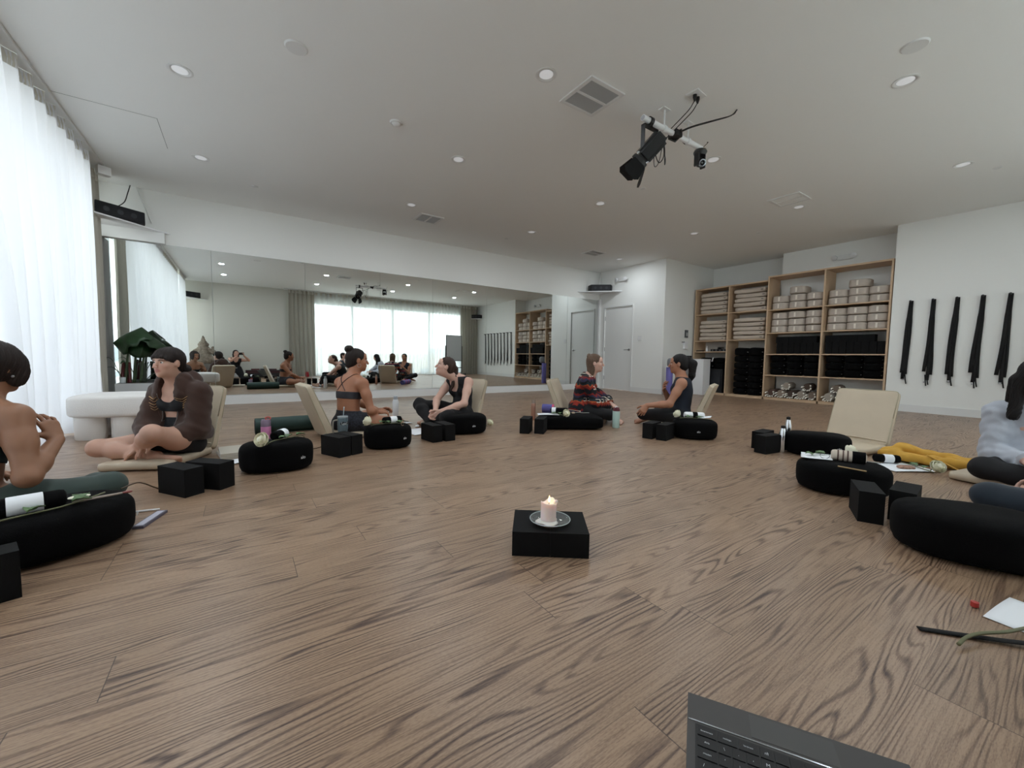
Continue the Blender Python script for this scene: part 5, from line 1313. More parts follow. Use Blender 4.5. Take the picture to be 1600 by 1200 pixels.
strap_path(p, [(.64, .06, -.12), (.74, .02, -.13), (.84, -.02, -.13), (.94, -.055, -.10), (1.0, -.075, -.02), (.96, -.085, .06), (.86, -.075, .12), (.74, -.065, .14)], bra)
pat_m = mat('patterned_shorts', '#20222c', .8, var=.9, vscale=60)
p.wear('shorts', 'torso pelvis thigh', pat_m, .006, both(below(p, .24), in_ell(p.P+p.fwd*.03+V(0, 0, .0), (.235, .235, .22), np.eye(3))), skip=('shin',))
p.hair(hairD, [head_ell(p, 0, -.060, -.030, .055, .050, .060), head_ell(p, 0, -.088, .112, .047, .044, .040, .010)], face=(.060, .085, .090), infl=.010)
ring_part('hoop_earring', p, p.hp(.084, .004, -.052), p.HM[0], .017, .0018, metal_m)
armc = p.shR+(p.ER-p.shR)*.62; ring_part('arm_tattoo_band', p, armc, p.ER-p.shR, .0395, .0022, mat('ink', '#3a2620', .8))
P3 = p

# 4 -- black tank top, looking up to the left
p = Person((2.12, 4.25, .145), (2.075, 4.245, .565), None, sh_yaw=rad(200), pel_yaw=rad(194), head_yaw=rad(164), head_pitch=.26, bulge=.085, scale=1.02, slim=.92, h=.005, head_off=(-.125, .012, .112))
p.arm('L', (1.80, 4.02, .205), (2.20, 3.55, -.1), hand_d=(-.70, .15, -.60), palm=(-.3, .8, -.3), curl=.7, thumb=(-.2, .2, .9), l1=.29, l2=.255)
p.arm('R', (1.76, 4.10, .200), (1.9, 4.7, .3), hand_d=(-.60, -.30, -.60), palm=(-.3, -.8, -.3), curl=.8, thumb=(-.2, -.2, .9), l1=.29, l2=.255)
p.leg('L', (1.78, 4.30, .075), (1.72, 3.75, .17), toe=(-.5, .8, -.1), sole=(-.3, -.1, -.9))
p.leg('R', (1.70, 4.12, .075), (1.6, 4.95, .45), toe=(-.6, -.75, -.1), sole=(-.3, .1, -.9))
p.build('smiling woman in a black tank top with a ponytail looking up to the left', skinD)
tank = mat('black_rib_tank', '#0e0f14', .85, bump=.1, bscale=200)
p.wear('tank_top', 'torso shoulder trap', tank, .008, both(below(p, 1.0), out_ell(p.Sp(1.0)+p.M2[1]*.11, (.080, .12, .15), p.M2), out_ell(p.shR+p.M2[0]*.045, (.075, .10, .105), p.M2), out_ell(p.shL-p.M2[0]*.045, (.075, .10, .105), p.M2)), folds=folds_fn(.002), skip=('neck', 'arm'))
p.wear('wide_trousers', 'pelvis leg', mat('black_trousers', '#0b0b0e', .9, bump=.1, bscale=200), .014, None, folds=folds_fn(.004, 1.2, 2), skip=('foot',))
p.hair(hairM, [head_ell(p, 0, -.110, .012, .030, .030, .030, .012), (fr_cap(p.hp(0, -.125, .010), p.hp(0, -.150, -.090), .028, .034), .02), (fr_cap(p.hp(0, -.150, -.090), p.hp(0, -.135, -.235), .034, .014), .02)], face=(.064, .088, .098), fc=(0, .105, -.032), infl=.007)
blob_part('hair_tie', p, p.hp(.018, -.118, .016), .010, white_m)
P4 = p

# 5 -- patterned cardigan
p = Person((3.62, 3.76, .145), (3.67, 3.67, .590), None, sh_yaw=rad(-48), pel_yaw=rad(-42), head_yaw=rad(-50), head_pitch=-.02, bulge=.03, scale=1.0, slim=.95, h=.005)
p.arm('R', (3.86, 3.52, .19), (3.25, 3.30, .05), hand_d=(.8, .5, -.25), palm=(0, 0, -1), curl=.4, thumb=(.2, .8, 0))
p.arm('L', (3.95, 3.56, .225), (4.15, 3.85, .1), hand_d=(-.1, -.8, -.3), palm=(0, 0, -1), curl=.4, thumb=(-.7, -.2, 0))
p.leg('R', (3.98, 3.52, .075), (3.55, 3.10, .15), toe=(.8, .5, -.1), sole=(.3, -.3, -.9))
p.leg('L', (3.86, 3.42, .070), (4.37, 3.75, .40), toe=(-.2, -.9, -.1), sole=(.2, -.3, -.9))
p.build('woman in a red and black patterned cardigan with light brown half-up hair', skinD)
def cardigan_mat():
    m = bpy.data.materials.new('geometric_knit'); m.use_nodes = True; nt = m.node_tree; N = nt.nodes; L = nt.links; b = N['Principled BSDF']; b.inputs['Roughness'].default_value = .95
    tc = N.new('ShaderNodeTexCoord'); sp = N.new('ShaderNodeSeparateXYZ'); L.new(tc.outputs['Object'], sp.inputs[0])
    def M_(op, a, b2=None):
        n = N.new('ShaderNodeMath'); n.operation = op
        for i, v in enumerate((a, b2)):
            if v is None: continue
            if isinstance(v, (int, float)): n.inputs[i].default_value = v
            else: L.new(v, n.inputs[i])
        return n.outputs[0]
    z = sp.outputs[2]; u = M_('ADD', M_('MULTIPLY', sp.outputs[0], .78), M_('MULTIPLY', sp.outputs[1], -.62)); u2 = M_('ADD', M_('MULTIPLY', sp.outputs[0], .6), M_('MULTIPLY', sp.outputs[1], .8))
    uu = M_('ADD', M_('MULTIPLY', u, 1.), u2)
    # horizontal bands with a stepped zigzag edge
    st = M_('SNAP', M_('MULTIPLY', M_('PINGPONG', uu, .035), .9), .009)
    zb = M_('FRACT', M_('MULTIPLY', M_('ADD', z, st), 4.9))
    rp = N.new('ShaderNodeValToRGB'); rp.color_ramp.interpolation = 'CONSTANT'; e = rp.color_ramp.elements
    cols = [(0, '#14141c'), (.16, '#8e2a1e'), (.30, '#b4562c'), (.37, '#1f3136'), (.50, '#0f0f15'), (.62, '#2c2a44'), (.74, '#7d211c'), (.86, '#1a1a20')]
    e[0].position, e[0].color = 0, srgb(cols[0][1]); e[1].position, e[1].color = cols[1][0], srgb(cols[1][1])
    for q, c in cols[2:]: x = e.new(q); x.color = srgb(c)
    L.new(zb, rp.inputs['Fac'])
    # pale key motifs: square spirals in one band
    fx = M_('FRACT', M_('MULTIPLY', uu, 13.)); fz = M_('FRACT', M_('MULTIPLY', z, 26.))
    edge = M_('LESS_THAN', M_('MINIMUM', M_('MINIMUM', fx, M_('SUBTRACT', 1., fx)), M_('MINIMUM', fz, M_('SUBTRACT', 1., fz))), .16)
    gap = M_('GREATER_THAN', fx, .28); band = M_('MULTIPLY', M_('GREATER_THAN', M_('FRACT', M_('MULTIPLY', z, 6.5)), .72), M_('GREATER_THAN', M_('FRACT', M_('MULTIPLY', uu, 4.3)), .45))
    msk = M_('MULTIPLY', M_('MULTIPLY', edge, gap), band)
    mx = N.new('ShaderNodeMix'); mx.data_type = 'RGBA'; L.new(msk, mx.inputs['Factor']); L.new(rp.outputs['Color'], mx.inputs['A']); mx.inputs['B'].default_value = srgb('#d8cfc0'); L.new(mx.outputs['Result'], b.inputs['Base Color'])
    return m
ex = []
for s_ in ('R', 'L'):
    E_, W_ = p.__dict__['E'+s_], p.__dict__['W'+s_]; ex += [(fr_ell(E_, (.07, .07, .07), np.eye(3)), .04), (fr_cap(E_+(W_-E_)*.3, E_+(W_-E_)*.9, .055, .040), .03)]
ex += [(fr_ell(p.Sp(.06), (.185, .14, .10), p.M0), .05), (fr_cap(p.Sp(.97)-p.M2[0]*.05-p.M2[1]*.03, p.Sp(.97)+p.M2[0]*.05-p.M2[1]*.03, .04, .04), .03)]
p.wear('cardigan', 'torso shoulder trap upperR foreR upperL foreL', cardigan_mat(), .016, both(wedge(p, .0, .062, .45, 1.0), above(p, -.15), cuff(p, 'R'), cuff(p, 'L'), out_ell(p.Sp(1.04)+p.M2[1]*.05, (.062, .085, .09), p.M2), halfspace(p.Sp(1.03), p.M2[2])), extra=ex, folds=folds_fn(.004, 1.1, 5), skip=('hand', 'head', 'neck', 'bust'))
p.wear('leggings', 'pelvis leg', knitblack, .006, None, skip=('foot',), folds=folds_fn(.0015))
p.hair(hairL, [head_ell(p, 0, -.062, -.080, .064, .042, .105), head_ell(p, .058, -.035, -.085, .022, .036, .095), head_ell(p, -.058, -.035, -.085, .022, .036, .095), head_ell(p, 0, -.085, .098, .026, .026, .024, .010), (fr_cap(p.hp(-.02, -.09, .11), p.hp(.03, -.10, .085), .016, .012), .01)], face=(.060, .088, .094), infl=.009, ear=False)
blob_part('earring', p, p.hp(.086, -.002, -.038), .005, white_m)
P5 = p

# 6 -- navy tank top
p = Person((4.30, 2.80, .145), (4.335, 2.815, .590), None, sh_yaw=rad(120), pel_yaw=rad(116), head_yaw=rad(124), head_pitch=-.02, bulge=.02, scale=1.0, slim=1.02, h=.005)
p.arm('L', (3.93, 2.985, .262), (4.1, 2.5, .0), hand_d=(-.55, .25, -.80), palm=(.5, .6, -.3), curl=.6, thumb=(.1, .9, .1), thick=1.08)
p.arm('R', (4.245, 2.985, .430), (4.6, 2.95, .2), hand_d=(-.65, -.35, .55), palm=(.3, -.8, .1), curl=.5, thumb=(.1, -.2, .9))
p.leg('L', (4.42, 3.12, .075), (3.7, 3.05, .20), toe=(.8, .5, -.1), sole=(-.2, .3, -.9))
p.leg('R', (4.20, 3.18, .070), (4.9, 3.2, .30), toe=(-.8, .4, -.1), sole=(.2, .3, -.9))
p.build('woman in a navy tank top with a dark ponytail, one hand on her chest', skinE)
p.wear('tank_top', 'torso shoulder trap', mat('navy_tank', '#121b2a', .85, bump=.1, bscale=200), .007, both(below(p, 1.0), out_ell(p.Sp(1.02)+p.M2[1]*.09, (.070, .11, .12), p.M2), out_ell(p.shR+p.M2[0]*.038-p.M2[1]*.012, (.066, .085, .11), p.M2), out_ell(p.shL-p.M2[0]*.038-p.M2[1]*.012, (.066, .085, .11), p.M2)), folds=folds_fn(.0018), skip=('neck', 'arm'))
p.wear('leggings', 'pelvis leg', knitblack, .006, None, skip=('foot',), folds=folds_fn(.0015))
p.hair(hairB, [head_ell(p, 0, -.110, .055, .028, .028, .028, .012), (fr_cap(p.hp(0, -.120, .055), p.hp(0, -.165, .0), .030, .042), .02), (fr_cap(p.hp(0, -.165, .0), p.hp(0, -.155, -.145), .046, .034), .02), (fr_cap(p.hp(0, -.155, -.145), p.hp(0, -.140, -.215), .034, .014), .02), head_ell(p, 0, -.050, -.030, .058, .050, .060)], face=(.060, .086, .092), infl=.011)
blob_part('hair_tie', p, p.hp(-.018, -.118, .050), .010, white_m)
P6 = p

# 7 -- grey sweater, right edge
p = Person((4.36, .17, .145), (4.24, .235, .575), None, sh_yaw=rad(190), pel_yaw=rad(182), head_yaw=rad(205), head_pitch=-.30, bulge=.05, scale=1.0, h=.005)
p.arm('R', (4.03, .24, .20), (4.30, .50, -.15), hand_d=(-.8, -.5, -.2), palm=(0, 0, -1), curl=.4, thumb=(.2, -.8, 0))
p.arm('L', (3.98, .05, .21), (4.3, -.35, .1), hand_d=(-.8, .3, -.2), palm=(0, 0, -1), curl=.4, thumb=(.2, .8, 0))
p.leg('R', (4.04, .03, .075), (3.95, .95, .20), toe=(-.3, -.9, -.1), sole=(-.2, .3, -.9))
p.leg('L', (3.95, .20, .070), (4.10, -.6, .20), toe=(-.7, .7, -.1), sole=(-.2, .3, -.9))
p.build('woman in pale grey sweater, black leggings, long black hair, at the right edge', skinD)
ex = []
for s_ in ('R', 'L'):
    E_, W_ = p.__dict__['E'+s_], p.__dict__['W'+s_]; ex += [(fr_cap(p.__dict__['sh'+s_], E_, .058, .052), .04), (fr_cap(E_, E_+(W_-E_)*.9, .052, .038), .03)]
ex += [(fr_ell(p.Sp(.10), (.180, .145, .12), p.M0), .08), (fr_ell(p.Sp(.45), (.155, .12, .20), p.M1), .08)]
p.wear('sweater', 'torso shoulder trap upperR foreR upperL foreL', mat('grey_sweater', '#b3b8c2', .95, bump=.3, bscale=200), .014, both(above(p, -.2), cuff(p, 'R'), cuff(p, 'L'), out_ell(p.Sp(1.06)+p.M2[1]*.03, (.07, .08, .07), p.M2), halfspace(p.Sp(1.03), p.M2[2])), extra=ex, folds=folds_fn(.0034, 2.3, 7), skip=('hand', 'head', 'neck', 'bust'))
p.wear('leggings', 'pelvis leg', knitblack, .008, None, skip=('foot',), folds=folds_fn(.002))
p.hair(hairB, [head_ell(p, 0, -.050, -.060, .075, .055, .11), (fr_cap(p.hp(.07, -.01, -.02), p.hp(.085, .045, -.26), .034, .030), .03), (fr_cap(p.hp(-.07, -.01, -.02), p.hp(-.085, .045, -.26), .034, .030), .03), (fr_cap(p.hp(.05, -.07, -.05), p.hp(.05, -.06, -.28), .05, .04), .03), (fr_cap(p.hp(-.05, -.07, -.05), p.hp(-.05, -.06, -.28), .05, .04), .03)], face=(.058, .080, .098), infl=.013, ear=False)
P7 = p

# 8 -- person beside the camera to the right: only a leg reaches into the picture
p = Person((3.10, -.18, .145), (3.07, -.22, .60), None, sh_yaw=rad(32), pel_yaw=rad(38), head_yaw=rad(32), bulge=.03, scale=1.0, h=.006)
p.arm('L', (3.22, .10, .26), (2.7, -.1, .2), hand_d=(.4, .8, -.3), palm=(0, 0, -1), curl=.4, thumb=(.8, -.2, 0))
p.arm('R', (3.46, -.22, .22), (3.1, -.8, .2), hand_d=(.8, .4, -.3), palm=(0, 0, -1), curl=.4, thumb=(-.2, .8, 0))
p.leg('L', (3.42, .0, .075), (3.02, .95, .17), toe=(.7, -.5, -.1), sole=(.2, .3, -.9), l1=.42, l2=.40)
p.leg('R', (3.33, .12, .070), (3.6, -.6, .17), toe=(-.2, .9, -.1), sole=(.2, .3, -.9))
p.build('person in navy leggings whose knee reaches in at the right edge', skinD)
nv = mat('navy_leggings', '#1b2733', .8, sheen=.1)
p.wear('leggings', 'pelvis leg', nv, .007, None, skip=('foot',), folds=folds_fn(.002))
p.wear('tank_top', 'torso shoulder trap', nv, .007, both(below(p, 1.0), out_ell(p.Sp(1.02)+p.M2[1]*.09, (.070, .11, .12), p.M2)), skip=('neck', 'arm'))
p.hair(hairD, [head_ell(p, 0, -.05, -.05, .07, .05, .09)], infl=.011)
P8 = p

# 9 -- photographer kneeling behind the camera, only seen in the mirror
fwdc = V(.559, .827, 0); 
p = Person((-.17, -.44, .30), (-.13, -.36, .660), None, sh_yaw=rad(86), pel_yaw=rad(88), head_yaw=rad(75), head_pitch=0, bulge=.01, scale=.96, h=.006, head_off=(0, .02, .135))
p.arm('R', (.085, -.085, .725), (.35, -.30, .45), hand_d=(-.1, .15, .95), palm=(-.85, .3, .1), curl=1.1, thumb=(-.5, -.6, .3), hs=.9)
p.arm('L', (-.085, -.10, .72), (-.42, -.22, .45), hand_d=(.1, .15, .95), palm=(.85, .1, .1), curl=1.1, thumb=(.5, -.6, .3), hs=.9)
p.leg('R', (.0, -.62, .05), (.06, .2, .0), toe=(0, -1, -.1), sole=(0, -.1, 1), l1=.38)
p.leg('L', (-.30, -.62, .05), (-.33, .2, .0), toe=(0, -1, -.1), sole=(0, -.1, 1), l1=.38)
p.build('kneeling photographer in black holding up a phone, seen only in the mirror', skinB)
p.wear('black_top', 'torso shoulder trap', mat('black_top', '#15161a', .85), .008, both(above(p, .12), below(p, .98), out_ell(p.Sp(1.02)+p.M2[1]*.09, (.070, .11, .14), p.M2), out_ell(p.shR+p.M2[0]*.035, (.06, .08, .10), p.M2), out_ell(p.shL-p.M2[0]*.035, (.06, .08, .10), p.M2)), skip=('neck', 'arm'))
p.wear('black_skirt', 'pelvis thigh', mat('black_skirt', '#0d0e13', .9), .022, None, folds=folds_fn(.003), skip=('shin',))
ring_part('white_waistband', p, p.Sp(.13), p.M0[2], .128, .007, white_m)
p.hair(hairD, [head_ell(p, 0, -.045, -.06, .082, .055, .12), (fr_cap(p.hp(.07, -.01, -.03), p.hp(.075, .0, -.19), .028, .020), .03), (fr_cap(p.hp(-.07, -.01, -.03), p.hp(-.075, .0, -.19), .028, .020), .03)], infl=.012, ear=False)
t = thing('smartphone', 'black phone held sideways by the photographer, seen only in the mirror', 'phone'); t.matrix_world = Matrix.Translation(Vector((0, 0, H))) @ Matrix((b_, a_, c_)).to_4x4()
# phone frame: camera space, body lies behind the lens
def phbox(name, x0, x1, y0, y1, z0, z1, m, bev=.003):
    return obj(name, box(B(), x0, x1, y0, y1, z0, z1), m, t, bevel=bev)
phbox('phone_body', -.045, .115, -.055, .023, .012, .020, plastic_m, .003)
for i, (x, y) in enumerate(((.004, -.014), (-.028, .004), (-.028, -.03))):
    obj('lens', lathe(B(), [(0, 0), (.008, 0), (.008, .004), (0, .004)], 16, xf((x, y, .008))), mat('lens_glass', '#111', .05), t)
print('people seconds', time.time()-T0)
# ------------------------------------------------------------------ loose blocks on the floor
G1 = 'black foam yoga blocks on the floor'
BL = [(-.300, 2.915, -55, 'left block of the pair in front of the brown-hoodie woman'), (-.168, 2.965, -44, 'right block of the pair in front of the brown-hoodie woman'),
      (.612, 3.41, -65, 'left block of the pair in front of the tumbler with handle'), (.716, 3.455, -66, 'right block of the pair in front of the tumbler with handle'),
      (1.49, 3.56, 96, 'left block of the pair between two oval cushions in the middle'), (1.625, 3.555, 92, 'right block of the pair between two oval cushions in the middle'),
      (2.535, 3.465, 44, 'left block of the pair at the left end of the long bolster'), (2.665, 3.375, 42, 'right block of the pair at the left end of the long bolster'),
      (3.495, 2.585, 15, 'left block of the pair under the hand of the woman in navy'), (3.540, 2.455, 15, 'right block of the pair under the hand of the woman in navy'),
      (3.83, 1.625, -8, 'front block of the pair left of the silver bottles'), (3.995, 1.745, 4, 'rear block of the pair left of the silver bottles'),
      (2.690, .660, 24, 'left block of the pair between the two big right cushions'), (2.850, .545, 6, 'right block of the pair between the two big right cushions'),
      (-.735, 1.93, 20, 'single block cut off by the left edge of the photo')]
for x, y, a, l in BL: 
    block(x, y, 0, rad(a-90), 'black yoga block, '+l, G1)
for k, s in enumerate((-1, 1)):
    o = block(0, 0, 0, 0, 'black yoga block lying flat under the candle, %s one' % ('left', 'right')[k], G1)
    c = Vector((1.083, 1.297, .05)); d = Vector((math.cos(rad(-37)), math.sin(rad(-37)), 0))*.0774*s
    # lying on its broad side: 0.23 deep, 0.155 wide, 0.10 high
    o.rotation_euler = (0, 0, 0); o.matrix_world = Matrix.Translation(c+d) @ Euler((0, 0, rad(-37))).to_matrix().to_4x4() @ Euler((0, PI/2, 0)).to_matrix().to_4x4() @ Matrix.Translation((0, 0, -.078)) @ Matrix.Diagonal((1, 1, .985, 1))
cs = bpy.data.objects
# ------------------------------------------------------------------ candle on a glass plate
cx, cy = 1.073, 1.284
glass_m = bpy.data.materials.new('clear_glass'); glass_m.use_nodes = True; b = glass_m.node_tree.nodes['Principled BSDF']; b.inputs['Base Color'].default_value = (.9, .95, .95, 1); b.inputs['Transmission Weight'].default_value = .9; b.inputs['Roughness'].default_value = .05; b.inputs['IOR'].default_value = 1.3
t = thing('glass_plate', 'round clear glass plate on the two black blocks under the candle', 'plate', (cx, cy, .1015)); t.scale = (1.2, 1.2, 1.15)
obj('plate_body', lathe(B(), [(0, .001), (.045, .001), (.062, .006), (.070, .012), (.0715, .014), (.070, .0165), (.062, .011), (.045, .006), (0, .006)], 48), glass_m, t, smooth=True, auto=60)
obj('plate_rim', lathe(B(), [(.0690, .0150), (.0705, .0175), (.0722, .0165), (.0715, .0140), (.0690, .0150)], 48, cap=False), mat('glass_rim', '#b9c4c4', .1, coat=.5), t, smooth=True)
t = thing('candle', 'thick white pillar candle burning on the glass plate in the middle of the floor', 'candle', (cx-.004, cy+.006, .1085))
wax = mat('candle_wax', '#efe2dc', .45, sss=.6); MATS['candle_wax'].node_tree.nodes['Principled BSDF'].inputs['Subsurface Scale'].default_value = 1.5
def waxfn(bm):
    for v_ in bm.verts:
        a = math.atan2(v_.co.y, v_.co.x)
        if v_.co.z > .055: v_.co.z += (.006*math.sin(a*2+1.0)+.004*math.sin(a*3))*min(1, (v_.co.z-.055)/.02)
        r = 1+.02*math.sin(a*5+v_.co.z*60); v_.co.x *= r; v_.co.y *= r
bm = lathe(B(), [(0, 0), (.033, 0), (.033, .02), (.0325, .05), (.033, .070), (.034, .079), (.0325, .083), (.029, .080), (.024, .070), (.012, .063), (0, .062)], 40); waxfn(bm)
obj('wax_body', bm, wax, t, smooth=True)
bm = superell(B(), .012, .008, .010, .9, .9, 20, 10, M=xf((.030, -.010, .078))); obj('wax_drip', bm, wax, t, smooth=True)
bm = B(); lathe(bm, [(0, .0), (.044, .0), (.047, .0025), (.040, .005), (0, .006)], 40)
for v_ in bm.verts:
    a = math.atan2(v_.co.y, v_.co.x); r = 1+.14*math.sin(a*3+.6)+.08*math.sin(a*5); v_.co.x *= r; v_.co.y *= r
bm.transform(xf((-.012, -.010, 0))); obj('wax_pool', bm, wax, t, smooth=True)
obj('wick', tube(B(), smooth_pts([(0, 0, .060), (.001, 0, .070), (.003, 0, .078)]), .0012, 6), mat('wick_black', '#1a1512', .9), t)
fl = bpy.data.materials.new('flame'); fl.use_nodes = True; nt = fl.node_tree; nt.nodes.clear(); e = nt.nodes.new('ShaderNodeEmission'); o_ = nt.nodes.new('ShaderNodeOutputMaterial'); e.inputs['Color'].default_value = (1, .62, .25, 1); e.inputs['Strength'].default_value = 4; nt.links.new(e.outputs[0], o_.inputs[0])
obj('flame', lathe(B(), [(0, 0), (.0035, .004), (.0052, .010), (.0040, .018), (.0018, .026), (0, .032)], 16, xf((.003, 0, .078))), fl, t, smooth=True)
l = bpy.data.lights.new('candle_flame_light', 'POINT'); l.energy = .03; l.color = (1, .55, .25); l.shadow_soft_size = .006; lo = bpy.data.objects.new('candle_flame_light', l); COL.objects.link(lo); lo.location = (cx-.001, cy+.006, .205)

# ------------------------------------------------------------------ helpers for small things on cushions
from mathutils.bvhtree import BVHTree
def cushion_tree(c):
    bpy.context.view_layer.update()
    cov = [k for k in kids(c) if k.name.startswith('cover')][0]; mw = cov.matrix_world
    me = cov.data; return BVHTree.FromPolygons([mw @ v_.co for v_ in me.vertices], [tuple(f.vertices) for f in me.polygons])
TR = {}
def zt(c, x, y):
    if c is None: return 0.
    if c.name not in TR: TR[c.name] = cushion_tree(c)
    h = TR[c.name].ray_cast(Vector((x, y, 1)), Vector((0, 0, -1)))[0]
    return h.z if h is not None else 0.
def drape(c, pts, up, n=6):
    # lay a polyline over cushion c: world xy points, clearance 'up'
    out = []
    P = smooth_pts([(x, y, 0) for x, y in pts], n)
    for q in P: out.append(Vector((q.x, q.y, zt(c, q.x, q.y)+up)))
    for _ in range(3):
        for i in range(1, len(out)-1): out[i].z = max(out[i].z, (out[i-1].z+out[i+1].z)/2)
    return out
petal_bm_seed = [0]
def bloom(parent, pos, tilt, r=.036, m=None):
    m = m or rosew_m; petal_bm_seed[0] += 1; rnd = random.Random(petal_bm_seed[0])
    M = Matrix.Translation(pos) @ tilt.to_matrix().to_4x4()
    bm = B()
    for ring, (n, rr, op, hh) in enumerate(((3, .30, .05, .95), (4, .55, .15, 1.0), (5, .82, .26, .90), (6, 1.0, .50, .66))):
        for k in range(n):
            a = 2*PI*k/n+ring*.7+rnd.uniform(-.15, .15)
            def fn(u, v, a=a, rr=rr, op=op, hh=hh):
                ang = a+(u-.5)*1.75; z = v*hh*1.5*r
                rad_ = rr*r*(.35+.65*math.sin(min(1, v*1.15)*PI/2))+op*r*.45*max(0, v-.6)**1.5
                z -= r*.25*(abs(u-.5)*2)**2*v+op*r*.5*max(0, v-.72)
                return Vector((rad_*math.cos(ang), rad_*math.sin(ang), z+.002*math.sin(u*9)))
            grid_sheet(bm, fn, 7, 7)
    superell(bm, r*.60, r*.60, r*.70, 1, 1, 16, 10, M=Matrix.Translation((0, 0, r*.72)))
    bm.transform(M)
    return obj('bloom', bm, m, parent, smooth=True)
def leaf(parent, pos, d, L=.05, W=.024, m=None, roll=0, name='leaf'):
    d = Vector(d).normalized(); s = d.cross(Vector((0, 0, 1))).normalized(); u = s.cross(d)
    s, u = s*math.cos(roll)+u*math.sin(roll), u*math.cos(roll)-s*math.sin(roll); pos = Vector(pos)
    def fn(a, b2):
        w = W*math.sin(PI*a**.8)*(b2-.5)*2; return pos+d*L*a+s*w*.5*2*.5+u*(.006*math.sin(PI*a)+abs(b2-.5)*.010+.002*math.sin(a*20)*abs(b2-.5))
    return obj(name, grid_sheet(B(), fn, 10, 6, .0008), m or leaf_m, parent, smooth=True)
def rose(label, c, stem_xy, up=.012, leaves=((.25, 1), (.35, -1), (.5, 1)), bl=True, r=.036, group='cream roses', stem_pts=None, petal_m=None):
    pts = stem_pts or drape(c, stem_xy, up)
    t = thing('rose', label, 'rose', tuple(pts[0]), 0, group); org = Vector(pts[0]); P = [Vector(q)-org for q in pts]
    obj('stem', tube(B(), P, .0032, 6), stem_m, t, smooth=True)
    d = (P[0]-P[2]).normalized()
    if bl:
        d = (d+Vector((0, 0, .75))).normalized()
        bloom(t, P[0]+d*.002+Vector((0, 0, r*.62)), d.to_track_quat('Z', 'Y'), r, petal_m)
        for k in range(3): leaf(t, P[0]+Vector((0, 0, .012)), (math.cos(k*2+d.x), math.sin(k*2), -.1), .018, .008, name='sepal')
    for f, sgn in leaves:
        i = int(f*(len(P)-1)); q = P[i]; dd = (P[min(i+1, len(P)-1)]-P[max(0, i-1)]).normalized(); s = dd.cross(Vector((0, 0, 1)))*sgn
        leaf(t, q+Vector((0, 0, .006)), dd*.5+s+Vector((0, 0, .12)), .060, .040, roll=.2*sgn)
        leaf(t, q+Vector((0, 0, .008)), dd*1.2+s*.3+Vector((0, 0, .10)), .050, .030, roll=-.2*sgn)
    return t
def roll(label, x, y, z, rz, L=.20, r=.038, col=None, band=(-.2, .45), group='black rolls with white paper bands', tilt=0, bandm=None, bandname='paper_band'):
    t = thing('cloth_roll', label, 'roll', (x, y, z+r*.93), rz, group); t.rotation_euler = (0, tilt, rz)
    prof = [(0, -L/2+.006), (r*.35, -L/2+.004), (r*.6, -L/2), (r*.9, -L/2+.006), (r, -L/2+.02), (r, L/2-.02), (r*.9, L/2-.006), (r*.6, L/2), (r*.35, L/2-.004), (0, L/2-.006)]
    bm = lathe(B(), prof, 28, xf((0, 0, 0), (0, PI/2, 0)))
    for v_ in bm.verts: v_.co.z *= .93
    obj('rolled_cloth', bm, col or fabric_m, t, smooth=True, auto=60)
    a, b2 = band[0]*L, band[1]*L
    bm = lathe(B(), [(r*1.02, a), (r*1.05, a+.002), (r*1.05, b2-.002), (r*1.02, b2)], 28, xf((0, 0, 0), (0, PI/2, 0)), cap=False)
    for v_ in bm.verts: v_.co.z *= .93
    obj(bandname, bm, bandm or paper_m, t, smooth=True)
    return t
def sheet(label, x, y, z, rz, a=.21, b2=.297, curl=.004, name='paper_sheet', m=None, group=None, tilt=(0, 0)):
    def fn(u, v): return Vector(((u-.5)*a, (v-.5)*b2, curl*(math.sin(u*PI)+math.cos(v*4)*.5)+curl))
    bm = grid_sheet(B(), fn, 8, 8, .0007); o = obj(name, bm, m or paper_m, smooth=True); o.location = (x, y, z+.001); o.rotation_euler = (tilt[0], tilt[1], rz)
    tag(o, label, 'paper', group); return o
def sticks(label, x, y, z, rz, n=2, L=.16, m=None):
    t = thing('wooden_tweezer', label, 'sticks', (x, y, z), rz)
    for k in range(n):
        obj('stick', tube(B(), [(0, (k-.5)*.022, .004), (L, (k-.5)*.004, .006)], .0035, 6), m or mat('stick_wood', '#9b8d82', .6), t, smooth=True)
    obj('red_tip', superell(B(), .018, .009, .005, .8, .8, 14, 8, M=xf((L, 0, .006))), mat('red_tip', '#7c3a34', .5), t, smooth=True)
    return t
# A: far left cushion
zA = zt(cA, -.70, 2.24)
roll('black roll with white paper band on the far left cushion', -.705, 2.235, zt(cA, -.64, 2.23), rad(18), L=.25, r=.036, band=(-.10, .26))
sticks('two thin sticks with dark red tip on the far left cushion', -.575, 2.285, zt(cA, -.56, 2.30)+.004, rad(16))
rose('long rose stem with green leaves lying over the far left cushion', cA, [(-.76, 2.155), (-.68, 2.175), (-.59, 2.22), (-.53, 2.31), (-.50, 2.38)], leaves=((.30, -1), (.62, 1), (.70, -1)), bl=False, group=None)
tag(obj('twig', tube(B(), smooth_pts([(-.46, 2.44, zt(cA, -.47, 2.42)+.01), (-.43, 2.62, .16), (-.41, 2.85, .07), (-.405, 3.02, .006)]), .0032, 6), mat('dark_stem', '#4a3b2c', .7), smooth=True), 'thin brown stem reaching from the far left cushion down to the floor', 'stem')
t = tag(obj('fallen_petal', superell(B(), .034, .020, .006, .8, .8, 20, 8, M=xf((0, 0, .007))), rosew_m, smooth=True), 'single cream petal on the far left cushion behind the sticks', 'petal'); t.location = (-.575, 2.37, zt(cA, -.575, 2.37)-.001); t.rotation_euler = (0, 0, .4)
t = thing('notebook', 'slim grey notebook with a pale edge on the floor right of the far left cushion', 'notebook', (-.375, 2.50, .0), rad(72))
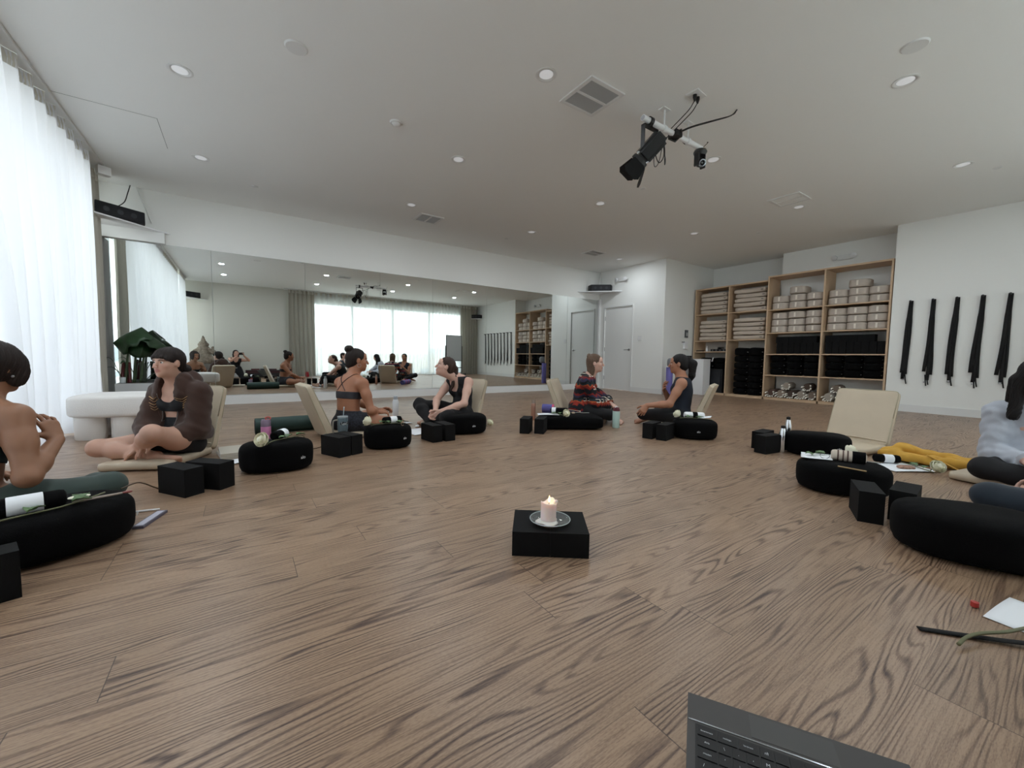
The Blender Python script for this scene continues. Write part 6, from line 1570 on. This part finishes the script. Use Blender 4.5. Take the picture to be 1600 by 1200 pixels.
obj('cover', box(B(), -.10, .10, -.022, .022, 0, .012), mat('grey_cover', '#5d5a68', .4), t, bevel=.003); obj('pages', box(B(), -.09, .09, -.015, .015, .0122, .0135), mat('pale_lilac', '#b9b8c6', .5), t)
tag(obj('white_pen', tube(B(), [(-.47, 2.66, .006), (-.36, 2.64, .006)], .005, 8), white_m, smooth=True), 'thin white pen on the floor behind the far left cushion', 'pen')
# B
roll('black roll with white paper band on the cushion by the pink bottle', .215, 3.245, zt(cB, .2, 3.24), rad(58), L=.15, r=.034, band=(.02, .40))
rose('cream rose on the cushion beside the pink bottle', cB, [(.125, 3.06), (.20, 3.125), (.29, 3.20), (.36, 3.27), (.42, 3.33)], leaves=((.28, 1), (.45, -1), (.6, 1), (.72, -1)), r=.046)
tag(obj('twig', tube(B(), smooth_pts([(.40, 3.32, .10), (.46, 3.45, .06), (.56, 3.70, .02), (.66, 3.95, .006)]), .0032, 6), mat('dark_stem', '#4a3b2c', .7), smooth=True), 'thin brown stem on the floor between the pink-bottle cushion and the tumbler', 'stem')
# C
roll('black roll with white paper bands on the cushion before the bun-haired woman', 1.10, 3.52, zt(cC, 1.10, 3.52), rad(4), L=.17, r=.034, band=(-.12, .22))
rose('cream rose on the cushion before the bun-haired woman', cC, [(.905, 3.475), (.98, 3.465), (1.06, 3.455), (1.14, 3.45), (1.20, 3.46)], leaves=((.25, -1), (.40, 1), (.7, 1), (.8, -1)), r=.042)
ring = tag(obj('curled_label', tube(B(), [(1.155+.012*math.cos(a), 3.405, zt(cC, 1.155, 3.42)+.016+.018*math.sin(a)) for a in [k*.5 for k in range(12)]], .003, 6, .4), mat('peach_label', '#d8b69a', .6), smooth=True), 'small curled peach label on the cushion before the bun-haired woman', 'label')
# cushion D neighbour rose on the floor
rose('cream rose lying on the floor right of the cushion by the black tank top woman', None, [(2.345, 3.95), (2.30, 4.02), (2.24, 4.06)], up=.006, leaves=((.5, 1),), r=.040)
sheet('white paper on the floor behind the middle pair of blocks', 1.56, 4.02, 0, rad(5), .30, .34, group=None)
sheet('white paper on the floor under the hands of the woman in black', 1.50, 4.66, 0, rad(30), .24, .30)
t = thing('kraft_packet', 'crumpled tan paper packet on the floor between the two women in the middle', 'paper packet', (1.50, 4.64, .012), rad(20))
bm = superell(B(), .085, .05, .035, .5, .4, 24, 12, M=xf((0, 0, .034), (.2, .3, 0))); obj('packet', bm, mat('kraft', '#b3907a', .8), t, smooth=True)
obj('dark_flap', box(B(), .07, .16, -.03, .03, .0, .006, xf((0, 0, .02), (0, .15, 0))), mat('dark_brown', '#2c2522', .8), t, bevel=.002)
tag(obj('balled_tissue', superell(B(), .025, .02, .013, .8, .8, 16, 8, M=xf((1.62, 4.28, .013))), paper_m, smooth=True), 'small white crumpled tissue before the knees of the woman in black', 'tissue')
# D: bolster
roll('black roll with white paper band on the long bolster', 3.06, 3.54, zt(bolD, 3.06, 3.54), rad(-48), L=.20, r=.036, band=(-.42, -.18))
rose('cream rose on the long bolster before the patterned cardigan', bolD, [(2.96, 3.335), (2.955, 3.42), (2.94, 3.49), (2.92, 3.56)], leaves=((.3, 1), (.5, -1), (.7, 1)), r=.042)
sheet('folded white paper on the left end of the long bolster', 2.88, 3.52, zt(bolD, 2.88, 3.52)+.010, rad(-34), .24, .15, group=None)
t = thing('cord_loop', 'pale thin cord loop with a ring on the long bolster', 'cord', (3.28, 3.36, zt(bolD, 3.28, 3.36)))
obj('cord', tube(B(), smooth_pts([(-.10, .07, .004), (-.03, .05, .008), (.0, .02, .004), (.05, 0, .004)]), .003, 6), mat('pale_cord', '#b8b3a6', .7), t, smooth=True)
obj('ring', tube(B(), [(.06+.014*math.cos(a), -.01+.014*math.sin(a), .004) for a in [2*PI*k/20 for k in range(21)]], .0025, 6), metal_m, t, smooth=True)
tag(obj('tealight', lathe(B(), [(0, 0), (.018, 0), (.019, .014), (.016, .016), (0, .013)], 20, xf((3.19, 3.44, zt(bolD, 3.19, 3.44)))), mat('tan_wax', '#cbb39a', .5), smooth=True, auto=40), 'small tan disc lying on the long bolster beside the black roll', 'disc')
# E
roll('white roll with black band on the cushion beside the woman in navy', 3.90, 2.375, zt(cE, 3.90, 2.37), rad(-42), L=.20, r=.036, col=white_m, band=(-.10, .14), bandm=fabric_m, bandname='black_band', group=None)
rose('cream rose on the cushion beside the woman in navy', cE, [(3.735, 2.43), (3.775, 2.385), (3.83, 2.31), (3.88, 2.25), (3.94, 2.20)], leaves=((.22, 1), (.30, -1), (.5, 1), (.6, -1)), r=.042)
sheet('crumpled white tissue at the right end of the cushion beside the woman in navy', 3.985, 2.29, zt(cE, 3.97, 2.30)+.004, rad(20), .12, .10, .012, name='tissue')
# F G H
roll('cream and brown striped roll with black end on the right cushion', 3.10, .86, zt(cG, 3.10, .86), rad(-72), L=.17, r=.036, col=mat('stripe_cloth', '#c9bcae', .9), band=(.10, .47), bandm=fabric_m, bandname='dark_end', group=None)
k_ = cs.get('cloth_roll.005') 
bm = B()
rr = [o for o in COL.objects if o.get('label', '').startswith('cream and brown striped')][0]
for q in (-.055, -.03, -.008): lathe(bm, [(.0368, q), (.0376, q+.004), (.0368, q+.008)], 28, xf((0, 0, 0), (0, PI/2, 0)), cap=False)
for v_ in bm.verts: v_.co.z *= .93
obj('brown_stripes', bm, mat('stripe_brown', '#5c4640', .9), rr, smooth=True)
sheet('white paper on the rear of the right cushion, hanging over its left edge', 3.08, 1.02, zt(cG, 3.08, 1.0)+.003, rad(20), .20, .16, tilt=(0, .02))
rose('cream rose on the right cushion behind the striped roll', cG, [(3.205, .90), (3.16, .96), (3.10, 1.02), (3.04, 1.08)], leaves=((.5, 1), (.8, -1)), r=.038)
t = thing('reading_glasses', 'thin dark reading glasses on the paper of the right cushion', 'glasses', (3.045, .93, zt(cG, 3.045, .93)+.006), rad(-60))
for s in (-1, 1): obj('rim', tube(B(), [(s*.032+.024*math.cos(a), .0, .020+.018*math.sin(a)) for a in [2*PI*k/20 for k in range(21)]], .0014, 6), plastic_m, t, smooth=True)
obj('temple_arm', tube(B(), [(.056, 0, .022), (.056, .10, .010)], .0014, 6), plastic_m, t)
tag(obj('wooden_stick', box(B(), -.065, .065, -.006, .006, 0, .005), mat('pale_wood', '#a88b62', .5), bevel=.0015), 'flat pale wooden stick on the front of the right cushion', 'stick')
st = [o for o in COL.objects if o.name == 'wooden_stick'][0]; st.location = (2.955, .80, zt(cG, 2.955, .80)+.001); st.rotation_euler = (0, .06, rad(-72))
tag(obj('hair_pins', tube(B(), [(3.20, .80, zt(cG, 3.20, .80)+.006), (3.23, .74, zt(cG, 3.20, .78)+.004), (3.215, .735, zt(cG, 3.20, .78)+.004), (3.19, .79, zt(cG, 3.19, .79)+.006)], .002, 6), metal_m, smooth=True), 'bent metal pin beside the striped roll on the right cushion', 'pin')
sheet('large white paper on the floor beside the yellow cloth', 4.17, .83, 0, rad(-35), .34, .26)
roll('black roll with white paper band on the floor beside the yellow cloth', 4.235, .935, .010, rad(-50), L=.17, r=.034, band=(-.15, .22))
rose('cream rose on the floor in front of the yellow cloth', None, [(4.14, .655), (4.20, .72), (4.27, .79), (4.33, .87)], up=.014, leaves=((.35, 1), (.5, -1), (.7, 1)), r=.045)
tag(obj('dried_petals', superell(B(), .06, .03, .012, .7, .6, 20, 8, M=xf((4.13, .80, .018), (.1, 0, -.6))), mat('dried_petal', '#9a7766', .8, var=.5, vscale=60), smooth=True), 'small heap of dried brown petals on the large paper', 'petals')['kind'] = 'stuff'
# yellow cloth bag
Y = Fig(); E3 = np.eye(3)
Pq = [(4.47, .98, .05), (4.55, .90, .10), (4.60, .78, .055), (4.63, .64, .05), (4.62, .52, .035), (4.53, .46, .03)]
for a, b2 in zip(Pq, Pq[1:]): Y.add('c', fr_flatcap(a, b2, .055, .050, V(0, 0, 1), .62), .03)
Pq = [(4.47, .98, .04), (4.42, .84, .045), (4.44, .70, .045), (4.48, .58, .04), (4.53, .46, .035)]
for a, b2 in zip(Pq, Pq[1:]): Y.add('c', fr_flatcap(a, b2, .050, .042, V(0, 0, 1), .7), .025)
Y.add('c', fr_ell((4.52, .74, .012), (.10, .22, .014), E3), .02)
Fq, lo_, h_ = Y.field(None, .006, clip=lambda X, Y_, Z: (.001-Z)+0*X+0*Y_); v_, q_ = surface_nets(Fq, lo_, h_)
yc = mesh_np('yellow_cloth_bag', v_-V(4.52, .72, 0), q_, mat('mustard_cotton', '#c99a3e', .85, bump=.2, bscale=150, var=.1, vscale=14), None, disp=lambda v: np.abs(folds_fn(.006, 1.5, 2)(v))*(v[:, 2] > .02))
yc.location = (4.52, .72, 0); tag(yc, 'crumpled mustard yellow cloth bag on the floor at the right', 'bag')
obj('strap', tube(B(), [Vector(q)-Vector((4.52, .72, 0)) for q in smooth_pts([(4.40, .74, .09), (4.385, .64, .05), (4.38, .55, .012), (4.45, .50, .008)])], .013, 8, .25), MATS['mustard_cotton'], yc, smooth=True)
# H: bottom right corner
sheet('corner of a white paper on the floor at the bottom right', 2.035, .055, 0, rad(-8), .24, .20)
tag(obj('black_strap', tube(B(), smooth_pts([(1.672, .268, .004), (1.74, .185, .006), (1.81, .10, .010), (1.87, .03, .016), (1.95, -.04, .008)]), .011, 8, .3), strap_m, smooth=True), 'flat black strap on the floor under the cut rose stem at the bottom right', 'strap')
tag(obj('cut_rose_stem', tube(B(), smooth_pts([(1.655, .185, .012), (1.70, .175, .022), (1.76, .155, .022), (1.85, .115, .016), (2.0, .06, .014)]), .0048, 8), stem_m, smooth=True), 'thick green cut rose stem across the black strap at the bottom right', 'stem')
tag(obj('red_cap', lathe(B(), [(0, 0), (.010, 0), (.010, .016), (0, .018)], 14, xf((1.985, .195, .003))), mat('red_plastic', '#b03a34', .4), smooth=True, auto=40), 'tiny red cap beside the white paper at the bottom right', 'bead')  # small red plastic cap lying on the floor

# ------------------------------------------------------------------ bottles and tumblers
def bottle(name, label, x, y, prof, m, parts=(), rz=0):
    t = thing(name, label, 'bottle', (x, y, 0), rz); obj('body', lathe(B(), prof, 28), m, t, smooth=True, auto=40)
    for n_, pr_, mm in parts: obj(n_, lathe(B(), pr_, 28), mm, t, smooth=True, auto=40)
    return t
pink = mat('pink_plastic', '#d98fc4', .4); mauve = mat('mauve_smoke', '#8b7a90', .2); coral = mat('coral_rubber', '#c95f58', .5)
t = bottle('water_bottle', 'pink water bottle with a coral loop lid beside the green mat', .175, 4.28, [(0, 0), (.038, 0), (.041, .006), (.041, .135), (0, .135)], pink, [('clear_top', [(0, .1355), (.041, .1355), (.041, .185), (.034, .198), (0, .2)], mauve)])
obj('lid_loop', tube(B(), [(.018+.020*math.cos(a), 0, .208+.012*math.sin(a)) for a in [2*PI*k/20 for k in range(21)]], .006, 8), coral, t, smooth=True)
t = bottle('tumbler', 'steel blue tumbler with side handle, straw and a graffiti-style word', .775, 3.965, [(0, 0), (.032, 0), (.034, .01), (.036, .06), (.046, .11), (.047, .215), (0, .215)], mat('tumbler_blue', '#6f828c', .35, .3),
           [('lid', [(0, .2155), (.047, .2155), (.048, .228), (.020, .232), (0, .232)], mat('clear_lid', '#a9b4ba', .15))])
obj('straw', tube(B(), [(.008, 0, .232), (.014, 0, .315)], .0045, 10), mat('clear_lid', '#a9b4ba', .15), t, smooth=True)
obj('handle', tube(B(), smooth_pts([(-.044, .0, .195), (-.078, 0, .192), (-.088, 0, .17), (-.088, 0, .10), (-.080, 0, .075), (-.042, 0, .072)], 6), .008, 8), mat('handle_taupe', '#8d8a80', .5), t, smooth=True)
bk = B(); 
for i in range(5): superell(bk, .013, .004, .014, .8, .8, 16, 8, M=xf((.0, 0, 0)) @ Matrix.Translation((.046*math.sin(-.62+.31*i+.1), -.0455*math.cos(-.62+.31*i+.1), .165+.004*math.sin(i*2))))
wm = obj('word_outline', bk, mat('ink_black', '#15151a', .6), t, smooth=True)
tm = text_mesh('word', 'Rock', .034, mat('word_pale', '#c8d0d4', .5), wm, (0, 0, 0), (0, 0, 0), ext=.0008, bold=.0006)
for v_ in tm.data.vertices:
    a = v_.co.x/.0475+.02; rr_ = .0500+v_.co.z; v_.co = Vector((rr_*math.sin(a), -rr_*math.cos(a), .163+v_.co.y))
t.rotation_euler = (0, 0, rad(8))
bottle('water_bottle', 'tall white water bottle with grey cap between the two women in the middle', 1.64, 5.10, [(0, 0), (.035, 0), (.038, .006), (.038, .21), (.030, .235), (0, .236)], mat('bottle_white', '#dfe3e8', .35), [('cap', [(0, .2365), (.026, .2365), (.026, .275), (.020, .282), (0, .282)], mat('cap_grey', '#a9b0b8', .4))])
bottle('water_bottle', 'slim rose gold bottle standing behind the pair of blocks before the bolster', 3.10, 4.09, [(0, 0), (.028, 0), (.030, .004), (.030, .20), (.026, .215), (0, .216)], mat('rose_gold', '#b98d7c', .3, .6), [('clear_cap', [(0, .2165), (.024, .2165), (.024, .262), (0, .264)], mat('cap_clear', '#a08f84', .2))])
t = bottle('water_bottle', 'mint green bottle with maroon and white lid before the patterned cardigan woman', 3.60, 3.155, [(0, 0), (.038, 0), (.041, .006), (.041, .195), (0, .196)], mat('mint_paint', '#bcd8d2', .4), [('lid', [(0, .1965), (.040, .1965), (.040, .205), (.030, .238), (0, .242)], mat('maroon', '#5e2630', .8))])
obj('carry_loop', tube(B(), [(.028*math.cos(a), 0, .222+.024*math.sin(a)) for a in [PI*k/12 for k in range(13)]], .006, 8), white_m, t, smooth=True)
bottle('small_bottle', 'short silver bottle behind the blocks and cushion by the woman in navy', 3.685, 2.515, [(0, 0), (.021, 0), (.022, .05), (.018, .053), (0, .054)], chrome_m, [('band', [(0, .0545), (.019, .0545), (.019, .085), (0, .086)], mat('dark_band', '#3a3a3c', .4)), ('cap', [(0, .0865), (.018, .0865), (.018, .11), (0, .112)], chrome_m)])
bp_ = [(0, 0), (.026, 0), (.028, .005), (.028, .17), (.020, .20), (.018, .215), (0, .216)]
bottle('steel_bottle', 'front silver bottle beside the cushion of the empty chair', 3.925, 1.555, bp_, chrome_m, [('cap', [(0, .2165), (.016, .2165), (.017, .235), (0, .242)], plastic_m)])
bottle('steel_bottle', 'rear silver bottle beside the cushion of the empty chair, slightly to the right', 4.19, 1.62, [(r_, z_*1.22) for r_, z_ in bp_], chrome_m, [('cap', [(0, .2645), (.016, .2645), (.017, .285), (0, .292)], plastic_m)])
# rolled yoga mats
def mat_roll(label, a, b2, r, m, core, strap=None):
    a, b2 = Vector(a), Vector(b2); L = (b2-a).length; t = thing('rolled_mat', label, 'yoga mat', tuple((a+b2)/2), math.atan2(b2.y-a.y, b2.x-a.x))
    bm = lathe(B(), [(r*.2, -L/2), (r, -L/2), (r, L/2), (r*.2, L/2), (r*.2, -L/2)], 36, xf((0, 0, r), (0, PI/2, 0)), cap=False)
    obj('roll', bm, m, t, smooth=True, auto=50)
    bm = B()
    sp = []
    for k in range(90):
        q = k/90; rr_ = r*(.22+.76*q); an = q*2*PI*5; sp.append(Vector((0, rr_*math.cos(an), r+rr_*math.sin(an))))
    for s in (-1, 1): tube(bm, [q+Vector((s*(L/2+.0005), 0, 0)) for q in sp], .0013, 4)
    obj('spiral_edge', bm, core, t)
    obj('loose_edge', box(B(), -L/2, L/2, -r*.55, -r*.05, .0, .006), m, t)
    return t
mat_roll('dark green rolled mat on the floor behind the pink bottle', (.10, 4.70, 0), (.72, 4.72, 0), .078, mat('dark_green_rubber', '#1c3833', .6), mat('mat_core', '#20242a', .7))
t = mat_roll('blue purple rolled mat with a pink strap behind the patterned cardigan woman', (3.66, 4.60, 0), (4.02, 4.14, 0), .062, mat('blue_purple_rubber', '#5b5a9c', .7), mat('mat_core', '#20242a', .7))
pk = mat('hot_pink_strap', '#c9506f', .7)
for x in (-.13, .08): obj('carry_strap', lathe(B(), [(.0625, -.016), (.0645, -.016), (.0645, .016), (.0625, .016)], 30, xf((x, 0, .062), (0, PI/2, 0)), cap=False), pk, t, smooth=True, auto=50)
obj('carry_sling', tube(B(), smooth_pts([(-.13, 0, .126), (-.09, 0, .140), (-.02, 0, .150), (.05, 0, .145), (.08, 0, .127)]), .010, 8, .25), pk, t, smooth=True)
# books beside the hoodie woman
for k, (x, y, z, a, l) in enumerate(((-.05, 3.80, 0, 8, 'lower'), (-.045, 3.81, .024, 4, 'upper'))):
    t = thing('book', '%s pale book of the two stacked on the floor behind the first oval cushion' % l, 'book', (x, y, z), rad(a)); obj('cover', box(B(), -.11, .11, -.15, .15, 0, .022), mat('book_cover', '#b9b2a4', .5), t, bevel=.002); obj('pages', box(B(), -.1115, .108, -.147, .147, .004, .018), paper_m, t)
sheet('small white papers on the floor in front of the pale books', -.02, 3.55, 0, .2, .12, .15)

# ------------------------------------------------------------------ white bench, plant, statue, whiteboard, back wall things
t = thing('boucle_bench', 'white boucle bench with fat round legs behind the brown-hoodie woman', 'bench', (-.83, 5.25, 0), rad(-6))
bm = superell(B(), .46, .27, .105, .28, .42, 80, 20); bm.transform(Matrix.Translation((0, 0, .30))); obj('seat', bm, boucle_m, t, smooth=True)
for x, y in ((-.31, -.12), (-.06, -.13), (.20, -.12), (-.22, .13), (.12, .13)): obj('leg', lathe(B(), [(0, 0), (.105, 0), (.108, .006), (.108, .21), (0, .21)], 32, xf((x, y, 0))), boucle_m, t, smooth=True, auto=50)
t = thing('potted_plant', 'elephant ear plant with broad dark leaves in a pale box planter by the mirror', 'plant', (-1.18, 7.30, 0))
obj('planter', box(B(), -.17, .25, -.19, .17, 0, .385), mat('planter_grey', '#b7babb', .7), t, bevel=.012)
obj('soil', box(B(), -.15, .23, -.17, .15, .386, .388), mat('soil', '#2a221d', .95), t)
def big_leaf(base, tip_c, L, W, yaw, pitch, droop=.3):
    M = Matrix.Translation(tip_c) @ Euler((pitch, 0, yaw)).to_matrix().to_4x4()
    def fn(u, v):
        x = (v-.5)*2; w = W*(math.sin(PI*min(1, u*.92+.10))**.7); wav = .05*math.sin(u*16+x*3)*abs(x)*W*2
        y = (u-.28)*L-(.10*L*abs(x)**1.5 if u < .25 else 0); z = -droop*abs(x)**1.7*W-.35*droop*L*max(0, u-.4)**2+wav
        return Vector((x*w, y, z))
    bm = grid_sheet(B(), fn, 22, 16, .002); bm.transform(M); obj('leaf', bm, darkleaf_m, t, smooth=True)
    stalk = smooth_pts([base, ((base[0]*.6+tip_c[0]*.4), (base[1]*.6+tip_c[1]*.4), base[2]*.45+tip_c[2]*.55), (tip_c[0], tip_c[1], tip_c[2]-.01)])
    obj('stalk', tube(B(), stalk, [.018-.012*i/(len(stalk)-1) for i in range(len(stalk))], 8), mat('stalk_green', '#34452a', .5), t, smooth=True)
big_leaf((-.10, -.02, .38), (.0, -.02, 1.08), .36, .20, rad(95), -.55, .9)
big_leaf((.05, .0, .38), (.16, .0, 1.03), .34, .17, rad(-75), -.60, .8)
big_leaf((-.02, .02, .38), (.04, .05, .99), .32, .17, rad(200), -.5, .9)
for k, (x0, a, L_, z_) in enumerate(((-.12, 2.9, .22, .70), (-.10, 3.3, .20, .58), (.05, .1, .24, .66), (.10, -.2, .26, .54), (.0, 1.4, .22, .62), (.08, -.5, .22, .5), (-.05, 4.2, .16, .66))):
    pts = smooth_pts([(x0, 0, .385), (x0+.10*math.cos(a)*L_/.2, .05*math.sin(a), z_), (x0+L_*math.cos(a), .10*math.sin(a), z_-.02+.03*(k % 3))])
    obj('narrow_leaf', tube(B(), pts, [.004+.012*math.sin(PI*i/(len(pts)-1)) for i in range(len(pts))], 8, .25), darkleaf_m, t, smooth=True)
for x in (-.12, -.09, -.06, .06, .09): obj('stem_base', tube(B(), smooth_pts([(x, .0, .385), (x*1.05, .01, .52), (x*.9, 0, .66)]), [.020]*8+[.017]*8+[.010], 8), mat('stalk_red' if x < 0 else 'stalk_dark', '#5a2426' if x < 0 else '#232a1c', .5), t, smooth=True)
obj('glass_jar', lathe(B(), [(0, 0), (.03, 0), (.032, .07), (.03, .075), (0, .075)], 18, xf((-.11, -.10, .389))), mat('jar_glass', '#b6bfc0', .1), t, smooth=True, auto=40)
# statue on a plinth (generic seated stone figure)
S_ = Fig(); 
for tg, a, b2, ra, rb in (('s', (0, 0, .10), (0, 0, .14), .26, .24), ('s', (0, 0, .22), (0, 0, .44), .17, .14), ('s', (0, 0, .52), (0, .02, .60), .10, .09), ('s', (-.14, 0, .44), (-.26, .06, .34), .06, .05), ('s', (.14, 0, .44), (.26, .06, .34), .06, .05), ('s', (-.26, .06, .34), (-.20, .14, .24), .05, .04), ('s', (.26, .06, .34), (.24, .10, .50), .05, .04),
                          ('s', (-.10, .05, .18), (-.30, .12, .13), .09, .07), ('s', (.10, .05, .18), (.30, .12, .13), .09, .07), ('s', (0, 0, .66), (0, 0, .86), .09, .02), ('s', (-.05, 0, .62), (-.10, .0, .60), .05, .04), ('s', (.05, 0, .62), (.10, .0, .60), .05, .04)):
    S_.cap(tg, a, b2, ra, rb, .05)
Fq, lo_, h_ = S_.field(None, .012, clip=lambda X, Y_, Z: (0-Z)+0*X+0*Y_); v_, q_ = surface_nets(Fq, lo_, h_)
t = thing('stone_statue', 'carved grey stone figure on a plinth in the back corner, seen in the mirror', 'statue', (-.97, -.62, 0), 0)
obj('plinth', box(B(), -.24, .24, -.22, .22, 0, .46), mat('plinth_grey', '#6f6a64', .8), t, bevel=.01)
s_o = mesh_np('carved_figure', v_+V(0, 0, .461), q_, mat('carved_stone', '#857a6c', .9, bump=.8, bscale=25, var=.3, vscale=18), t, disp=folds_fn(.006, 2.5, 1))
# whiteboard on castors
t = thing('whiteboard', 'portable whiteboard in a thin black frame on castors, seen in the mirror', 'whiteboard', (7.62, -.38, 0), rad(-8))
bl_ = plastic_m
obj('board', box(B(), -.38, .38, -.008, .008, .62, 1.68), mat('board_grey', '#c2c5c6', .35), t)
bm = B(); box(bm, -.40, -.38, -.014, .014, .60, 1.70); box(bm, .38, .40, -.014, .014, .60, 1.70); box(bm, -.38, .38, -.014, .014, .60, .62); box(bm, -.38, .38, -.014, .014, 1.68, 1.70); obj('board_frame', bm, bl_, t)
for s in (-1, 1):
    obj('post', box(B(), s*.425-.012, s*.425+.012, -.012, .012, .05, 1.25), bl_, t); obj('foot', box(B(), s*.425-.02, s*.425+.02, -.26, .26, .05, .08), bl_, t)
    for yy in (-.24, .24): obj('castor', lathe(B(), [(0, -.012), (.026, -.012), (.026, .012), (0, .012)], 16, xf((s*.425, yy, .026), (0, PI/2, 0))), bl_, t, smooth=True, auto=40)
obj('cross_bar', box(B(), -.413, .413, -.010, .010, .30, .33), bl_, t)
obj('marker_drawing', tube(B(), smooth_pts([(-.33, .010, .66), (-.29, .010, .78), (-.26, .010, .68), (-.22, .010, .80), (-.20, .010, .70), (-.27, .010, .72)]), .012, 6, .1), mat('marker_ink', '#2d3136', .6), t)
# things along the beige back wall, seen in the mirror
t = thing('media_console', 'low dark console with cases against the beige back wall, seen in the mirror', 'console', (.62, -.74, 0))
obj('body', box(B(), -.50, .50, -.20, .20, .02, .24), mat('console_black', '#16161a', .5), t, bevel=.004)
for x in (-.46, .46): obj('foot', box(B(), x-.03, x+.03, -.18, .18, 0, .02), bl_, t)
obj('drawer_front', box(B(), -.48, .48, .20, .208, .04, .12), mat('drawer_black', '#1c1d22', .4), t); obj('open_bay', box(B(), -.48, .48, .20, .206, .14, .22), mat('bay_red', '#3a1a1c', .6), t)
for k, (x, c) in enumerate(((.40, '#5c2224'), (.66, '#26282c'), (.90, '#46292a'))):
    tag(obj('flat_case', box(B(), x-.12, x+.12, -.86, -.62, .241, .285), mat('case_%d' % k, c, .5), bevel=.006), ['dark red', 'charcoal', 'brown-red'][k]+' flat case on the console by the back wall in the mirror', 'case', None)
tag(obj('red_jar', lathe(B(), [(0, 0), (.05, 0), (.055, .02), (.055, .14), (.045, .15), (.045, .18), (0, .18)], 20, xf((1.95, -.52, .0))), mat('red_glass', '#9a2029', .2), smooth=True, auto=40), 'red jar with lid on the floor by the back drape, seen in the mirror', 'jar')
# ------------------------------------------------------------------ laptop in the bottom right corner
Tx, Ty, Tz = .768, .453, .098
ex_ = Vector((.52, -.854, 0)).normalized(); ey_ = Vector((-.865, -.503, 0)).normalized(); ey_ = (ey_-ex_*ey_.dot(ex_)).normalized()
t = thing('laptop', 'open dark grey laptop cut off at the bottom right corner', 'laptop'); t.matrix_world = Matrix(((ex_.x, ey_.x, 0, Tx), (ex_.y, ey_.y, 0, Ty), (0, 0, 1, Tz), (0, 0, 0, 1)))
gm = mat('space_grey', '#464443', .5, .3)
def lbox(name, x0, x1, y0, y1, z0, z1, m, bev=0, par=None): return obj(name, box(B(), x0, x1, y0, y1, z0, z1), m, par or t, bevel=bev)
lbox('base', 0, .355, 0, .245, -.014, 0, gm, .002)
lbox('trackpad', .11, .245, .006, .060, .0, .0006, mat('trackpad_grey', '#4b4a49', .5, .3))
lbox('deck_edge', .002, .353, .066, .069, .0, .0012, mat('edge_silver', '#a9acb0', .2, .9))
kb = lbox('keyboard', .014, .341, .074, .200, .0, .0010, mat('key_black', '#08080a', .5))
km = mat('key_cap', '#0e0e10', .6); lt = mat('key_legend', '#c9ccd0', .6)
rows = [['command', 'option', 'control', 'fn', '', '', '', '', ''], ['shift', '/', '.', ',', 'M', 'N', 'B', 'V', 'C', 'X', 'Z'], ['return', "'", ';', 'L', 'K', 'J', 'H', 'G', 'F', 'D', 'S', 'A'], ['\\', ']', '[', 'P', 'O', 'I', 'U', 'Y', 'T', 'R', 'E', 'W', 'Q'], ['delete', '=', '-', '0', '9', '8', '7', '6', '5', '4', '3', '2', '1']]
for r_, row in enumerate(rows):
    x = .018
    for k, ch in enumerate(row):
        w_ = .034 if len(ch) > 2 else .0225; 
        if x+w_ > .340: break
        y = .078+r_*.0235; kc = lbox('key', x, x+w_-.003, y, y+.0205, .0010, .0026, km, 0, kb)
        if ch: text_mesh('legend', ch, .0052 if len(ch) > 2 else .0085, lt, kc, (x+w_/2-.0015, y+.010, .00265), (0, 0, PI), ext=.00005)
        x += w_
lid = obj('lid', box(B(), 0, .355, 0, .240, -.0035, .0035), gm, t, bevel=.002); lid.location = (0, .246, .002); lid.rotation_euler = (rad(45), 0, 0)
sc_ = obj('screen', box(B(), .006, .349, .008, .232, .0036, .0040), mat('screen_black', '#0a0b0d', .12), t); sc_.location = lid.location; sc_.rotation_euler = lid.rotation_euler
mid_ = Matrix(t.matrix_world) @ Vector((.17, .12, 0))
o = block(mid_.x, mid_.y, 0, 0, 'black yoga block lying flat under the laptop', G1)
o.matrix_world = Matrix.Translation((mid_.x, mid_.y, .041)) @ Euler((0, 0, math.atan2(ex_.y, ex_.x))).to_matrix().to_4x4() @ Euler((0, PI/2, 0)).to_matrix().to_4x4() @ Matrix.Translation((0, 0, -.078)) @ Matrix.Diagonal((.82, 1, 1, 1))
# ------------------------------------------------------------------ view
vs = SC.view_settings; SC.display_settings.display_device = 'sRGB'
vs.view_transform = 'Standard'; vs.look = 'None'; vs.gamma = 1; vs.use_curve_mapping = False; vs.exposure = EXPO
SC.cycles.max_bounces = 10; SC.cycles.diffuse_bounces = 5; SC.cycles.glossy_bounces = 5; SC.cycles.transmission_bounces = 4; SC.cycles.transparent_max_bounces = 16
SC.cycles.use_denoising = True; SC.cycles.sample_clamp_indirect = 6; SC.cycles.caustics_reflective = False; SC.cycles.caustics_refractive = False
print('script seconds', time.time()-T0)
